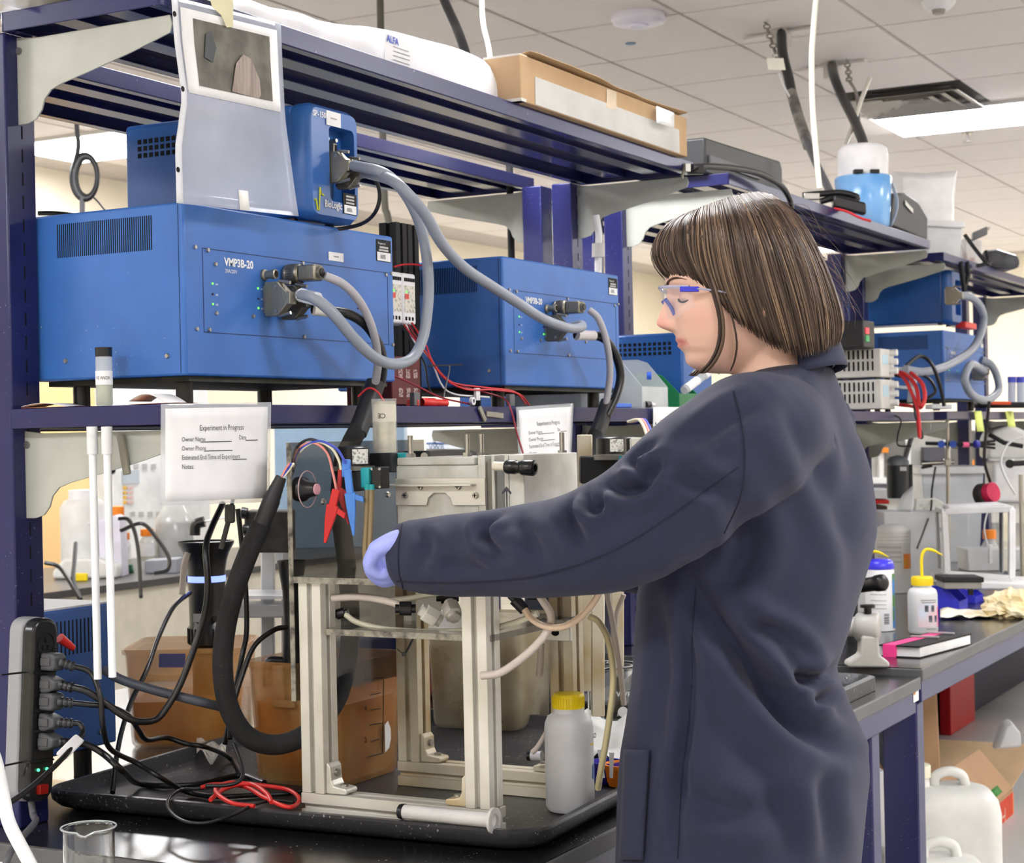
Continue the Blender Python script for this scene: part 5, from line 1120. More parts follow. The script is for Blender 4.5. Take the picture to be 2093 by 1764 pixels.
tag(MB().tube(spl([at(-30, 1500, Y=1.70), at(-8, 1560, Y=1.70), at(5, 1620, Y=1.70), at(18, 1680, Y=1.69), at(45, 1735, Y=1.68), at(75, 1790, Y=1.67)], 8), .0092, 12).obj('white_hose', mat('hose_bright', (244, 246, 248), .4)), 'thick white hose crossing the bottom left corner', 'hose')
# loose leads and cords
def lay(name, lbl, pts, r, m, cat='cable', **k):
    return tag(MB().tube(spl([at(*p[:2], **({'Z': p[2]} if p[3:] else {'D': p[2]})) for p in pts], 7), r, 8).obj(name, m), lbl, cat, k.get('grp'))
zz = TZ+.028
lay('red_lead', 'coil of red test lead lying on the tray edge', [(410, 1610, .802, 1), (440, 1603, .806, 1), (500, 1608, .808, 1), (540, 1630, .806, 1), (590, 1650, .803, 1), (612, 1635, .80, 1), (590, 1615, .802, 1), (530, 1605, .806, 1), (470, 1600, .812, 1), (440, 1615, .812, 1), (470, 1640, .806, 1), (520, 1648, .804, 1)], .0034, RED)
lay('red_lead', 'second loop of red lead crossing the coil on the tray', [(430, 1635, .803, 1), (460, 1612, .81, 1), (510, 1602, .813, 1), (545, 1622, .81, 1), (555, 1640, .805, 1)], .0036, RED)
lay('black_lead', 'thin black lead curling over the tray rim above the bench', [(600, 1640, .802, 1), (560, 1636, .803, 1), (520, 1645, .803, 1), (470, 1668, .800, 1), (420, 1682, .797, 1), (375, 1678, .797, 1), (345, 1655, .80, 1), (345, 1632, .803, 1), (370, 1615, .804, 1), (410, 1612, .803, 1)], .0026, CORD)
lay('black_lead', 'black lead lying inside the tray from the braided loop', [(478, 1520, 2.6), (492, 1560, 2.58), (495, 1590, 2.56), (470, 1604, 2.55), (420, 1606, 2.54)], .003, CORD)
lay('black_cable', 'black cord rising beside the circulator to behind the sign', [(388, 1212, 3.33), (355, 1240, 3.2), (325, 1300, 3.1), (300, 1370, 3.0), (270, 1430, 2.95), (250, 1490, 2.9), (238, 1550, 2.85), (230, 1620, 2.79)], .0045, CORD)
lay('black_cable', 'straight black cord hanging right of the circulator', [(486, 1040, 2.9), (494, 1110, 2.9), (502, 1200, 2.9), (504, 1290, 2.9), (495, 1340, 2.9), (475, 1440, 2.85), (460, 1520, 2.8)], .0045, CORD)
lay('black_cable', 'black cord from the slim circulator back into the tray', [(585, 1282, 2.86), (560, 1288, 2.84), (520, 1320, 2.82), (495, 1380, 2.80), (475, 1450, 2.78), (470, 1510, 2.75)], .0045, CORD)
lay('grey_hose', 'dark grey hose sloping in front of the left tub', [(215, 1370, 2.72), (250, 1390, 2.70), (320, 1412, 2.68), (400, 1432, 2.66), (440, 1442, 2.68), (466, 1448, 2.70)], .0078, mat('hose_grey', (70, 74, 84), .5), 'hose')
t = thing('stained_plug', 'dirty dark plug hanging below the notice sheet', 'plug', at(460, 1115, D=2.6))
MB().obox(at(470, 1050, D=2.6), V(RT)*.0075, V(UP)*.014, V(FW)*.006).obj('plug_body', mat('dirty_dark', (60, 56, 50), .8, bump=.8, bscale=200, col2=(30, 29, 28)), t, bevel=.003)
MB().tube([at(466, 1068, D=2.6), at(459, 1095, D=2.6), at(452, 1122, D=2.6)], .004, 8).obj('tail', mat('dirty_dark', (60, 56, 50), .8), t)
MB().tube([at(474, 1032, D=2.6), at(480, 1000, D=2.62)], .003, 8).obj('lead', CORD, t)
# ---------------------------------------------------------------- the person at the bench
from mathutils.bvhtree import BVHTree
DP = 2.44
person = thing('person', 'person in navy lab coat and clear safety glasses reaching into the stand', 'person', (2.31, .86, 0))
def fuse(mb, vox, it=4, fac=.5):
    me = bpy.data.meshes.new('f'); me.from_pydata(mb.v, [], mb.f); me.validate()
    o = bpy.data.objects.new('f', me); COL.objects.link(o)
    r = o.modifiers.new('r', 'REMESH'); r.mode = 'VOXEL'; r.voxel_size = vox
    if it: s = o.modifiers.new('s', 'SMOOTH'); s.factor = fac; s.iterations = it
    out = bpy.data.meshes.new_from_object(o.evaluated_get(bpy.context.evaluated_depsgraph_get()))
    bpy.data.objects.remove(o); bpy.data.meshes.remove(me); return out
def coords(me):
    a = np.empty(len(me.vertices)*3); me.vertices.foreach_get('co', a); return a.reshape(-1, 3)
def normals(me):
    a = np.empty(len(me.vertices)*3); me.vertices.foreach_get('normal', a); return a.reshape(-1, 3)
def topx(a):
    d = a-CAM; w_ = d @ FW; return CX+FPX*(d @ RT)/w_, CY-FPX*(d @ UP)/w_
def finish(me, name, m, parent):
    a = coords(me)-np.array(WL[parent]); me.vertices.foreach_set('co', a.ravel()); me.update()
    me.name = name; me.materials.clear(); me.materials.append(m); me.shade_smooth()
    o = bpy.data.objects.new(name, me); COL.objects.link(o); o.parent = parent; WL[o] = WL[parent]; return o
def loft(mb, rings):
    n = len(rings[0]); k = len(mb.v)
    for r in rings: mb.v += [tuple(p) for p in r]
    m_ = len(rings)
    mb.f += [(k+j*n+i, k+j*n+(i+1) % n, k+(j+1)*n+(i+1) % n, k+(j+1)*n+i) for j in range(m_-1) for i in range(n)]
    mb.f += [tuple(range(k, k+n))[::-1], tuple(range(k+(m_-1)*n, k+m_*n))]
def rball(mb, pts, rs, n=18, k=6):
    """smooth limb with rounded ends"""
    P = spl(pts, k); R_ = list(np.interp(np.linspace(0, 1, len(P)), np.linspace(0, 1, len(rs)), rs))
    d0, d1 = (P[0]-P[1]).normalized(), (P[-1]-P[-2]).normalized()
    P = [P[0]+d0*R_[0]*.9, P[0]+d0*R_[0]*.6]+P+[P[-1]+d1*R_[-1]*.6, P[-1]+d1*R_[-1]*.9]
    R_ = [R_[0]*.3, R_[0]*.78]+R_+[R_[-1]*.78, R_[-1]*.3]
    mb.tube(P, R_, n)
TOR = [(748, 1548, 1704, .07), (762, 1524, 1716, .10), (785, 1494, 1732, .145), (820, 1462, 1745, .178), (870, 1425, 1761, .192), (920, 1390, 1776, .198), (970, 1365, 1785, .20), (1030, 1345, 1789, .20), (1090, 1330, 1790, .195), (1150, 1318, 1778, .185), (1200, 1309, 1763, .177), (1260, 1304, 1743, .172), (1310, 1300, 1728, .172), (1370, 1296, 1710, .175), (1420, 1290, 1722, .18), (1470, 1285, 1746, .185), (1530, 1276, 1773, .19), (1600, 1270, 1772, .19), (1680, 1266, 1765, .19), (1764, 1262, 1758, .192), (1900, 1258, 1752, .195), (2080, 1252, 1756, .2)]
def tor_ring(y, xl, xr, a, k=1.0, n=64):
    c = at((xl+xr)/2, y, D=DP); h = (xr-xl)/2*DP/FPX
    b = math.sqrt(max(h*h-(a*.476)**2, (h*.55)**2))/.879
    out = []
    for i in range(n):
        th = 2*math.pi*i/n; ct, st = math.cos(th), math.sin(th); e = 2/2.25
        out.append(V((c.x+k*a*math.copysign(abs(ct)**e, ct), c.y+k*b*math.copysign(abs(st)**e, st), c.z)))
    return out
SLV = [((1600, 868, 2.25), .070), ((1530, 900, 2.125), .088), ((1455, 952, 2.09), .088), ((1385, 1008, 2.07), .084), ((1315, 1060, 2.055), .080), ((1240, 1095, 2.05), .077), ((1150, 1118, 2.05), .069), ((1060, 1128, 2.055), .063), ((960, 1133, 2.062), .058), ((880, 1135, 2.068), .0545), ((826, 1134, 2.074), .0505)]
SLP = [at(p[0], p[1], X=p[2]) for p, r in SLV]; SLR = [r for p, r in SLV]
RSP = [V((2.44, .83, 1.385)), V((2.49, .90, 1.29)), V((2.50, .98, 1.19)), V((2.43, 1.04, 1.165)), V((2.36, 1.08, 1.165)), V((2.32, 1.10, 1.17))]; RSR = [.078, .08, .072, .064, .056, .05]
coat = MB()
loft(coat, [tor_ring(*t_) for t_ in TOR])
for P, R_ in ((SLP, SLR), (RSP, RSR)):
    q = spl(P, 6); rr = list(np.interp(np.linspace(0, 1, len(q)), np.linspace(0, 1, len(R_)), R_)); coat.tube(q, rr, 28)
cme = fuse(coat, .006, 8)
# folds pressed into the cloth
A = coords(cme); Nn = normals(cme); px_, py_ = topx(A); facing = np.clip(-(Nn @ FW)*1.6, 0, 1)
def seg_dist(x, y, poly):
    best = np.full(x.shape, 1e9); tpos = np.zeros(x.shape); side = np.zeros(x.shape)
    L = 0; tot = sum(math.dist(poly[i], poly[i+1]) for i in range(len(poly)-1))
    for (x0, y0), (x1, y1) in zip(poly[:-1], poly[1:]):
        dx, dy = x1-x0, y1-y0; l2 = dx*dx+dy*dy; l = math.sqrt(l2)
        t = np.clip(((x-x0)*dx+(y-y0)*dy)/l2, 0, 1); d = np.hypot(x-x0-t*dx, y-y0-t*dy)
        m = d < best; best[m] = d[m]; tpos[m] = (L+t[m]*l)/tot; side[m] = np.sign((x[m]-x0)*dy-(y[m]-y0)*dx); L += l
    return best, tpos, side
def smooth_poly(P): return [(p.x, p.y) for p in spl([V((a, b, 0)) for a, b in P], 6)]
disp = np.zeros(len(A))
FOLDS = [  # polyline in the picture, half width, depth in m (negative = valley), raised shoulder
    ([(1400, 1165), (1440, 1230), (1500, 1310), (1560, 1400), (1620, 1470), (1700, 1520), (1762, 1545)], 24, -.020, .012),
    ([(1470, 1200), (1540, 1270), (1600, 1330), (1640, 1400), (1700, 1450), (1755, 1490)], 18, -.010, .008),
    ([(1530, 1280), (1590, 1285), (1640, 1330), (1650, 1380)], 15, -.008, .005),
    ([(1610, 1390), (1650, 1385), (1690, 1370), (1708, 1365)], 13, -.009, .006),
    ([(1640, 1440), (1680, 1430), (1705, 1395)], 12, -.007, .005),
    ([(1414, 1190), (1412, 1290), (1412, 1400), (1405, 1500), (1390, 1600), (1386, 1764)], 14, -.012, .006),
    ([(1330, 1230), (1350, 1300), (1360, 1380), (1350, 1460), (1340, 1540)], 22, -.006, .004),
    ([(1385, 1600), (1440, 1640), (1520, 1660), (1600, 1650)], 26, -.006, .005),
    ([(1480, 1480), (1540, 1560), (1590, 1650), (1620, 1764)], 30, -.006, .005),
    ([(1700, 1560), (1680, 1620), (1690, 1700), (1700, 1764)], 22, -.006, .005),
    ([(1700, 780), (1720, 880), (1735, 980), (1740, 1080)], 22, -.006, .005),
    ([(1600, 800), (1640, 900), (1700, 1020), (1745, 1140), (1730, 1250)], 26, -.006, .005),
    ([(1500, 1020), (1530, 1100), (1500, 1180), (1440, 1180)], 28, -.010, .006),
    ([(1350, 940), (1330, 975), (1300, 1000), (1265, 1000), (1235, 985)], 13, -.013, .010),
    ([(1345, 905), (1320, 920), (1296, 945), (1310, 965), (1345, 952)], 9, -.008, .006),
    ([(1200, 1005), (1205, 1030), (1215, 1045), (1230, 1030), (1228, 1000)], 10, -.010, .009),
    ([(1170, 1010), (1165, 1050), (1180, 1090), (1200, 1120)], 14, -.009, .008),
    ([(1030, 1038), (1000, 1060), (985, 1085), (1000, 1115), (1030, 1140)], 12, -.012, .008),
    ([(1060, 1060), (1090, 1110), (1110, 1150)], 16, -.006, .005),
    ([(860, 1080), (875, 1120), (855, 1160)], 14, -.005, .004),
    ([(900, 1150), (950, 1160), (1000, 1165)], 16, -.004, .004),
    ([(1390, 960), (1440, 990), (1490, 1005)], 18, -.007, .006),
    ([(1560, 820), (1500, 850), (1440, 890), (1400, 905)], 20, -.008, .006),
]
for poly, wd, dep, rise in FOLDS:
    d, t, sd = seg_dist(px_, py_, smooth_poly(poly))
    env = np.clip(np.sin(np.pi*np.clip(t, .02, .98)), 0, 1)**.6
    disp += 1.55*env*(dep*np.exp(-(d/wd)**2)+rise*np.exp(-((d-1.9*wd)/(1.1*wd))**2))
ln = np.array([noise.noise(V((p[0]*10, p[1]*10, p[2]*6))) for p in A])
A2 = A+Nn*((disp*facing)[:, None])+Nn*(ln*.0045)[:, None]
cme.vertices.foreach_set('co', A2.ravel()); cme.update()
COAT = mat('navy_twill', (28, 32, 60), .8, var=.05, scale=40, bump=.35, bscale=1400, sheen=.08)
coat_bvh = BVHTree.FromPolygons([tuple(v.co) for v in cme.vertices], [tuple(p.vertices) for p in cme.polygons])
co = finish(cme, 'lab_coat', COAT, person)
sm_ = co.modifiers.new('s', 'SMOOTH'); sm_.factor = .5; sm_.iterations = 2
def on_coat(x, y):
    r = (at(x, y, D=1)-V(CAM)).normalized(); h = coat_bvh.ray_cast(V(CAM), r); return h[0], h[1]
SEAM_C = mat('coat_seam', (24, 27, 46), .9)
for P in ([(812, 1188), (870, 1190), (960, 1190), (1080, 1180), (1180, 1155), (1270, 1118), (1360, 1062), (1440, 1005), (1510, 955)],
          [(1500, 800), (1515, 860), (1522, 930), (1515, 1010), (1480, 1090)],
          [(1422, 1200), (1416, 1300), (1414, 1400), (1404, 1500), (1392, 1600), (1388, 1700), (1385, 1755)],
          [(1320, 1545), (1318, 1600), (1312, 1680), (1308, 1755)],
          [(822, 1072), (815, 1120), (816, 1170), (824, 1202)]):
    pts = []
    for (x, y) in smooth_poly(P):
        h, n_ = on_coat(x, y)
        if h is not None: pts.append(h+n_*.0002)
    if len(pts) > 3: MB().tube(pts, .0013, 5).obj('seam', SEAM_C, co)
# patch pocket
pk = MB(); gx, gy = 8, 16; ok_ = []
def pock(u, v):
    xl_, xr_ = 1284-10*v, 1333-14*v; h, n_ = on_coat(xl_+(xr_-xl_)*u, 1532+225*v)
    return (h+n_*.006) if h is not None else at(1300, 1600, D=2.3)
pk.grid(pock, gx, gy); pk.obj('pocket', COAT, co, solid=.003)
# collar: stand and fold
cc = at(1618, 752, D=DP+.005); col_ = MB()
def collar(u, v):
    th = math.radians(-60+300*u)-math.pi/2-.0      # open at the front
    f = [(.060, -.012), (.056, .012), (.057, .028), (.062, .031), (.068, .020), (.074, .002), (.078, -.014)]
    k = v*6; i = min(5, int(k)); w_ = k-i; r = f[i][0]*(1-w_)+f[i+1][0]*w_; z = f[i][1]*(1-w_)+f[i+1][1]*w_
    dx, dy = math.cos(th), math.sin(th)
    tilt = -.020*(dy+.2)                              # higher at the nape
    return cc+V((dx*r*1.08, dy*r*.98, z+tilt))
col_.grid(collar, 40, 13); col_.obj('collar', COAT, co, solid=.0025)

# ---- body: one continuous surface
body = MB()
HP = 2.43
ys = [414, 420, 428, 438, 450, 470, 490, 510, 530, 545, 560, 570, 580, 590, 600, 610, 620, 630, 640, 650, 658, 664, 670, 675, 680, 685, 690, 693, 696, 699, 701, 703, 705, 708, 712, 717, 722, 728, 734, 740, 746, 752, 758, 763]
XF = ([414, 426, 450, 490, 530, 560, 576, 590, 605, 625, 645, 665, 676, 690, 697, 702, 707, 713, 721, 730, 738, 748, 757, 764], [1510, 1450, 1410, 1378, 1364, 1361, 1361, 1368, 1372, 1374, 1376, 1379, 1380, 1383, 1385.5, 1388, 1389.5, 1392, 1400, 1401, 1401, 1408, 1426, 1455])
XB = ([414, 435, 470, 520, 570, 620, 660, 700, 740, 764], [1560, 1615, 1650, 1668, 1664, 1650, 1632, 1612, 1600, 1595])
WD = ([414, 420, 428, 450, 490, 540, 590, 630, 660, 690, 715, 735, 750, 764], [.014, .030, .042, .060, .071, .077, .076, .072, .067, .061, .054, .045, .036, .025])
NO = ([584, 592, 605, 625, 645, 657, 664, 669, 674, 679, 684], [0, 3, 11, 21, 30, 36, 37.5, 33, 19, 6, 0])
rings = []; U = DP/FPX; nh = 96
for y in ys:
    xf, xb, wd = np.interp(y, *XF), np.interp(y, *XB), np.interp(y, *WD)
    nz = np.interp(y, *NO)*U if 580 < y < 688 else 0; sg = np.interp(y, [590, 630, 655, 675], [.0055, .0075, .0115, .012])
    r_ = []; mid = xf+(xb-xf)*.56
    for i in range(nh):
        th = 2*math.pi*i/nh; ct, st = math.cos(th), math.sin(th)
        hx = (xb-mid)*U if ct > 0 else (mid-xf)*U
        e = 1 if ct > 0 else .86
        x = hx*math.copysign(abs(ct)**e, ct); lat = wd*math.copysign(abs(st)**(.93 if ct < 0 else 1), st)
        if ct < 0:
            x -= nz*math.exp(-(lat/sg)**2)
            if 655 < y < 680: x -= .006*math.exp(-((abs(lat)-.0125)/.005)**2)*math.exp(-((y-667)/8)**2)      # nostril wings
            x += .011*math.exp(-((abs(lat)-.031)/.015)**2)*math.exp(-((y-608)/13)**2)                          # eye sockets
            x -= .005*math.exp(-((abs(lat)-.035)/.02)**2)*math.exp(-((y-645)/22)**2)                           # cheeks
            x -= .0035*math.exp(-((abs(lat)-.028)/.02)**2)*math.exp(-((y-584)/8)**2)                           # brow ridge
            x += -.0030*math.exp(-(lat/.020)**2)*math.exp(-((y-695)/3.2)**2)-.0042*math.exp(-(lat/.019)**2)*math.exp(-((y-708.5)/3.6)**2)+.0045*math.exp(-(lat/.021)**2)*math.exp(-((y-702)/1.7)**2)   # lips
        r_.append(at(mid, y, D=HP)+V(RT)*x-V(FW)*lat)
    rings.append(r_)
loft(body, rings)
def hd(x, y, lat): return at(x, y, D=HP)-V(FW)*lat
for s in (1, -1):
    body.sph(hd(1403, 611, .031*s), .0128, 20, 14)                                                             # eyelids over the eyes
    body.add(*(lambda m_: (m_.v, m_.f))(MB().sph(hd(1546, 634, .078*s), (.012, .010, .026), 16, 12)))           # ears
rball(body, [hd(1560, 690, 0), hd(1568, 740, 0), hd(1590, 800, 0)], [.050, .051, .058], 28)
loft(body, [tor_ring(y, xl, xr, a, .74, 40) for y, xl, xr, a in TOR[2:] if y < 1650])
for P, R_ in ((SLP, SLR), (RSP, RSR)):
    rball(body, P[1:], [r*k for r, k in zip(R_[1:], np.linspace(.62, .5, len(R_)-1))], 20)
for x in (2.22, 2.40):
    rball(body, [V((x, .86, .86)), V((x, .875, .48)), V((x, .855, .10))], [.085, .055, .04], 20)
    rball(body, [V((x, .85, .045)), V((x, .93, .04)), V((x, 1.0, .03))], [.035, .034, .026], 16)
bme = fuse(body, .0028, 2, .35)
A = coords(bme); px_, py_ = topx(A); lat = -((A-np.array(at(1500, 600, D=HP))) @ FW)
ca = bme.color_attributes.new('tint', 'FLOAT_COLOR', 'POINT')
skin = np.array(lin((232, 190, 170))[:3]); lip = np.array(lin((205, 128, 120))[:3]); flush = np.array(lin((225, 150, 138))[:3])
def blob(x, y, sx, sy): return np.exp(-((px_-x)/sx)**2-((py_-y)/sy)**2)
wl = np.clip(blob(1384, 701, 20, 9)*1.6, 0, 1)*(np.abs(lat) < .03); wf = np.clip(.65*blob(1352, 664, 16, 16)+.30*blob(1430, 655, 35, 30)+.5*blob(1545, 634, 25, 35), 0, 1)
c = skin*(1-wf)[:, None]+flush*wf[:, None]; c = c*(1-wl)[:, None]+lip*wl[:, None]
ca.data.foreach_set('color', np.concatenate([c, np.ones((len(c), 1))], 1).astype(np.float32).ravel())
SKIN = mat('skin', (232, 190, 170), .45, sub=.15, bump=.08, bscale=900)
nt = SKIN.node_tree; an = nt.nodes.new('ShaderNodeAttribute'); an.attribute_name = 'tint'; nt.links.new(an.outputs['Color'], nt.nodes['Principled BSDF'].inputs['Base Color'])
bo = finish(bme, 'body', SKIN, person)
# eyes and brows
DKH = mat('lash_dark', (50, 36, 30), .6)
for s in (1, -1):
    MB().tube(spl([hd(1383, 614, .025*s), hd(1385, 619, .031*s), hd(1394, 621, .040*s), hd(1412, 614, .0465*s)], 5), [.0006]+[.0017]*14+[.0006], 6).obj('eyelashes', DKH, person)
    MB().tube(spl([hd(1362, 584, .014*s), hd(1366, 576, .026*s), hd(1378, 573, .040*s), hd(1396, 578, .052*s)], 5), [.0012]+[.0026]*10+[.0018, .0014, .001, .0008, .0005], 6, flat=.6).obj('eyebrow', mat('brow_brown', (96, 70, 56), .8), person)
    MB().sph(hd(1400, 615, .0330*s), .0098, 12, 8).obj('eye', mat('eye_shade', (205, 172, 158), .3), person)

# ---- hair
GS = [0, .1, .2, .32, .45, .6, .75, .9, 1]
GP = [[(1392, 440), (1358, 462), (1340, 485), (1331, 515), (1338, 545), (1362, 574)],
      [(1402, 436), (1375, 460), (1362, 490), (1360, 520), (1372, 552), (1398, 585)],
      [(1420, 428), (1400, 455), (1395, 490), (1400, 530), (1415, 568), (1440, 604)],
      [(1450, 416), (1440, 450), (1440, 500), (1450, 560), (1465, 610), (1492, 668)],
      [(1490, 402), (1490, 450), (1500, 520), (1515, 590), (1535, 650), (1562, 722)],
      [(1520, 395), (1535, 450), (1560, 530), (1580, 600), (1600, 670), (1618, 738)],
      [(1550, 391), (1580, 440), (1615, 520), (1640, 600), (1655, 670), (1662, 729)],
      [(1575, 396), (1620, 445), (1665, 530), (1695, 610), (1708, 670), (1700, 713)],
      [(1585, 400), (1640, 455), (1688, 545), (1716, 625), (1724, 665), (1712, 701)]]
LM = [.016, .048, .072, .084, .091, .094, .088, .058, .008]
NG = 13
def resamp(g, k): q = spl([V((a, b, 0)) for a, b in g], 6); return np.interp(np.linspace(0, 1, NG), np.linspace(0, 1, len(q)), [p[k] for p in q])
GR = np.array([[resamp(g, 0), resamp(g, 1)] for g in GP])        # (s, xy, t)
def hair_pt(s, t, side, inset=0.0, dx=0.0, dy=0.0):
    i = min(len(GS)-2, int(np.searchsorted(GS, s, 'right')-1)); f = (s-GS[i])/(GS[i+1]-GS[i])
    q = t*(NG-1); j = min(NG-2, int(q)); h = q-j
    G = GR[i]*(1-f)+GR[i+1]*f; x = G[0, j]*(1-h)+G[0, j+1]*h+dx; y = G[1, j]*(1-h)+G[1, j+1]*h+dy
    lm = np.interp(s, GS, LM); la = lm*math.sin(min(1, t*2.3)*math.pi/2)**.8*(1-.10*max(0, t-.7)/.3)
    cx_, cy_ = 1515, 560
    k = 1-inset/.11
    return hd(cx_+(x-cx_)*k, cy_+(y-cy_)*k if inset else y, la*side*k)
hair = MB(); cols = []
def add_strand(pts, r, colr, n=5, fl=.45):
    k0 = len(hair.v); m_ = len(pts)
    hair.tube(pts, [r*(.7+.3*math.sin(math.pi*min(1, i/(m_-1)*1.1))) if i < m_-1 else r*.25 for i in range(m_)], n, True, fl)
    cols.extend([colr]*(len(hair.v)-k0))
hc = [np.array(lin(c_)) for c_ in ((54, 41, 35), (76, 60, 51), (98, 79, 66), (132, 108, 86))]
def hcol(): 
    q = random.random(); return hc[0] if q < .26 else hc[1] if q < .64 else hc[2] if q < .90 else hc[3]
for side in (1, -1):                                             # scalp shell under the strands
    k0 = len(hair.v); hair.grid(lambda u, v: hair_pt(u, v*.97, side, .006), 40, 16); cols.extend([hc[0]]*(len(hair.v)-k0))
    for k in range(1900 if side == 1 else 700):
        s0 = random.random(); ds = random.gauss(0, .014); ins = random.uniform(0, .008)**1.0; tl = random.uniform(.93, 1.02); ph = random.uniform(0, 6)
        amp = random.uniform(0, 2.2); clr = hcol(); pts = []
        nseg = 11
        for i in range(nseg):
            t = i/(nseg-1)*tl; s = min(1, max(0, s0+ds*t))
            pts.append(hair_pt(s, min(1, t), side, ins, amp*math.sin(ph+t*4), (t-1)*20 if t > 1 else 0))
        add_strand(pts, random.uniform(.0006, .0015), clr)
# face-framing locks on the near and far side
for side in (1, -1):
    for k in range(34):
        j = random.gauss(0, 3.2); l = random.gauss(0, .003); c_ = hcol()
        add_strand(spl([hd(1432+j, 560, (.074+l)*side), hd(1447+j*.8, 610, (.078+l)*side), hd(1459+j*.8, 660, (.078+l)*side), hd(1459+j*.9, 705, (.072+l)*side), hd(1446+j, 740, (.066+l)*side), hd(1424+j*1.3, 766, (.058+l)*side)], 3), random.uniform(.0010, .0018), c_)
    for k in range(7):
        j = random.gauss(0, 1.2); c_ = hc[0]
        add_strand(spl([hd(1468+j, 610, .080*side), hd(1483+j, 660, .080*side), hd(1492+j, 705, .076*side), hd(1489+j, 740, .07*side), hd(1481+j, 762, .066*side)], 3), .0009, c_)
for k in range(120):                                             # loose flyaway hairs
    s0 = random.uniform(.3, 1); t0 = random.uniform(.0, .55); side = random.choice((1, 1, -1)); p0 = hair_pt(s0, t0, side); p1 = hair_pt(s0, min(1, t0+.25), side)
    o = (p0-hd(1515, 560, 0)).normalized(); e = random.uniform(.004, .024)
    add_strand(spl([p0, p0*.6+p1*.4+o*e, p1+o*e*random.uniform(.6, 1.6)], 4), .00035, hc[2], 3, 1)
HAIR = mat('brown_hair', (110, 86, 70), .42, spec=.4)
nt = HAIR.node_tree; an = nt.nodes.new('ShaderNodeAttribute'); an.attribute_name = 'tint'; nt.links.new(an.outputs['Color'], nt.nodes['Principled BSDF'].inputs['Base Color'])
cols_ = np.array(cols, dtype=np.float32)
ho = hair.obj('hair', HAIR, person, smooth=0); ho.data.shade_smooth()
ca = ho.data.color_attributes.new('tint', 'FLOAT_COLOR', 'POINT'); ca.data.foreach_set('color', cols_.ravel())

# ---- safety glasses
gl = bpy.data.objects.new('safety_glasses', None); COL.objects.link(gl); gl.parent = person; WL[gl] = WL[person]
LENS = mat('lens_clear', (225, 230, 250), .03, alpha=.07, spec=1.0)
def lens(u, v):
    th = (u-.5)*2*1.12; l = .066*math.sin(th)/math.sin(1.12); back = (1-math.cos(th))*.060
    top = 588+6*abs(u-.5)*2; bot = 655-22*max(0, abs(u-.5)*2-.55)/.45+(-16 if abs(u-.5) < .09 else 0)
    y = top+(bot-top)*v; return hd(1349+v*12, y, l)+V(RT)*back
MB().grid(lens, 40, 10).obj('lens', LENS, gl, solid=.0018)
MB().tube([lens(i/30, 0) for i in range(31)], .0024, 6).obj('brow_bar', mat('frame_clear', (205, 205, 235), .1, alpha=.7), gl)
BLUEFR = mat('frame_blue', (58, 62, 205), .25)
for s, u in ((1, 1.0), (-1, 0.0)):
    a = lens(u, .05)
    MB().tube(spl([a, hd(1400, 597, .071*s), hd(1440, 602, .077*s), hd(1500, 612, .082*s), hd(1548, 620, .082*s)], 5), .0026, 8, flat=.6).obj('temple_arm', mat('frame_clear', (205, 205, 235), .1, alpha=.7), gl)
    MB().obox(hd(1398, 600, .0745*s), V(RT)*.013, V(UP)*.0036, V(FW)*.0014).obj('blue_pad', BLUEFR, gl, bevel=.001)
    MB().tube(spl([lens(.5+.12*s, .35), lens(.5+.12*s, .6)+V(RT)*.006, lens(.5+.13*s, .85)+V(RT)*.009], 4), .003, 6).obj('nose_pad', mat('pad_blue', (90, 100, 190), .3, alpha=.8), gl)

# ---- gloved hands
GLOVE = mat('nitrile_glove', (158, 168, 240), .5, bump=.25, bscale=160)
def hand(name, W, fx, fy, fz, tucked):
    """W wrist, fx towards the fingers, fy across the knuckles (index to little), fz out of the back of the hand"""
    m = MB(); fx, fy, fz = [V(q).normalized() for q in (fx, fy, fz)]
    K = .82
    def p(a, b, c): return W+(fx*a+fy*b+fz*c)*K
    rball(m, [p(-.012, 0, -.004), p(.02, 0, .0), p(.05, 0, -.006)], [.027, .030, .030], 20)
    for b, l, r in ((-.030, 1.0, .0098), (-.010, 1.08, .0101), (.010, 1.02, .0098), (.029, .84, .0088)):
        rball(m, [p(.0, b*.6, .002), p(.045, b*.9, .006), p(.078, b, .006)], [.0165, .0155, .0118], 14)
        rball(m, [p(.078, b, .006), p(.078+.022*l, b*.98, -.016), p(.078+.014*l, b*.94, -.040*l), p(.078-.020*l, b*.9, -.046*l)], [.0112, r, r*.94, r*.84], 14)
    rball(m, [p(.006, -.020, -.012), p(.034, -.034, -.028), p(.060, -.030, -.044), p(.080, -.016, -.050)], [.016, .0135, .0112, .0095], 14)
    me = fuse(m, .0026, 4, .5); return finish(me, name, GLOVE, person)
Wl = at(864, 1103, X=2.075)
hand('glove', Wl, -V(RT)*.90-V(UP)*.38, V(FW)*.80-V(UP)*.35+V(RT)*.10, -V(RT)*.36+V(UP)*.80-V(FW)*.40, True)
hand('glove', V((2.315, 1.105, 1.172)), (-.2, .95, .1), (.9, .35, .1), (0, .1, 1), True)
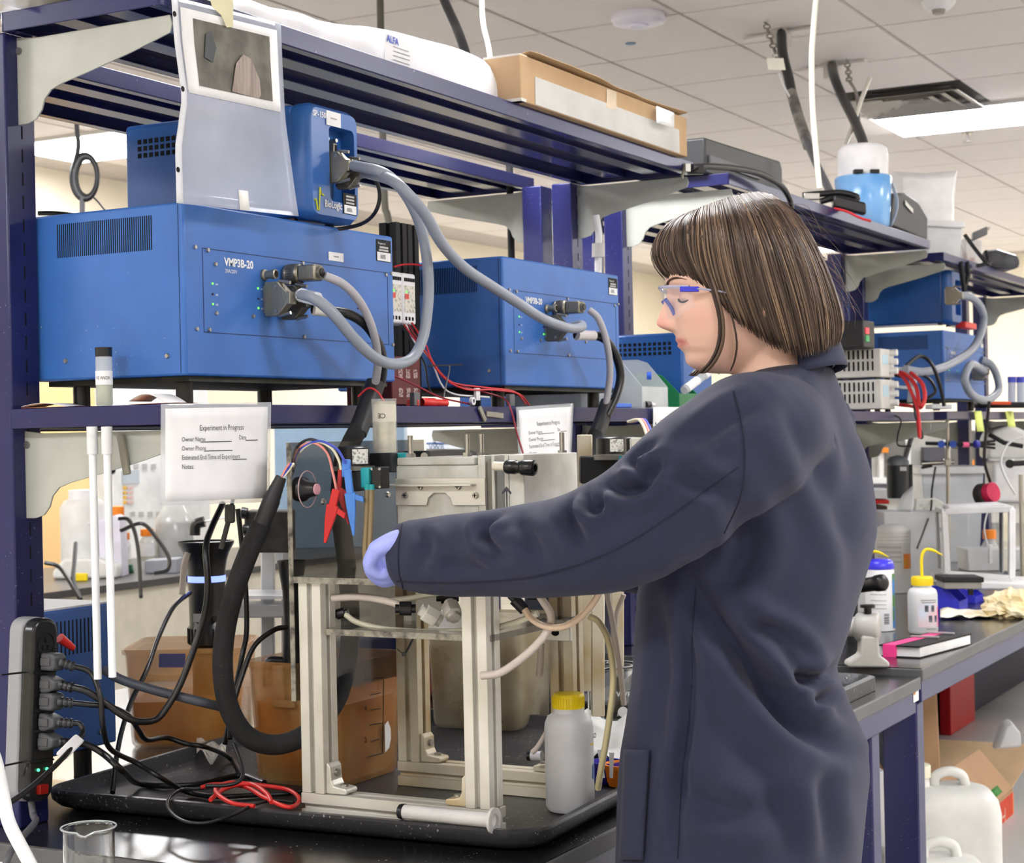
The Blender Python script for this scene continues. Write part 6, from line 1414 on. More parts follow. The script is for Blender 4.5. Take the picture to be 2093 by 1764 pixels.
# ---- trousers and shoes below the coat
tr = MB()
for x in (2.22, 2.40): rball(tr, [V((x, .86, .80)), V((x, .872, .50)), V((x, .857, .13))], [.098, .075, .06], 24)
loft(tr, [tor_ring(y, xl, xr, a, .9, 40) for y, xl, xr, a in TOR if 1500 < y < 1800])
finish(fuse(tr, .009, 4), 'trousers', mat('dark_trousers', (40, 42, 52), .85), person)
for x in (2.22, 2.40):
    s = MB(); rball(s, [V((x, .835, .052)), V((x, .92, .05)), V((x, 1.015, .038))], [.046, .045, .036], 20); s.box((x-.04, .80, .0), (x+.04, 1.04, .02))
    finish(fuse(s, .006, 3), 'shoe', mat('black_shoe', (30, 30, 32), .5), person)
# ---------------------------------------------------------------- between the near and the middle unit
def cbin(lbl, x0, yf, wx, dp, h, z, m, grp):
    """stacking bin: sloped open front"""
    t = thing('storage_bin', lbl, 'bin', (x0+wx/2, yf+dp/2, z), grp); tk = .003
    S = [(0, 0), (dp, 0), (dp, h), (dp*.45, h), (dp*.30, h*.93), (.0, h*.42)]
    for x in (x0, x0+wx-tk): MB().prism(S, (x+tk/2, yf, z), (0, 1, 0), (0, 0, 1), tk).obj('side_wall', m, t, smooth=0, bevel=.001)
    MB().box((x0+tk, yf, z), (x0+wx-tk, yf+dp, z+tk)).obj('bottom', m, t)
    MB().box((x0+tk, yf, z+tk), (x0+wx-tk, yf+tk, z+h*.42)).obj('front_lip', m, t)
    MB().box((x0+tk, yf+dp-tk, z+tk), (x0+wx-tk, yf+dp, z+h)).obj('back_wall', m, t)
    return t
BINC = mat('bin_clear', (226, 230, 232), .3, alpha=.45)
xb0 = at(1312, 790, Y=1.63).x
cbin('clear stacking bin with a blue cap inside on the shelf', xb0, 1.63, at(1365, 790, Y=1.63).x-xb0, .17, .118, zs, BINC, 'stacking bins')
tag(MB().lathe(at(1322, 768, Y=1.66), [(0, 0), (.009, 0), (.010, .010), (0, .012)], 14, RT).obj('bottle_cap', mat('cap_blue', (50, 105, 225), .4)), 'blue cap lying in the clear stacking bin', 'cap')
cbin('second clear bin behind the first clear bin', xb0+.02-.16, 1.72, .155, .17, .13, zs, BINC, 'stacking bins')
gx0 = at(1388, 800, Y=1.64).x
cbin('green stacking bin beside the chin of the person', gx0, 1.64, at(1425, 800, Y=1.64).x-gx0, .15, .088, zs, GREEN, 'stacking bins')
t = thing('labelled_vial', 'clear vial with paper label leaning in the green bin', 'vial', at(1400, 800, Y=1.62))
a, b = at(1398, 798, Y=1.62), at(1438, 768, Y=1.60)
MB().cyl(a, b, .0105, n=18).obj('glass', mat('vial_glass', (225, 230, 230), .08, alpha=.45), t); MB().cyl(a.lerp(b, .12), a.lerp(b, .68), .0109, n=18).obj('label', WHITEPAP, t); MB().cyl(b, b.lerp(a, -.25), .0115, n=14).obj('cap', WHITEP, t)
nb = thing('bench_instrument', 'blue instrument with square vent holes behind the face', 'instrument', (3.98, 1.86, zs), 'blue booster instruments')
x0, x1 = at(1395, 720, Y=1.66).x, at(1455, 720, Y=1.66).x; z1 = at(1395, 679, Y=1.66).z
MB().box((x0, 1.66, zs+.012), (x1, 2.3, z1)).obj('case', BLUE2, nb, bevel=.006)
s = MB()
for r in range(3):
    for k in range(22): s.box((x0-.0006, 1.69+k*.0135, z1-.03-r*.012), (x0+.0006, 1.698+k*.0135, z1-.022-r*.012))
s.obj('vent_holes', DARKGAP, nb, smooth=0)
for fx in (x0+.03, x1-.03): MB().cyl((fx, 1.69, zs), (fx, 1.69, zs+.012), .01, n=10).obj('foot', BLACKP, nb); MB().cyl((fx, 2.25, zs), (fx, 2.25, zs+.012), .01, n=10).obj('foot', BLACKP, nb)
t = thing('blue_clip', 'small blue plastic clip on the shelf edge', 'clip', at(1270, 832, Y=1.63)); c = at(1270, 828, Y=1.635); c.z = zs+.005
MB().obox(c, (.045, 0, 0), (0, .006, 0), (0, 0, .005)).obj('clip_body', mat('clip_bright_blue', (50, 105, 215), .4), t, bevel=.002)
t = thing('marker_pen', 'white marker pen with black cap on the shelf edge', 'pen', at(1325, 832, Y=1.63)); c = at(1318, 827, Y=1.632); c.z = zs+.008
MB().cyl(c, c+V((.03, .002, 0)), .008, n=14).obj('cap', BLACKP, t); MB().cyl(c+V((.03, .002, 0)), c+V((.10, .01, 0)), .0072, n=14).obj('barrel', WHITEP, t)
# dark second test rig behind the sleeve
t = thing('second_rig', 'dark drum motors and bracket of a second rig behind the sleeve', 'motor', at(1230, 1010, Y=1.5))
for x, y0, y1, dd in ((1250, 892, 928, 3.12), (1290, 892, 926, 3.28)):
    c = at(x, y1, D=dd); zt = at(x, y0, D=dd).z
    d_ = MB().lathe(c, [(0, 0), (.027, 0), (.027, zt-c.z-.003), (.023, zt-c.z), (0, zt-c.z)], 24).obj('drum_motor', BLACKP, t)
    MB().obox(V(c)+V((0, 0, (zt-c.z)/2))-V(FW)*.0266+V(RT)*.008, V(RT)*.012, (0, 0, (zt-c.z)*.36), V(FW)*.001).obj('rating_label', MATS['label_print'], d_)
MB().obox(at(1235, 960, D=3.2), V(RT)*.045, V(UP)*.025, V(FW)*.03).obj('drive_block', BLACKM, t, bevel=.003)
MB().obox(at(1270, 935, D=3.15), V(RT)*.05, V(UP)*.004, V(FW)*.03).obj('mount_plate', STEEL, t)
MB().obox(at(1274, 948, D=3.1), V(RT)*.008, V(UP)*.014, V(FW)*.01).obj('teal_block', TEAL, t, bevel=.001)
MB().obox(at(1310, 906, D=3.08), V(RT)*.018, V(UP)*.010, V(FW)*.006).obj('white_block', mat('ivory_block', (225, 222, 210), .5), t, bevel=.001)
MB().obox(at(1195, 1150, D=3.25), V(RT)*.014, V(UP)*.24, V(FW)*.012).obj('rig_post', ALUOLD, t, bevel=.002)
MB().obox(at(1222, 1330, D=3.2), V(RT)*.012, V(UP)*.12, V(FW)*.012).obj('rig_post', ALUOLD, t, bevel=.002)
MB().obox(at(1262, 1330, D=3.4), V(RT)*.012, V(UP)*.12, V(FW)*.012).obj('rig_post', ALUOLD, t, bevel=.002)
for k, (mm, o) in enumerate((('pink_wire', 0), ('blue_wire', 5), ('cream_wire', -6))):
    tag(MB().tube(spl([at(1290+o, 862, D=3.2), at(1312+o, 858, D=3.15), at(1325+o, 880, D=3.1), at(1330+o, 902, D=3.08)], 5), .003, 6).obj('lead_wire', MATS[mm]), ('pink wire looping above the second rig', 'blue wire looping above the second rig', 'cream wire looping above the second rig')[k], 'wire', 'wires above the second rig')
# grey conduit between the units
t = thing('grey_conduit', 'slim white conduit with coupling between the shelf posts', 'conduit', at(1222, 560, D=4.3))
MB().tube(spl([at(1218, 440, D=4.3), at(1224, 480, D=4.3), at(1223, 520, D=4.3), at(1222, 640, D=4.3)], 5), .009, 10).obj('pipe', WHITEP, t)
MB().cyl(at(1223, 498, D=4.3), at(1223, 526, D=4.3), .016, n=14).obj('coupling', mat('coupling_grey', (205, 203, 200), .5), t)
tag(MB().tube([at(1038, 270, D=4.5), at(1042, 360, D=4.5), at(1046, 560, D=4.5)], .0092, 10).obj('black_rod', BLACKM), 'black vertical rod behind the middle instrument', 'rod')
tag(MB().tube(spl([V((at(785, 380, D=6.2).x, at(785, 380, D=6.2).y, ZC)), at(785, 380, D=6.2), at(792, 440, D=6.2), at(806, 500, D=6.2), at(818, 540, D=6.2)], 5), .013, 8).obj('far_cable', mat('cord_olive', (90, 88, 80), .6)), 'grey cord hanging far behind the driver rack', 'cord')

# ---------------------------------------------------------------- on top of the middle unit
Z2 = 2.0165
t = thing('black_case', 'flat black case on the middle top shelf behind the cardboard box', 'case', (4.6, 1.78, Z2))
xa, xb = at(1428, 370, Y=1.70).x, at(1586, 350, Y=1.70).x; zt = at(1580, 330, Y=1.70).z
MB().prism([(xa, Z2), (xb-.02, Z2), (xb, Z2+.02), (xb, zt-.02), (xb-.015, zt), (xa, zt-.012)], (0, 1.78, 0), (1, 0, 0), (0, 0, 1), .2).obj('body', mat('case_black', (40, 41, 43), .45), t, bevel=.006)
MB().box((xa+.02, 1.674, Z2+.03), (xb-.2, 1.6799, Z2+.05)).obj('trim_line', mat('case_trim', (70, 70, 74), .4), t)
tag(MB().tube(spl([at(1412, 342, Y=1.60), at(1450, 340, Y=1.59), at(1500, 344, Y=1.585), at(1550, 354, Y=1.58), at(1592, 376, Y=1.58), at(1612, 402, Y=1.58), at(1618, 425, Y=1.59)], 6), .0085, 10).obj('black_cable', CORD), 'thick black cable arching over the edge of the middle top shelf', 'cable')
MBc = thing('cable_plug', 'black plug with silver end at the near shelf corner', 'plug', at(1420, 350, Y=1.6))
MB().obox(at(1422, 347, Y=1.60), V(RT)*.02, V(UP)*.011, V(FW)*.01).obj('plug_body', BLACKP, MBc, bevel=.003); MB().obox(at(1406, 343, Y=1.60), V(RT)*.006, V(UP)*.009, V(FW)*.008).obj('metal_end', STEEL, MBc)
c = at(1766, 462, D=5.8); c.z = Z2
jg = thing('liquid_jug', 'white-topped jug of blue liquid on the middle top shelf', 'jug', c); k = (at(1766, 297, D=5.8).z-Z2); r = .092
MB().lathe(c, [(0, .001), (r*.86, .001), (r*.92, .01), (r*1.03, k*.60), (r*.98, k*.62)], 32).obj('blue_tank', mat('jug_blue', (110, 175, 240), .2, alpha=.88, col2=(150, 200, 250)), jg)
MB().lathe(V(c)+V((0, 0, k*.60)), [(r*.98, 0), (r*.9, .004), (r*.92, k*.25), (r*.88, k*.35), (r*.72, k*.395), (0, k*.4)], 32).obj('white_cover', WHITEP, jg)
for s_ in (-.4, .25): MB().obox(V(c)-V(FW)*r*.86+V(RT)*s_*r*.9+V((0, 0, k*.64)), V(RT)*.014, V((0, 0, .006)), V(FW)*.02).obj('vent_slot', BLACKM, jg)
MB().grid(lambda u, v: V(c)+V(RT)*(r*.95+.025*math.sin(v*3))-V(FW)*(.04*(u-.5))+V((0, 0, .005+v*k*.55)), 4, 8).obj('clear_flap', FROST, jg, solid=.002)
t = thing('clamp_set', 'black clamp with looped strap on the middle top shelf edge', 'clamp', at(1700, 425, D=5.3))
MB().tube(spl([at(1640, 400, D=5.3), at(1680, 396, D=5.3), at(1720, 394, D=5.3), at(1750, 402, D=5.3), at(1745, 410, D=5.3), at(1710, 404, D=5.3), at(1676, 412, D=5.3)], 6), .010, 8).obj('strap_loop', CORD, t)
MB().obox(at(1735, 420, D=5.28), V(RT)*.05-V(UP)*.012, V(UP)*.018, V(FW)*.02).obj('clamp_body', BLACKP, t, bevel=.006)
MB().obox(at(1658, 402, D=5.3), V(RT)*.024, V(UP)*.010, V(FW)*.012).obj('metal_jaw', STEEL, t, bevel=.002)
MB().tube(spl([at(1705, 426, D=5.25), at(1730, 432, D=5.22), at(1760, 446, D=5.2), at(1780, 452, D=5.2)], 4), .004, 6).obj('red_cord', REDW, t)
t = thing('black_scanner', 'black box-shaped device with slanted face on the middle top shelf', 'device', at(1860, 490, Y=1.66))
xa = at(1830, 480, Y=1.66).x; P = [at(1822, 462, Y=1.66), at(1826, 395, Y=1.66), at(1850, 393, Y=1.66), at(1878, 412, Y=1.66), at(1897, 445, Y=1.66), at(1896, 492, Y=1.66)]
MB().prism([(p.x, max(p.z, Z2)) for p in P], (0, 1.74, 0), (1, 0, 0), (0, 0, 1), .16).obj('body', mat('scanner_black', (62, 62, 66), .5), t, bevel=.008)
MB().obox(at(1858, 423, Y=1.655), (.05, 0, -.01), (0, .001, 0), (0, 0, .008)).obj('silver_badge', STEEL, t)
# soft white bag, clear tub and clutter
def bag(name, lbl, pts, D, th, m, z=None):
    c = V((0, 0, 0))
    ring_ = [at(*p, D=D) for p in pts]
    if z is not None: zl, zh = min(p.z for p in ring_), max(p.z for p in ring_); ring_ = [V((p.x, p.y, z+.002)) if p.z < zl+.25*(zh-zl) else p for p in ring_]
    for p in ring_: c += p
    c /= len(pts); mb = MB(); n = len(pts); base = []
    for k, off in ((.80, -th), (1.0, -th*.35), (1.0, th*.35), (.80, th)):
        base.append([c+(p-c)*k+V(FW)*off for p in ring_])
    for r_ in base: mb.v += [tuple(p) for p in r_]
    mb.f = [(j*n+i, j*n+(i+1) % n, (j+1)*n+(i+1) % n, (j+1)*n+i) for j in range(3) for i in range(n)] + [tuple(range(n))[::-1], tuple(range(3*n, 4*n))]
    o = mb.obj(name, m, smooth=0, bevel=.004); o.data.shade_smooth(); return tag(o, lbl, 'bag')
bag('white_bag', 'soft white plastic bag standing behind the black device', [(1822, 352), (1880, 356), (1930, 352), (1954, 350), (1948, 400), (1942, 452), (1890, 456), (1830, 452)], 6.9, .06, mat('bag_white', (246, 246, 248), .35, bump=.6, bscale=14), z=1.99)
def obx(name, lbl, cat, pts, D, th, m, grp=None, bev=.004, z=None):
    """upright box-like thing with a measured outline (px) at distance D, real depth th"""
    P = [at(*p, D=D) for p in pts]; n = len(P); mb = MB(); zl, zh = min(p.z for p in P), max(p.z for p in P)
    if z is not None: P = [V((p.x, p.y, z)) if p.z < zl+.3*(zh-zl) else p for p in P]
    mb.v = [tuple(p) for p in P]+[tuple(p+V(FW)*th*1.0) for p in P]
    mb.f = [tuple(range(n)), tuple(range(n, 2*n))[::-1]]+[(i, n+i, n+(i+1) % n, (i+1) % n) for i in range(n)]
    return tag(mb.obj(name, m, smooth=0, bevel=bev), lbl, cat, grp)
t = obx('clear_tub', 'clear lidded tub on the far top shelf', 'tub', [(1892, 462), (1968, 466), (1962, 520), (1900, 516)], 6.75, .2, mat('tub_clear_white', (240, 242, 244), .3, alpha=.8), z=1.9905)
obx('white_cover', 'white lid on the clear tub on the far top shelf', 'lid', [(1888, 448), (1972, 452), (1972, 465.5), (1888, 461.5)], 6.73, .24, WHITEP)
obx('small_carton', 'small printed white carton at the far top shelf edge', 'carton', [(1972, 486), (2008, 492), (2008, 536), (1974, 528)], 6.9, .12, mat('carton_print', (232, 228, 224), .6, col2=(190, 150, 140), scale=18, lo=.3, hi=.45), z=1.9905)
t = thing('power_adapter', 'grey adapter plug lying on the small carton', 'adapter', at(2003, 492, D=6.85))
MB().obox(at(2002, 478, D=6.85), V(RT)*.028+V(UP)*.012, V(UP)*.017, V(FW)*.02).obj('adapter_body', mat('adapter_grey', (110, 112, 112), .5), t, bevel=.006); MB().obox(at(2019, 468, D=6.85), V(RT)*.007+V(UP)*.003, V(UP)*.006, V(FW)*.003).obj('pins', STEEL, t)
tag(MB().tube(spl([at(1972, 480, D=6.8), at(1990, 505, D=6.78), at(2010, 530, D=6.75), at(2022, 540, D=6.75), at(2014, 512, D=6.78), at(2018, 536, D=6.75), at(1996, 544, D=6.75)], 5), .008, 8).obj('black_cable', CORD), 'black cord hanging from the far shelf clutter', 'cord')
obx('dark_package', 'dark wrapped package on the far top shelf', 'package', [(2010, 512), (2040, 508), (2086, 522), (2088, 590), (2040, 580), (2012, 545)], 7.1, .16, mat('package_dark', (96, 98, 104), .4, bump=.6, bscale=30, col2=(50, 50, 56), scale=10), bev=.02, z=1.9905)
for k, x in enumerate((1963, 1976)):
    tag(MB().tube([at(x, 536, Y=1.62), at(x+3, 560, Y=1.62), at(1970, 594, Y=1.63)], .010, 6).obj('strap', BLACKM), ('left black strap hanging from the far shelf edge', 'right black strap hanging from the far shelf edge')[k], 'strap', 'black straps on the far shelf')
# ---------------------------------------------------------------- middle shelf of the middle unit
def psu(lbl, y0, y1, zbase):
    x0, x1 = at(1800, 745, Y=1.64).x, at(1828, 745, Y=1.64).x; yb = at(1700, 745, X=x0).y; z1 = at(1800, y0, Y=1.64).z
    t = thing('bench_supply', lbl, 'power supply', ((x0+x1)/2, (1.64+yb)/2, zbase), 'grey bench power supplies')
    MB().box((x0, 1.64, zbase+.008), (x1, yb, z1)).obj('case', mat('psu_grey', (212, 210, 205), .55), t, bevel=.004)
    s = MB()
    for r in (0, 1):
        for k in range(8): s.box((x0-.001, yb-.03-k*.016, zbase+.03+r*.038), (x0+.001, yb-.024-k*.016, zbase+.06+r*.038))
    s.obj('vent_slots', DARKGAP, t, smooth=0)
    MB().box((x0+.02, 1.638, zbase+.05), (x1-.08, 1.641, z1-.02)).obj('display', mat('psu_display', (190, 220, 235), .3), t)
    for k in range(3): MB().cyl((x1-.05, 1.64, zbase+.03+k*.03), (x1-.05, 1.615, zbase+.03+k*.03), .011, n=12).obj('knob', mat('knob_white', (225, 225, 222), .5), t)
    for fx in (x0+.02, x1-.02): MB().cyl((fx, 1.66, zbase), (fx, 1.66, zbase+.008), .01, n=8).obj('foot', BLACKP, t); MB().cyl((fx, yb-.02, zbase), (fx, yb-.02, zbase+.008), .01, n=8).obj('foot', BLACKP, t)
    return z1
zz1 = psu('lower grey bench power supply with red and black leads', 775, 832, 1.4025)
zz2 = psu('upper grey bench power supply under the black meter', 712, 772, zz1)
t = thing('panel_meter', 'black meter with red and green display on the power supplies', 'meter', (5.55, 1.75, zz2))
x0, x1 = at(1765, 690, Y=1.66).x, at(1788, 690, Y=1.66).x
MB().box((x0, 1.66, zz2), (x1, 1.84, at(1770, 655, Y=1.66).z)).obj('case', mat('meter_black', (40, 41, 42), .5), t, bevel=.004)
MB().box((x0+.02, 1.657, zz2+.045), (x0+.055, 1.66, zz2+.065)).obj('red_readout', mat('readout_red', (220, 60, 70), .4, emit=.6), t); MB().box((x0+.02, 1.657, zz2+.02), (x0+.055, 1.66, zz2+.04)).obj('green_readout', mat('readout_green', (60, 150, 90), .4, emit=.3), t)
for k, (pts_, m_, r_, lb_) in enumerate((
    ([(1822, 760, 5.9), (1850, 765, 5.85), (1872, 790, 5.8), (1880, 830, 5.75), (1890, 815, 5.75), (1885, 785, 5.78), (1862, 762, 5.85)], REDW, .007, 'red lead looping from the upper bench supply'),
    ([(1824, 760, 5.9), (1845, 770, 5.85), (1862, 800, 5.8), (1876, 840, 5.75), (1880, 895, 5.72), (1876, 860, 5.75)], REDW, .006, 'red lead falling past the shelf edge'),
    ([(1822, 765, 5.9), (1850, 775, 5.85), (1866, 810, 5.82), (1872, 850, 5.8), (1885, 890, 5.75), (1880, 895, 5.75)], CORD, .005, 'black lead hanging in a loop under the shelf'),
    ([(1820, 825, 5.9), (1860, 830, 5.85), (1884, 832, 5.8), (1892, 800, 5.8)], REDW, .006, 'red lead from the lower bench supply'),
    ([(1850, 750, 5.95), (1880, 728, 6.0), (1905, 745, 6.0), (1922, 790, 6.0), (1930, 830, 6.0)], CORD, .007, 'black lead arching in front of the distant blue instrument'),
    ([(1870, 760, 6.0), (1900, 775, 6.0), (1912, 800, 6.0), (1895, 815, 6.0)], CORD, .006, 'short black lead lying beside the red leads'),
    ([(1800, 842, 5.8), (1840, 856, 5.75), (1835, 890, 5.75), (1836, 910, 5.75), (1862, 912, 5.75)], CORD, .003, 'thin black wire hanging under the middle shelf'))):
    tag(MB().tube(spl([at(p[0], p[1], D=p[2]) for p in pts_], 6), r_, 7).obj('test_lead', m_), lb_, 'lead', 'leads of the bench supplies')
t = thing('acrylic_stand', 'clear acrylic stand beside the bench power supplies', 'stand', at(1840, 825, D=6.0))
for p in ([(1815, 752), (1868, 758)], [(1868, 758), (1862, 822)], [(1815, 752), (1812, 820)], [(1815, 790), (1866, 794)]): MB().obox((at(*p[0], D=6)+at(*p[1], D=6))/2, (at(*p[1], D=6)-at(*p[0], D=6))/2, V(FW)*.04, V(FW).cross(at(*p[1], D=6)-at(*p[0], D=6)).normalized()*.005).obj('acrylic_bar', FROST, t)
# grey cables on the distant instruments
for pts_, lb_ in (([(1958, 604, 1.60), (1985, 608, 1.57), (2005, 630, 1.56), (2010, 660, 1.56), (1990, 710, 1.56), (1940, 745, 1.57), (1890, 760, 1.60), (1850, 755, 1.64)], 'grey cable sweeping down from the distant small potentiostat'), ([(2012, 760, 1.60), (1985, 745, 1.56), (1972, 775, 1.55), (1985, 805, 1.55), (2015, 818, 1.55), (2040, 800, 1.55), (2038, 770, 1.56), (2025, 745, 1.58), (2005, 735, 1.61)], 'grey cable coil hanging on the distant instrument')):
    t, P = cable('instrument_cable', lb_, pts_, .015, GREYCAB, grp='grey instrument cables')
    dhood(t, V((P[0].x, 1.648, P[0].z)), s=1.25)
tag(MB().obox(at(1975, 666, Y=1.66), (.09, 0, 0), (0, .02, 0), (0, 0, .012)).obj('red_tool', RED, bevel=.004), 'red tool lying on the distant instrument', 'tool')
for k, x in enumerate((1999, 2063)):
    tag(MB().grid(lambda u, v: at(x-8+u*15+v*6, 840+v*(42 if k == 0 else 33), Y=1.612-.006*v), 3, 5).obj('sticky_note', mat('note_lime', (228, 240, 130), .7), solid=.0008), ('left lime sticky note on the far shelf edge', 'right lime sticky note on the far shelf edge')[k], 'sticky note', 'lime sticky notes')
obx('small_adapter_box', 'small white box on the end of the middle shelf', 'box', [(1904, 826), (1946, 826), (1946, 836), (1904, 836)], 6.25, .1, mat('box_greywhite', (210, 212, 216), .5))
for k, x in enumerate((2068, 2086)):
    t = thing('sample_tube', ('left', 'right')[k]+' plastic tube with blue cap on the far shelf', 'tube', at(x, 826, D=8.2), 'blue-capped tubes')
    MB().cyl(at(x, 826, D=8.2), at(x, 782, D=8.2), .018, n=14).obj('tube_wall', mat('tube_haze', (215, 222, 240), .3, alpha=.8), t); MB().cyl(at(x, 782, D=8.2), at(x, 770, D=8.2), .02, n=14).obj('blue_cap', mat('cap_violet', (80, 90, 215), .4), t)
tag(MB().obox(at(2050, 828, D=7.2), V(RT)*.12, V(UP)*.012, V(FW)*.06).obj('black_pouch', BLACKM, bevel=.01), 'flat black pouch on the far shelf', 'pouch')
tag(MB().obox(at(2044, 824, D=7.1), V(RT)*.04, V(UP)*.007, V(FW)*.02).obj('orange_tool', mat('handle_orange', (235, 90, 50), .4), bevel=.003), 'orange red handle lying on the black pouch', 'handle tool')
# ---------------------------------------------------------------- on the far bench
def base(x, y): p = at(x, y, Z=BZ2+.0005); return p
c = base(1800, 1288)
cn = thing('wipes_canister', 'white wipes canister with bright blue lid on the far bench', 'canister', c); r = .0405; H = at(1800, 1142, D=(np.array(c)-CAM) @ FW).z-c.z
MB().lathe(c, [(0, .001), (r, .001), (r, H*.86), (r*.95, H*.87)], 32).obj('drum', WHITEP, cn)
MB().lathe(V(c)+V((0, 0, H*.86)), [(r*1.02, 0), (r*1.03, H*.03), (r*.96, H*.10), (r*.75, H*.135), (0, H*.14)], 32).obj('blue_lid', mat('lid_blue', (66, 62, 225), .3), cn)
def wrapl(name, u0, u1, z0, z1, m, par, c=c, r=r):
    def f(u, v): th = u0+(u1-u0)*u; return V(c)+V(RT)*math.sin(th)*r*1.012-V(FW)*math.cos(th)*r*1.012+V((0, 0, z0+(z1-z0)*v))
    return MB().grid(f, 10, 3).obj(name, m, par)
wrapl('green_blue_label', .78, 1.5, H*.04, H*.80, mat('label_bluegreen', (60, 130, 210), .5, col2=(70, 130, 60), scale=16, lo=.42, hi=.5), cn)
for k in range(6): wrapl('print_line', -.9, .25, H*(.62-.055*k-(.03 if k > 2 else 0)), H*(.628-.055*k-(.03 if k > 2 else 0)), mat('grey_line', (160, 160, 162), .8), cn)
wrapl('barcode', .05, .42, H*.10, H*.25, mat('bar_grey', (110, 110, 114), .7, stretch=(1, 1, 120), scale=5, col2=(220, 220, 222), lo=.45, hi=.5), cn)
def wash(lbl, c, r, h, grp='wash bottles'):
    t = bottle('wash_bottle', lbl, tuple(c), r, h, r*.62, r*.72, .024, mat('ldpe_white', (236, 238, 240), .35, alpha=.9), YELLOW, None, grp)
    top = V(c)+V((0, 0, h)); MB().tube(spl([top-V((0, 0, .005)), top+V((0, 0, .05)), top+V((0, 0, .072))+V(RT)*.010, top+V((0, 0, .072))+V(RT)*.030, top+V((0, 0, .058))+V(RT)*.058], 6), [.0045]*17+[.0042, .004, .0036, .003, .0026, .002, .0018], 8).obj('spout', YELLOW, t); return t
c = base(1887, 1294); wb_ = wash('yellow-capped wash bottle in front of the blue bins', c, .0405, at(1887, 1178, D=(np.array(c)-CAM) @ FW).z-c.z)
wrapl('print_panel', -.55, .95, .02, .085, mat('wash_print', (215, 225, 240), .5, col2=(236, 200, 205), scale=22), wb_, c, .0405)
for u_, z_ in ((-.10, .062), (.35, .062), (.16, .034), (.62, .034)): wrapl('pictogram', u_, u_+.26, z_, z_+.018, mat('picto_dark', (120, 125, 140), .6, col2=(60, 62, 70), scale=90), wb_, c, .0407)
for u_, z_, l_ in ((-.35, .092, 1.2), (-.3, .086, 1.1), (0, .014, .8)): wrapl('print_line', u_, u_+l_, z_, z_+.003, mat('grey_line', (160, 160, 162), .8), wb_, c, .0407)
wrapl('pink_strip', .98, 1.2, .02, .075, mat('strip_pink', (255, 110, 160), .5), wb_, c, .0407)
wash('second wash bottle hidden behind the blue-lidded canister', base(1778, 1275), .037, .135)
c = base(1826, 1210); t = thing('plastic_tub', 'large white ribbed tub with colourful label on the far bench', 'tub', c); D_ = (np.array(c)-CAM) @ FW; H = at(1826, 1072, D=D_).z-c.z; r = 36/FPX*D_
MB().lathe(c, [(0, .001), (r, .001), (r, H*.72), (r*1.02, H*.74), (r*1.02, H*.90), (r*.9, H*.95), (r*.6, H), (0, H)], 36).obj('drum', mat('tub_grey', (206, 204, 202), .5), t)
for k in range(4): MB().lathe(V(c)+V((0, 0, H*(.74+.05*k))), [(r*1.03, 0), (r*1.03, .006)], 36).obj('ring_rib', mat('tub_grey2', (222, 220, 218), .5), t)
wrapl('colour_label', .42, 1.15, H*.36, H*.58, mat('label_rainbow', (120, 180, 60), .5, col2=(215, 120, 40), scale=9, lo=.4, hi=.6), t, c, r)
for k in range(4): wrapl('print_band', -1.2, .3, H*(.66-.07*k), H*(.69-.07*k), mat('band_grey2', (175, 174, 172), .7), t, c, r)
# translucent waste bin with bag
c = base(1868, 1190); D_ = (np.array(c)-CAM) @ FW+.5
t = obx('waste_box', 'translucent grey box with a plastic bag liner on the far bench', 'box', [(1806, 1046), (1932, 1046), (1928, 1150), (1812, 1150)], 6.3, .18, FROST, z=BZ2+.0005)
bag('bag_liner', 'crumpled clear bag standing up out of the grey box', [(1830, 1046), (1845, 1012), (1866, 992), (1866, 1030), (1862, 1046)], 6.32, .02, FROST)
obx('printed_sheet', 'pale lid with dark print leaning in the grey box', 'lid', [(1872, 1020), (1912, 1018), (1930, 1028), (1930, 1050), (1870, 1050)], 6.45, .03, mat('lid_print', (214, 214, 208), .5, col2=(150, 150, 148), scale=14, lo=.3, hi=.4))
t = obx('storage_box', 'clear storage box with white lid on the far bench', 'storage box', [(1884, 970), (2010, 968), (2000, 1035), (1896, 1035)], 7.2, .3, mat('storage_clear', (225, 230, 238), .3, alpha=.7), z=BZ2+.0005); 
obx('storage_cover', 'white lid of the clear storage box', 'lid', [(1878, 955), (2018, 953), (2018, 968), (1880, 970)], 7.18, .34, mat('lid_clear', (236, 238, 242), .3, alpha=.9))
for k, (y0, y1, m_, lb_) in enumerate(((1000, 1020, WHITEPAP, 'white top book of the stack behind the coat'), (1022, 1030, RED, 'red book in the stack behind the coat'), (1034, 1046, mat('book_brown', (70, 50, 40), .6), 'dark brown book in the stack behind the coat'), (1048, 1062, mat('book_orange', (225, 150, 60), .6), 'orange book in the stack behind the coat'), (1063, 1074, mat('book_indigo', (55, 45, 130), .6), 'indigo book low in the stack behind the coat'))):
    obx('book', lb_, 'book', [(1770, y0), (1822-k*4, y0), (1822-k*4, y1), (1770, y1)], 6.9, .2, m_, 'stacked books', z=BZ2+.0005 if k == 4 else None)
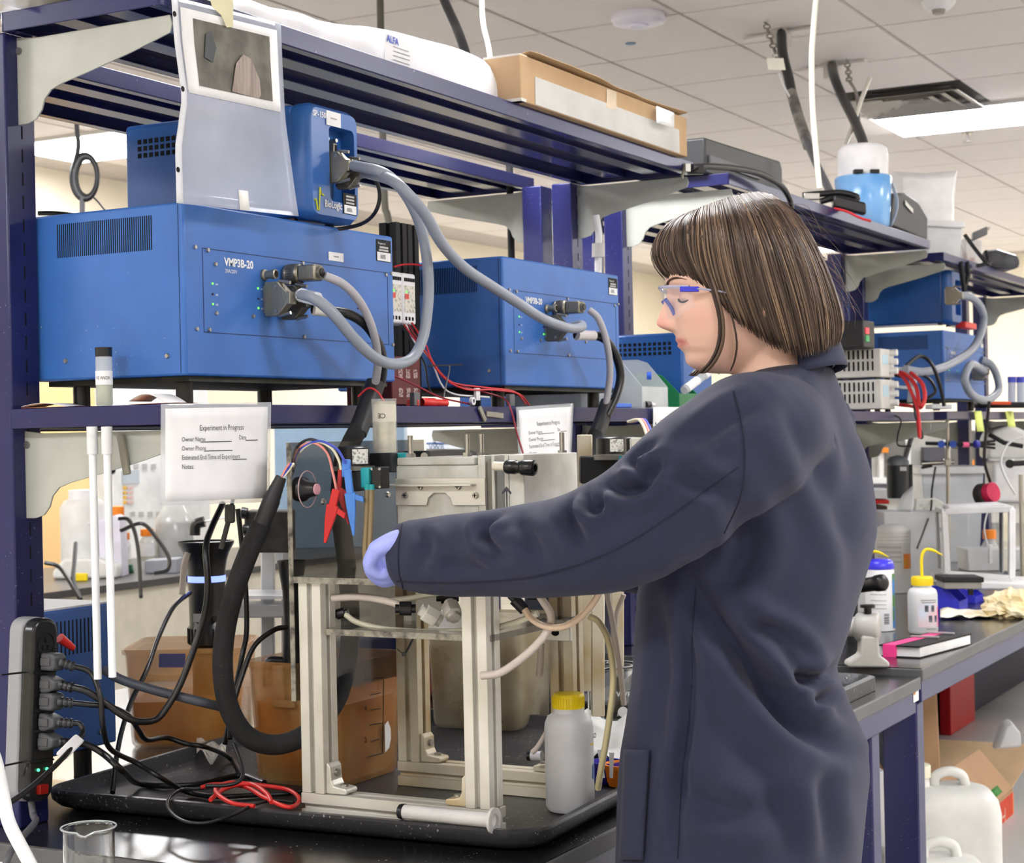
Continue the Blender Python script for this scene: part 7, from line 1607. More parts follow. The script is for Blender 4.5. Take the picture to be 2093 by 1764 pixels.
# ring stands and clamps
for x, y0, y1, D_, lb_ in ((1938, 852, 1150, 6.6, 'steel ring stand rod holding the blue clamp'), (2088, 970, 1150, 6.2, 'steel ring stand rod at the right edge')):
    t = thing('ring_stand', lb_, 'stand', at(x, y1, D=D_), 'ring stands')
    b_ = at(x+1, y1, D=D_); MB().tube([V((b_.x, b_.y, BZ2+.012)), at(x-2, y0, D=D_)], .0075, 12).obj('rod', STEEL, t)
    MB().box((b_.x-.09, b_.y-.06, BZ2), (b_.x+.09, b_.y+.06, BZ2+.012)).obj('base_plate', BLACKM, t)
BLUEK = mat('clamp_blue', (45, 85, 190), .4)
t = thing('stand_clamp', 'three-finger clamp with blue knobs and pink band', 'clamp', at(1960, 915, D=6.6), 'stand clamps')
MB().tube([at(1892, 906, D=6.6), at(1990, 909, D=6.6)], .007, 8).obj('clamp_rod', BLACKM, t)
for x in (1924, 1948): MB().cyl(at(x, 908, D=6.62), at(x, 908, D=6.55), .014, n=14).obj('blue_knob', BLUEK, t)
MB().cyl(at(1968, 909, D=6.6), at(1980, 909, D=6.6), .010, n=12).obj('pink_band', mat('strip_pink', (255, 110, 160), .5), t)
MB().sph(at(1996, 908, D=6.6), .016, 12, 8).obj('swivel', mat('clamp_indigo', (60, 60, 170), .4), t)
for dy in (-7, 0, 8): MB().tube([at(1998, 908+dy*.4, D=6.6), at(2034, 908+dy, D=6.6)], .005, 7).obj('finger', BLACKM, t)
t = thing('stand_clamp', 'grey right-angle clamp below the blue-knobbed clamp', 'clamp', at(1920, 955, D=6.6), 'stand clamps')
MB().tube([at(1884, 948, D=6.6), at(1950, 944, D=6.6)], .008, 8).obj('clamp_arm', STEEL, t); MB().obox(at(1936, 945, D=6.6), V(RT)*.012, V(UP)*.014, V(FW)*.014).obj('boss_head', STEEL, t, bevel=.003)
for y in (944, 956): MB().tube([at(1884, y, D=6.6), at(1905, (y+948)/2, D=6.6)], .006, 6).obj('jaw', BLACKM, t)
t = thing('stand_clamp', 'black boss head on the ring stand at the right edge', 'clamp', at(2078, 960, D=6.2), 'stand clamps')
MB().tube([at(2062, 948, D=6.2), at(2100, 946, D=6.2)], .010, 8).obj('arm', BLACKM, t); MB().cyl(at(2064, 948, D=6.25), at(2064, 948, D=6.15), .016, n=12).obj('knob', BLACKM, t)
c = at(1836, 1018, D=6.7); t = thing('black_bottle', 'black canister with grey rounded top hanging behind the coat', 'canister', c); H = at(1836, 932, D=6.7).z-c.z; r = .043
MB().lathe(c, [(0, 0), (r*.95, 0), (r, .01), (r, H*.78)], 28).obj('body', mat('canister_black', (52, 54, 60), .4), t); MB().lathe(V(c)+V((0, 0, H*.78)), [(r*1.02, 0), (r*1.0, H*.1), (r*.7, H*.2), (0, H*.24)], 28).obj('grey_top', mat('canister_grey', (120, 122, 130), .4), t)
MB().obox(V(c)-V(FW)*r+V(RT)*.012+V((0, 0, H*.70)), V(RT)*.012, (0, 0, .008), V(FW)*.002).obj('white_label', WHITEPAP, t); MB().obox(V(c)+V(RT)*r*1.1+V((0, 0, H*.4)), V(RT)*.008, (0, 0, H*.4), V(FW)*.01).obj('side_strap', BLACKP, t)
tag(MB().tube(spl([at(1870, 870, D=6.7), at(1858, 910, D=6.7), at(1848, 945, D=6.7)], 5), .010, 8).obj('grey_hose', mat('hose_midgrey', (130, 130, 136), .5)), 'grey hose rising from the black canister', 'hose')
# white moulded machine and stirrer spool
t = thing('white_stirrer', 'white moulded stirrer machine at the right edge behind stands', 'stirrer', at(2050, 1000, D=7.4))
hp_ = [(2028, 880), (2070, 868), (2096, 880), (2110, 900), (2110, 938), (2020, 938), (2020, 900)]
P = [at(*p, D=7.4) for p in hp_]; n = len(P); mb = MB(); mb.v = [tuple(p) for p in P]+[tuple(p+V(FW)*.16) for p in P]; mb.f = [tuple(range(n)), tuple(range(n, 2*n))[::-1]]+[(i, n+i, n+(i+1) % n, (i+1) % n) for i in range(n)]
mb.obj('housing', mat('machine_white', (228, 228, 226), .4), t, smooth=0, bevel=.02, seg=3)
MB().obox(at(2068, 985, D=7.45), V(RT)*.10, V(UP)*.09, V(FW)*.07).obj('column', WHITEP, t, bevel=.015)
MB().tube([at(2022, 888, D=7.3), at(2052, 905, D=7.3), at(2090, 912, D=7.3)], .010, 8).obj('black_arm', BLACKM, t)
tag(MB().tube(spl([at(2100, 892, D=7.0), at(2070, 900, D=7.0), at(2052, 920, D=7.0), at(2046, 950, D=7.0), at(2060, 985, D=7.0), at(2076, 1010, D=7.0)], 6), .005, 7).obj('white_tubing', WHITEP), 'thin white tubing looping at the right edge', 'tubing')
t = thing('spool', 'black and magenta hanging spool above the balance', 'spool', at(2022, 1030, D=6.3))
a, b = at(2008, 1012, D=6.3), at(2040, 1002, D=6.26); u = (b-a).normalized()
MB().lathe(a-u*.01, [(0, 0), (.040, 0), (.044, .008), (.040, .03), (.032, .034)], 24, u-V(FW)*.4).obj('black_face', mat('spool_black', (38, 34, 34), .7), t); MB().lathe(a+u*.02, [(.036, 0), (.036, .03), (0, .03)], 24, u-V(FW)*.4).obj('magenta_band', mat('magenta', (205, 30, 80), .5), t)
tag(MB().tube(spl([at(2022, 820, D=6.25), at(2016, 880, D=6.27), at(2012, 940, D=6.28), at(2024, 985, D=6.3)], 6), .006, 8).obj('black_cable', CORD), 'black cord holding the magenta spool', 'cord')
tag(MB().tube(spl([at(1912, 955, D=6.58), at(1905, 1000, D=6.5), at(1903, 1040, D=6.4), at(1890, 1080, D=6.2), at(1875, 1120, D=6.0)], 6), .004, 7).obj('sensor_lead', CORD), 'thin black sensor lead from the grey clamp', 'lead')
# analytical balance: glazed draught shield on a white base
bl = thing('balance', 'white analytical balance with clear glass draught shield', 'balance', (6.7, 1.62, BZ2))
Db = 5.78
def bar(a, b, r): return MB().obox((a+b)/2, (b-a)/2, V(FW)*r, (b-a).cross(V(FW)).normalized()*r)
q = [at(1930, 1046, D=Db), at(2068, 1040, D=Db-.12), at(2068, 1182, D=Db-.12), at(1936, 1172, D=Db)]; dp_ = V(FW)*.22+V(RT)*.03
for a, b in ((q[0], q[1]), (q[1], q[2]), (q[3], q[0]), (q[2], q[3])): bar(a, b, .010).obj('frame_bar', WHITEP, bl, bevel=.002)
for a, b in ((q[0]+dp_, q[1]+dp_), (q[1]+dp_, q[2]+dp_), (q[3]+dp_, q[0]+dp_), (q[0], q[0]+dp_), (q[1], q[1]+dp_)): MB().obox((a+b)/2, (b-a)/2, V(RT)*.008 if abs((b-a).normalized().dot(V(RT))) < .7 else V(FW)*.008, (b-a).cross(V(RT) if abs((b-a).normalized().dot(V(RT))) < .7 else V(FW)).normalized()*.008).obj('frame_bar', WHITEP, bl, bevel=.002)
for f4 in ((q[0], q[1], q[2], q[3]), (q[1], q[1]+dp_, q[2]+dp_, q[2]), (q[0], q[0]+dp_, q[3]+dp_, q[3])):
    mb = MB(); mb.v = [tuple(p) for p in f4]; mb.f = [(0, 1, 2, 3)]; mb.obj('glass_pane', GLASS, bl, smooth=0, solid=.003)
MB().obox((q[0]+q[1])/2+dp_/2+V((0, 0, .01)), (q[1]-q[0])*.42, dp_*.42, (0, 0, .006)).obj('top_cover', WHITEP, bl, bevel=.003)
mid = (q[2]+q[3])/2+dp_*.4
MB().prism([(-.13, -.002), (.28, -.022), (.28, -.042), (-.13, -.036)], V((mid.x, mid.y, mid.z))-V(FW)*.05, RT, UP, .30).obj('base_housing', WHITEP, bl, bevel=.008)
for k in (-.1, .2): MB().cyl(V((mid.x, mid.y, BZ2))+V(RT)*k, V((mid.x, mid.y, mid.z-.03))+V(RT)*k, .014, n=12).obj('foot', mat('foot_grey', (150, 150, 155), .5), bl)
t = thing('dosing_head', 'white tubing and dosing tip inside the glass shield', 'tip', at(2022, 1150, D=6.2))
MB().tube(spl([at(2020, 1040, D=6.2), at(2012, 1080, D=6.2), at(2020, 1120, D=6.2)], 5), .003, 6).obj('tubing', WHITEP, t); MB().obox(at(2024, 1132, D=6.2), V(RT)*.006, V(UP)*.034, V(FW)*.006).obj('tip', WHITEP, t, bevel=.002)
t = thing('orange_bottle', 'glass bottle with orange cap seen through the glass shield', 'bottle', at(2022, 1160, D=6.9)); c = at(2024, 1160, D=6.9)
MB().lathe(c, [(0, 0), (.045, 0), (.047, .06), (.02, .11), (.02, .13)], 24).obj('glass', mat('flask_glass', (225, 228, 228), .1, alpha=.5), t); MB().lathe(c+V((0, 0, .115)), [(.026, 0), (.026, .035), (0, .036)], 20).obj('orange_cap', ORANGE, t)
obx('pipette_box', 'clear lidded box behind the balance', 'box', [(1976, 1122), (2110, 1122), (2110, 1168), (1980, 1168)], 6.75, .16, mat('pip_box', (232, 232, 236), .3, alpha=.85), z=BZ2+.0005)
# blue bins with grey block on top
for k, (xl, xr, yt, yb_, D_, lb_) in enumerate(((1918, 1985, 1204, 1255, 5.35, 'front royal blue parts bin under the grey block'), (1960, 2008, 1202, 1246, 5.55, 'rear royal blue parts bin beside the towels'))):
    c = at((xl+xr)/2, yb_, D=D_); cbin(lb_, at(xl, yb_, D=D_).x, c.y-.02, .11, .11, at(xl, yt, D=D_).z-BZ2, BZ2+.0005, BINBLUE, 'royal blue bins')
t = thing('grey_block', 'grey metal block with black top on the blue bins', 'block', at(1958, 1212, D=5.35))
MB().obox(at(1960, 1194, D=5.35), V(RT)*.058, V(UP)*.011, V(FW)*.05).obj('block', mat('block_grey', (150, 148, 145), .5), t, bevel=.003); MB().obox(at(1960, 1182, D=5.35), V(RT)*.063, V(UP)*.008, V(FW)*.055).obj('black_top', BLACKM, t, bevel=.003); MB().obox(at(1984, 1206, D=5.31), V(RT)*.007, V(UP)*.016, V(FW)*.006).obj('latch', BLACKP, t)
# stained paper towels
def towel(u, v): p = at(1922+u*185, 1266-u*4+v*12-v*28*(1-u*.2), Z=BZ2+.003); return p+V((0, 0, .006+.012*noise.noise(V((u*7, v*5, 4.2)))))
tag(MB().grid(towel, 26, 12).obj('paper_towel', mat('towel_stained', (244, 240, 226), .9, col2=(228, 205, 150), scale=12, lo=.3, hi=.55), solid=.002), 'yellow-stained paper towel spread at the bench edge', 'towel')
cr_ = MB(); cC = at(2068, 1240, Z=BZ2+.03)
def crumple(u, v):
    th, ph = 2*math.pi*u, math.pi*v; d = V((math.cos(th)*math.sin(ph), math.sin(th)*math.sin(ph), math.cos(ph)*.55)); return cC+d*(.085+.035*noise.noise(d*4.5))
cr_.grid(crumple, 32, 16, True); tag(cr_.obj('crumpled_tissue', mat('tissue_beige', (236, 226, 196), .9, col2=(220, 196, 140), scale=20), smooth=0), 'crumpled stained tissue on the paper towel', 'tissue')
# notebook with pink band
zn = BZ2+.0005
N0, N1, N2 = at(1797, 1342, Z=zn), at(1880, 1346, Z=zn), at(1986, 1318, Z=zn); NB = N0+(N2-N1); N3 = N2+(N0-N1)
nbk = thing('notebook', 'black hardcover notebook with bright pink band on the bench', 'notebook', (N0+N2)/2)
def slab(name, z0, z1, ins, m):
    c = (N0+N1+N2+N3)/4; ps_ = [c+(p-c)*(1-ins) for p in (N0, N1, N2, N3)]
    mb = MB(); mb.v = [(p.x, p.y, z0) for p in ps_]+[(p.x, p.y, z1) for p in ps_]; mb.f = [(3, 2, 1, 0), (4, 5, 6, 7)]+[(i, (i+1) % 4, 4+(i+1) % 4, 4+i) for i in range(4)]
    return mb.obj(name, m, nbk, smooth=0)
slab('back_cover', zn, zn+.003, 0, BLACKM); slab('page_block', zn+.003, zn+.026, .03, WHITEPAP); slab('front_cover', zn+.026, zn+.030, 0, BLACKM)
mb = MB(); f0, f1 = N0.lerp(N1, .10), N0.lerp(N1, .42); e0 = (N3-N0)*.995
mb.v = [(p.x, p.y, z) for z in (zn-.0002, zn+.0308) for p in (f0-(N3-N0)*.004, f1-(N3-N0)*.004, f1+e0, f0+e0)]; mb.f = [(3, 2, 1, 0), (4, 5, 6, 7)]+[(i, (i+1) % 4, 4+(i+1) % 4, 4+i) for i in range(4)]
mb.obj('pink_band', mat('band_pink', (255, 70, 150), .5), nbk, smooth=0)
for k in (0, 1):
    a, b = N3.lerp(N2, .05).lerp(N0.lerp(N1, .05), .15+.3*k), N3.lerp(N2, .75).lerp(N0.lerp(N1, .75), .15+.3*k); a.z = b.z = zn+.0335
    tag(MB().obox((a+b)/2, (b-a)/2, (b-a).cross(V((0, 0, 1))).normalized()*.006, (0, 0, .0016)).obj('steel_rule', mat('rule_steel', (190, 190, 192), .35, .5)), ('rear steel strip lying on the notebook', 'front steel strip lying on the notebook')[k], 'steel strip', 'steel strips on the notebook')
# grey cast hand pump with black knob
c = base(1776, 1362); t = thing('hand_pump', 'grey cast pump body with black knob beside the notebook', 'pump', c)
MB().prism([(-.055, 0), (.045, 0), (.045, .012), (.022, .03), (.020, .075), (-.020, .075), (-.024, .03), (-.055, .012)], c, RT, (0, 0, 1), .05).obj('foot_casting', mat('cast_grey', (186, 184, 180), .35), t, bevel=.006, seg=3)
MB().lathe(V(c)+V((0, 0, .092))+V(RT)*.028, [(0, 0), (.030, 0), (.036, .006), (.036, .05), (.030, .056), (.024, .06), (.024, .12), (0, .12)], 28, -V(RT)+V(FW)*.35).obj('barrel', mat('cast_grey', (186, 184, 180), .35), t)
MB().lathe(V(c)+V((0, 0, .125)), [(.009, 0), (.009, .014), (.018, .015), (.018, .021), (0, .021)], 16).obj('knob', BLACKP, t); MB().lathe(V(c)+V((0, 0, .092))-V(RT)*.038+V(FW)*.026, [(.0245, 0), (.0245, .01)], 24, -V(RT)+V(FW)*.35).obj('orange_ring', ORANGE, t)
t = thing('black_torch', 'black ribbed torch sticking out behind the back of the person', 'torch', at(1785, 1205, D=4.6))
a, b = at(1740, 1200, D=4.6), at(1808, 1190, D=4.5)
MB().cyl(V((a.x, a.y, BZ2)), a+V((0, 0, .002)), .016, n=14).obj('stand_column', BLACKM, t); MB().lathe(a, [(.018, 0), (.019, (b-a).length*.7), (.022, (b-a).length*.78), (.022, (b-a).length*.95), (.016, (b-a).length), (0, (b-a).length)], 20, b-a).obj('grip', BLACKP, t)
# second tray on the near bench, right of the person
mb = MB()
for ins, z, r_ in ((0, BZ+.001, .04), (0, .795, .04), (.012, .7985, .035), (.02, .79, .03), (.03, .776, .03)): mb.v += [(3.20+a, 1.135+b, z) for a, b in rrect(ins, ins, .60-ins, .5-ins, r_, 6)]
n = 28; mb.f = [(j*n+q_, j*n+(q_+1) % n, (j+1)*n+(q_+1) % n, (j+1)*n+q_) for j in range(4) for q_ in range(n)]+[tuple(range(4*n, 5*n)), tuple(range(n))[::-1]]
tag(mb.obj('spill_tray', TRAYM, smooth=40), 'second black tray at the far end of the near bench', 'tray')
# ---------------------------------------------------------------- under the far bench
cx0, cy0 = 4.95, 1.34
cb = thing('moving_box', 'open cardboard moving box with red-orange print under the far bench', 'box', (5.35, 1.6, 0), 'cardboard boxes')
K0 = at(2072, 1690, Y=1.36); xe = K0.x; zt = at(2072, 1610, Y=1.36).z; xl = 4.55
CARD2 = mat('cardboard_brown', (176, 140, 108), .85, scale=4)
MB().box((xl, 1.36, 0), (xe, 1.364, zt)).obj('front_panel', CARD2, cb); MB().box((xe-.004, 1.364, 0), (xe, 1.80, zt)).obj('end_panel', CARD2, cb); MB().box((xl, 1.80, 0), (xe, 1.804, zt)).obj('rear_panel', CARD2, cb); MB().box((xl, 1.364, 0), (xl+.004, 1.80, zt)).obj('near_panel', CARD2, cb)
MB().box((xl+.004, 1.364, 0), (xe-.004, 1.8, .004)).obj('base_panel', CARD2, cb)
def quad(name, P, m, th=.004): mb = MB(); mb.v = [tuple(p) for p in P]; mb.f = [(0, 1, 2, 3)]; return mb.obj(name, m, cb, smooth=0, solid=th)
T0, T1 = V((xl, 1.362, zt)), V((xe, 1.362, zt))
u0, u1 = at(1830, 1492, Y=1.42), at(2060, 1512, Y=1.42)
fp_ = quad('front_flap', [T0, T1, V((T1.x-.02, 1.47, u1.z)), V((T0.x, 1.47, u1.z+.01))], CARD2)
quad('rear_flap', [V((xl, 1.80, zt)), V((xe, 1.8, zt)), V((xe, 1.9, zt+.17)), V((xl, 1.9, zt+.17))], CARD2)
quad('end_flap', [V((xe, 1.364, zt)), V((xe, 1.79, zt)), V((xe+.17, 1.77, zt+.12)), V((xe+.15, 1.30, zt+.13))], mat('cardboard_light', (220, 188, 150), .85))
xo = at(2043, 1650, Y=1.36).x
st_ = MB().box((xo, 1.3585, .0), (xe-.02, 1.3599, zt-.012)).obj('red_stripe', mat('stripe_red', (205, 70, 40), .7), cb, smooth=0)
MB().box((xe-.016, 1.3585, 0), (xe-.002, 1.3599, zt-.012)).obj('orange_stripe', mat('stripe_orange', (235, 110, 45), .7), cb, smooth=0)
text('HEAVY DUTY SMALL', .066, (xo+.075, 1.3580, zt-.05-.60), (0, 0, 1), (-1, 0, 0), mat('stripe_text', (215, 180, 160), .7), cb, align='LEFT', fat=.0012)
pr = V((T0.x*.62+T1.x*.38, 1.362, zt)); 
def onflap(a, b): p = T0.lerp(T1, a); q_ = V((T0.x, 1.47, u1.z+.01)).lerp(V((T1.x-.02, 1.47, u1.z)), a); return p.lerp(q_, b)+V((0, -.005, -.002))
fr = MB()
for a, b in (((.38, .2), (.78, .2)), ((.78, .2), (.74, .78)), ((.74, .78), (.36, .78)), ((.36, .78), (.38, .2))): fr.tube([onflap(*a), onflap(*b)], .0025, 4)
fr.obj('printed_frame', mat('card_print', (95, 70, 50), .8), fp_)
for k in range(4): MB().tube([onflap(.45+.02*k, .36+.09*k), onflap(.70-.015*(k % 2), .36+.09*k)], .005, 4).obj('print_line', mat('card_print', (95, 70, 50), .8), fp_)
MB().grid(lambda u, v: onflap(.84+.08*u, .10+.16*v), 3, 3).obj('green_sticker', mat('sticker_green', (40, 130, 40), .6), fp_, solid=.003)
bag('plastic_wrap', 'crumpled clear wrap poking out of the moving box', [(2030, 1530), (2048, 1478), (2062, 1470), (2082, 1495), (2084, 1525)], 5.3, .04, FROST)
# carboys
CARBOY = mat('carboy_white', (232, 232, 228), .45, sub=.1)
def carboy(lbl, c, ux, w_, d_, h, z):
    ux = V(ux).normalized(); uy = V((-ux.y, ux.x, 0)); t = thing('carboy', lbl, 'carboy', c, 'white carboys'); n = 24
    mb = MB(); rows = []
    for k, zz, r_ in ((.94, .001, .05), (1, .02, .05), (1, h*.80, .05), (.96, h*.90, .055), (.84, h*.97, .06), (.60, h, .05)):
        rows.append([V(c)+ux*a+uy*b+V((0, 0, zz)) for a, b in rrect(-w_*k/2, -d_*k/2, w_*k/2, d_*k/2, min(r_, d_*k/2.2), 5)])
    loft(mb, rows); mb.obj('tank', CARBOY, t, smooth=50)
    o = V(c)-ux*w_*.30; MB().lathe(o+V((0, 0, h*.90)), [(.055, 0), (.036, .03), (.034, h*.1+.035)], 24).obj('neck', CARBOY, t)
    MB().lathe(o+V((0, 0, h+.022)), [(.036, 0), (.040, .002), (.040, .032), (.036, .036), (0, .036)], 12).obj('cap', mat('cap_cream', (232, 228, 205), .5), t)
    p0 = V(c)-ux*w_*.12+V((0, 0, h-.005)); MB().tube(spl([p0, p0+ux*.005+V((0, 0, .03)), p0+ux*.04+V((0, 0, .042)), p0+ux*.075+V((0, 0, .03)), p0+ux*.085+V((0, 0, .0))], 6), .014, 12).obj('handle', CARBOY, t); return t
cq = at(1935, 1650, D=4.75); hz = at(1935, 1604, D=4.75).z
carboy('larger white carboy with capped neck before the moving box', (cq.x, cq.y, .02), (RT[0], RT[1], 0), .27, .20, hz-.02, .02)
tag(MB().obox((cq.x+.02, cq.y-.02, .01), V((RT[0], RT[1], 0))*.2, V((-RT[1], RT[0], 0))*.13, (0, 0, .0095)).obj('white_drip_tray', mat('tray_white', (222, 224, 230), .4), bevel=.004), 'white plastic tray under the larger carboy', 'tray')
cq = at(1912, 1764, D=4.36); hz = at(1912, 1750, D=4.36).z
carboy('smaller white carboy at the bottom beside the bench leg', (cq.x, cq.y, .0), (RT[0], RT[1], 0), .25, .18, hz, .0)
struct('trim_1', MB().box((4.2, 2.0, 0), (9.98, 2.02, .66)), mat('under_bench_navy', (30, 34, 66), .6))
tag(MB().box((at(1942, 1400, Y=1.94).x, 1.94, 0), (at(1992, 1400, Y=1.94).x, 1.99, .69)).obj('red_board', mat('panel_red', (185, 20, 30), .5), bevel=.004), 'tall red panel standing under the far bench', 'panel')
obx('labelled_package', 'small package with white label stuffed under the bench', 'package', [(1862, 1430), (1915, 1405), (1925, 1440), (1870, 1452)], 5.0, .12, CARD2, z=0); obx('white_carton', 'white carton seen between the bench legs', 'carton', [(1791, 1578), (1808, 1576), (1808, 1670), (1791, 1672)], 4.45, .1, WHITEP, z=0)
# ---------------------------------------------------------------- background at the left
bk_ = thing('lab_bench', 'beige-fronted lab bench across the aisle at left', 'bench', (6.0, 5.2, 0), 'lab benches')
MB().box((3.9, 4.9, .735), (9.5, 5.9, .765)).obj('worktop', mat('far_top', (70, 68, 66), .35), bk_); MB().box((4.0, 4.93, .05), (9.5, 5.88, .735)).obj('cabinet_row', mat('far_cabinet', (206, 198, 178), .6), bk_)
dn = at(100, 900, Y=7.13)
dr_ = struct('door_1', MB().box((at(60, 1000, Y=7.13).x, 7.10, 0), (at(297, 1000, Y=7.13).x, 7.148, 2.15)), mat('door_tan', (226, 190, 135), .6, scale=2, stretch=(1, 1, .1)))
fz = thing('white_cabinet', 'tall white control cabinet with small display on the far side', 'cabinet', (8.6, 6.4, 0))
x0, x1 = at(232, 1000, Y=6.2).x, at(430, 1000, Y=6.2).x
MB().box((x0, 6.2, .0), (x1, 6.32, 2.0)).obj('case', mat('cab_white', (238, 238, 236), .5), fz, bevel=.01)
def cf(px, py, qx, qy, m, nm):
    a, b = at(px, py, Y=6.198), at(qx, qy, Y=6.198); return MB().box((a.x, 6.194, b.z), (b.x, 6.2, a.z)).obj(nm, m, fz, smooth=0)
cf(249, 962, 284, 988, mat('disp_grey', (190, 198, 205), .4), 'display')
for k in range(4): cf(252, 994+k*10, 257, 1000+k*10, mat('warn_yellow', (240, 190, 60), .6), 'warning_mark'); cf(259, 995+k*10, 272, 999+k*10, mat('print_pink', (225, 190, 185), .7), 'print_row')
for k in range(4): cf(255+k*18, 948, 264+k*18, 958, mat('vent_grey', (188, 188, 186), .6), 'vent_square'); cf(266+k*18, 1046, 275+k*18, 1056, mat('vent_grey', (188, 188, 186), .6), 'vent_square')
MB().sph(at(229, 962, Y=6.17), .02, 10, 8).obj('black_knob', BLACKP, fz)
def far_lathe(name, lbl, cat, x, yb_, yt, wpx, prof, m, Y, grp=None, parts=()):
    c = at(x, yb_, Y=Y); c.z = max(c.z, .7655); d = (np.array(c)-CAM) @ FW; H = at(x, yt, D=d).z-c.z; r = wpx/2/FPX*d
    t = thing(name, lbl, cat, c, grp); MB().lathe(c, [(a*r, b*H) for a, b in prof], 28).obj('body', m, t)
    for nm, pf, mm in parts: MB().lathe(c, [(a*r, b*H) for a, b in pf], 28).obj(nm, mm, t)
    return t
far_lathe('white_carboy', 'large frosted bottle half full of grey liquid across the aisle', 'bottle', 172, 1165, 1000, 92, [(0, 0), (1, 0), (1, .78), (.8, .86), (.62, .88)], mat('frost_far', (236, 236, 234), .5, alpha=.8), 5.35, None, (('grey_liquid', [(0, .01), (.96, .01), (.96, .42), (0, .42)], mat('liquid_grey', (165, 168, 182), .3)), ('white_cap', [(.62, .87), (.62, .99), (0, 1)], WHITEP)))
GF = mat('far_glass', (232, 236, 234), .1, alpha=.5)
far_lathe('brown_flask', 'round glass flask of dark brown liquid across the aisle', 'flask', 358, 1172, 1020, 78, [(0, 0), (.95, 0), (1, .1), (1, .70), (.6, .86), (.35, .98)], GF, 5.25, None, (('brown_liquid', [(0, .01), (.93, .01), (.97, .1), (.97, .66), (0, .66)], mat('liquid_brown', (52, 30, 18), .2)),))
for k, (x, yb_, yt, w_, lb_) in enumerate(((243, 1150, 1033, 30, 'tallest orange-capped bottle across the aisle'), (256, 1152, 1088, 24, 'short orange-capped bottle behind the white tubes'), (302, 1146, 1080, 32, 'orange-capped bottle with white label beside the brown flask'))):
    far_lathe('reagent_bottle', lb_, 'bottle', x, yb_, yt, w_, [(0, 0), (1, 0), (1, .62), (.6, .74)], GF, 5.3, 'orange-capped bottles', (('liquid', [(0, .01), (.94, .01), (.94, .32), (0, .32)], mat('liquid_green', (190, 205, 130), .2)), ('label', [(1.02, .15), (1.02, .55)], WHITEPAP), ('orange_cap', [(.8, .76), (.85, .78), (.85, .98), (0, 1)], ORANGE)))
obx('tilted_meter', 'white tilted meter box with black plugs across the aisle', 'meter', [(178, 1072), (235, 1053), (246, 1060), (250, 1110), (205, 1130), (200, 1085)], 7.6, .12, mat('meter_lilac', (225, 222, 236), .5), z=.7655)
obx('grey_box', 'small grey box on the bench across the aisle', 'box', [(296, 1146), (362, 1142), (362, 1172), (296, 1172)], DZ(330, 1172, .766), .12, mat('box_grey_far', (150, 152, 160), .5))
obx('white_scale', 'low white scale on the bench across the aisle', 'scale', [(106, 1170), (130, 1142), (200, 1142), (240, 1156), (240, 1180), (108, 1180)], DZ(170, 1183, .766), .2, mat('scale_white', (226, 226, 222), .5), bev=.012, z=.766)
obx('yellow_label', 'yellow tag in front of the white scale', 'tag', [(154, 1172), (178, 1172), (178, 1184), (154, 1184)], DZ(166, 1188, .766), .02, YELLOW, z=.766)
obx('wire_board', 'green circuit board among loose wires across the aisle', 'circuit board', [(238, 1158), (268, 1154), (272, 1168), (242, 1172)], DZ(255, 1172, .766), .03, mat('pcb', (60, 130, 90), .5, col2=(20, 40, 30), scale=40), z=.766)
for k, (pts_, lb_) in enumerate((([(92, 1150), (120, 1158), (140, 1185), (162, 1222)], 'left black wire drooping off the far bench'), ([(155, 1110), (152, 1150), (150, 1185), (165, 1225)], 'black wire falling beside the white scale'), ([(242, 1060), (262, 1062), (276, 1090), (284, 1140), (288, 1220)], 'black wire looping from the tilted meter'), ([(246, 1085), (290, 1070), (320, 1100), (345, 1140), (342, 1165), (315, 1172)], 'long black wire arching before the brown flask'))):
    tag(MB().tube(spl([at(*p, D=6.9+.5*(1220-p[1])/170) for p in pts_], 6), .009, 6).obj('far_wire', CORD), lb_, 'wire', 'wires across the aisle')
# hanging coil of cable far behind the left post
cl = thing('cable_coil', 'black cable coil hanging from the ceiling behind the left post', 'cable', at(172, 400, D=5.4))
for k in range(3): MB().tube([at(173+(27-k*3)*math.cos(a)+k*2, 362+(47-k*4)*math.sin(a), D=5.4) for a in np.linspace(0, 2*math.pi, 33)], .0068, 7, cap=False).obj('coil_loop', mat('cord_dark_grey', (88, 88, 94), .5) if k == 1 else CORD, cl)
MB().tube(spl([V((at(156, 180, D=5.4).x, at(156, 180, D=5.4).y, ZC)), at(156, 180, D=5.4), at(157, 260, D=5.4), at(160, 300, D=5.4), at(150, 345, D=5.4)], 5), .0075, 7).obj('upper_run', CORD, cl); MB().tube(spl([at(168, 405, D=5.4), at(168, 440, D=5.4)], 3), .0085, 7).obj('lower_run', mat('cord_dark_grey', (88, 88, 94), .5), cl)
MB().tube(spl([at(185, 398, D=5.4), at(200, 412, D=5.4), at(216, 432, D=5.4)], 4), .003, 6).obj('tie_tail', CORD, cl)
tag(MB().tube(spl([at(78, 436, D=3.4), at(110, 436, D=3.4), at(160, 441, D=3.4)], 4), .005, 7).obj('flat_cable', CORD), 'black cable lying on the left instrument at the back', 'cable')
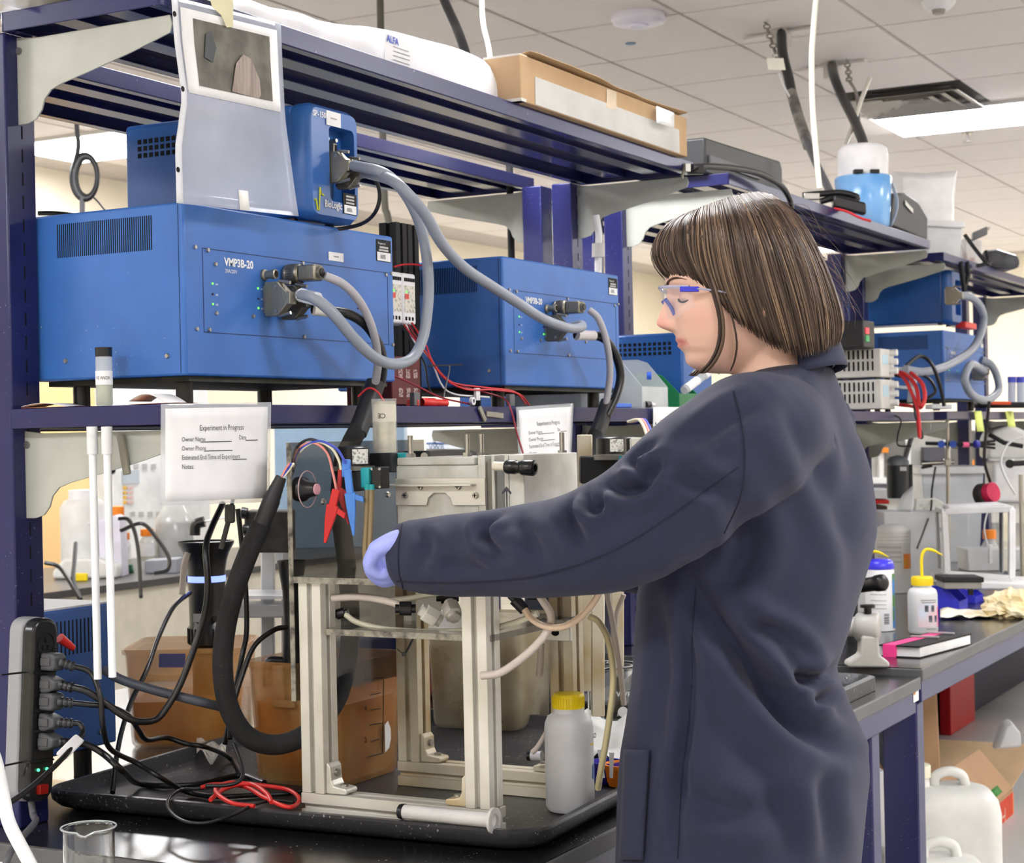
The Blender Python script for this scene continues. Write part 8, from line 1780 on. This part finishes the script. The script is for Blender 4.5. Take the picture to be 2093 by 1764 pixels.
# hotplate and clutter behind the cell
hp2 = thing('hotplate', 'white and blue hotplate stirrer behind the cell', 'hotplate', at(915, 925, D=5.4))
c = at(912, 898, D=5.4); MB().obox(c, V(RT)*.062, V(UP)*.034, V(FW)*.06).obj('housing', mat('hot_white', (232, 236, 242), .4), hp2, bevel=.006); MB().obox(at(912, 906, D=5.34), V(RT)*.061, V(UP)*.002, V(FW)*.002).obj('blue_line', mat('line_blue', (80, 110, 160), .5), hp2); MB().obox(at(888, 896, D=5.33), V(RT)*.004, V(UP)*.004, V(FW)*.004).obj('red_dial', RED, hp2)
text('VWR', .022, at(876, 918, D=5.335), RT, (0, 0, 1), mat('line_blue', (80, 110, 160), .5), hp2); MB().obox(at(930, 895, D=5.33), V(RT)*.008, V(UP)*.008, V(FW)*.004).obj('control_pad', mat('pad_teal', (60, 90, 120), .5), hp2)
obx('blue_cabinet', 'pale blue cabinet side seen under the shelf behind the motor', 'cabinet', [(560, 872), (826, 872), (826, 960), (560, 960)], 9.3, .3, mat('cab_paleblue', (150, 178, 205), .5), z=.7655)
t = thing('second_stand', 'grey aluminium stand with black electronics behind the braided cable', 'stand', at(560, 1380, D=4.2))
for x in (548, 590): MB().obox(at(x, 1240, D=4.3), V(RT)*.016, V(UP)*.20, V(FW)*.016).obj('post', mat('alu_far', (190, 192, 196), .4, .3), t, bevel=.003)
MB().obox(at(545, 1245, D=4.2), V(RT)*.10, V(UP)*.016, V(FW)*.05).obj('cross_beam', mat('alu_far', (190, 192, 196), .4, .3), t, bevel=.003); MB().obox(at(545, 1215, D=4.2), V(RT)*.11, V(UP)*.004, V(FW)*.08).obj('clear_shelf', FROST, t)
MB().obox(at(552, 1085, D=4.2), V(RT)*.055, V(UP)*.05, V(FW)*.05).obj('electronics_block', mat('electronics_dark', (58, 56, 54), .6, col2=(30, 30, 30), scale=30), t, bevel=.004)
for x, y in ((505, 1050), (508, 1085), (545, 1070)): MB().cyl(at(x, y, D=4.15), at(x-12, y-2, D=4.15), .014, n=12).obj('black_knob', BLACKP, t)
t = thing('black_elbow', 'black elbow pipe fitting beside the circulator head', 'fitting', at(400, 1095, D=4.4))
MB().tube(spl([at(398, 1094, D=4.4), at(399, 1078, D=4.4), at(404, 1070, D=4.4), at(418, 1066, D=4.4)], 4), .014, 10).obj('elbow', BLACKP, t)
tag(MB().tube([at(418, 1066, D=4.4), at(500, 1050, D=4.25)], .003, 6).obj('thin_line', WHITEP), 'thin white line from the black elbow to the rear stand', 'line')
tag(MB().tube(spl([at(372, 1215, D=3.3), at(376, 1160, D=3.3), at(384, 1130, D=3.3)], 4), .006, 8).obj('pale_tube', TUBEM), 'pale tube behind the black circulator', 'tube')
obx('rear_blue_bin', 'dark blue crate behind the test stand at bench level', 'crate', [(700, 1305), (830, 1305), (830, 1345), (700, 1345)], 3.62, .2, mat('crate_navy', (58, 72, 140), .5), z=BZ+.0005)
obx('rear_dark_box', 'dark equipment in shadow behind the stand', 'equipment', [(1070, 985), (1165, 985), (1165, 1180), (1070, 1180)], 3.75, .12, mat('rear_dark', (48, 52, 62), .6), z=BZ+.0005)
es = thing('equipment_table', 'raised narrow riser under the hotplate on the far bench', 'riser', (at(915, 925, D=5.4).x, at(915, 925, D=5.4).y, BZ2))
c = at(915, 925, D=5.45); zt_ = at(912, 898, D=5.4).z-.0345
MB().obox((c.x, c.y, zt_-.012), V((RT[0], RT[1], 0))*.16, V((FW[0], FW[1], 0))*.12, (0, 0, .0115)).obj('table_top', mat('far_top', (70, 68, 66), .35), es)
for a in (-1, 1):
    for b in (-1, 1): MB().obox((c.x+RT[0]*.14*a+FW[0]*.1*b, c.y+RT[1]*.14*a+FW[1]*.1*b, (zt_-.024+BZ2)/2), (.012, 0, 0), (0, .012, 0), (0, 0, (zt_-.024-BZ2)/2)).obj('leg', NAVYD, es)

# glazed cabinet and shelving far behind the ring stands
gc = thing('glass_cabinet', 'grey glazed cabinet with dark instrument far behind the ring stands', 'cabinet', (at(1890, 1000, D=11.5).x, at(1890, 1000, D=11.5).y, 0))
def fq(x0, y0, x1, y1, D, th): return MB().obox((at(x0, y0, D=D)+at(x1, y1, D=D))/2, V(RT)*((x1-x0)/2/FPX*D), V(UP)*((y1-y0)/2/FPX*D), V(FW)*th)
fq(1700, 885, 2140, 1270, 11.6, .15).obj('case', mat('cab_midgrey', (186, 184, 178), .6), gc)
for x in (1795, 1850, 1930, 1995, 2060): fq(x, 868, x+9, 985, 11.4, .04).obj('upright', mat('cab_upright', (226, 226, 224), .5), gc)
fq(1780, 976, 2110, 988, 11.38, .05).obj('shelf_edge', mat('cab_upright', (226, 226, 224), .5), gc)
fq(1886, 914, 1928, 962, 11.36, .05).obj('dark_screen', mat('far_dark', (72, 72, 80), .5), gc)
fq(1804, 900, 1846, 960, 11.42, .03).obj('dark_bay', mat('far_bay', (112, 110, 106), .6), gc)
fq(1940, 880, 1990, 960, 11.42, .03).obj('dark_bay', mat('far_bay', (112, 110, 106), .6), gc)
for x, y in ((1800, 915), (1975, 940)): fq(x, y, x+14, y+10, 11.33, .03).obj('orange_lid', ORANGE, gc)
fq(1700, 990, 2140, 996, 11.35, .06).obj('dark_line', mat('far_dark', (72, 72, 80), .5), gc)
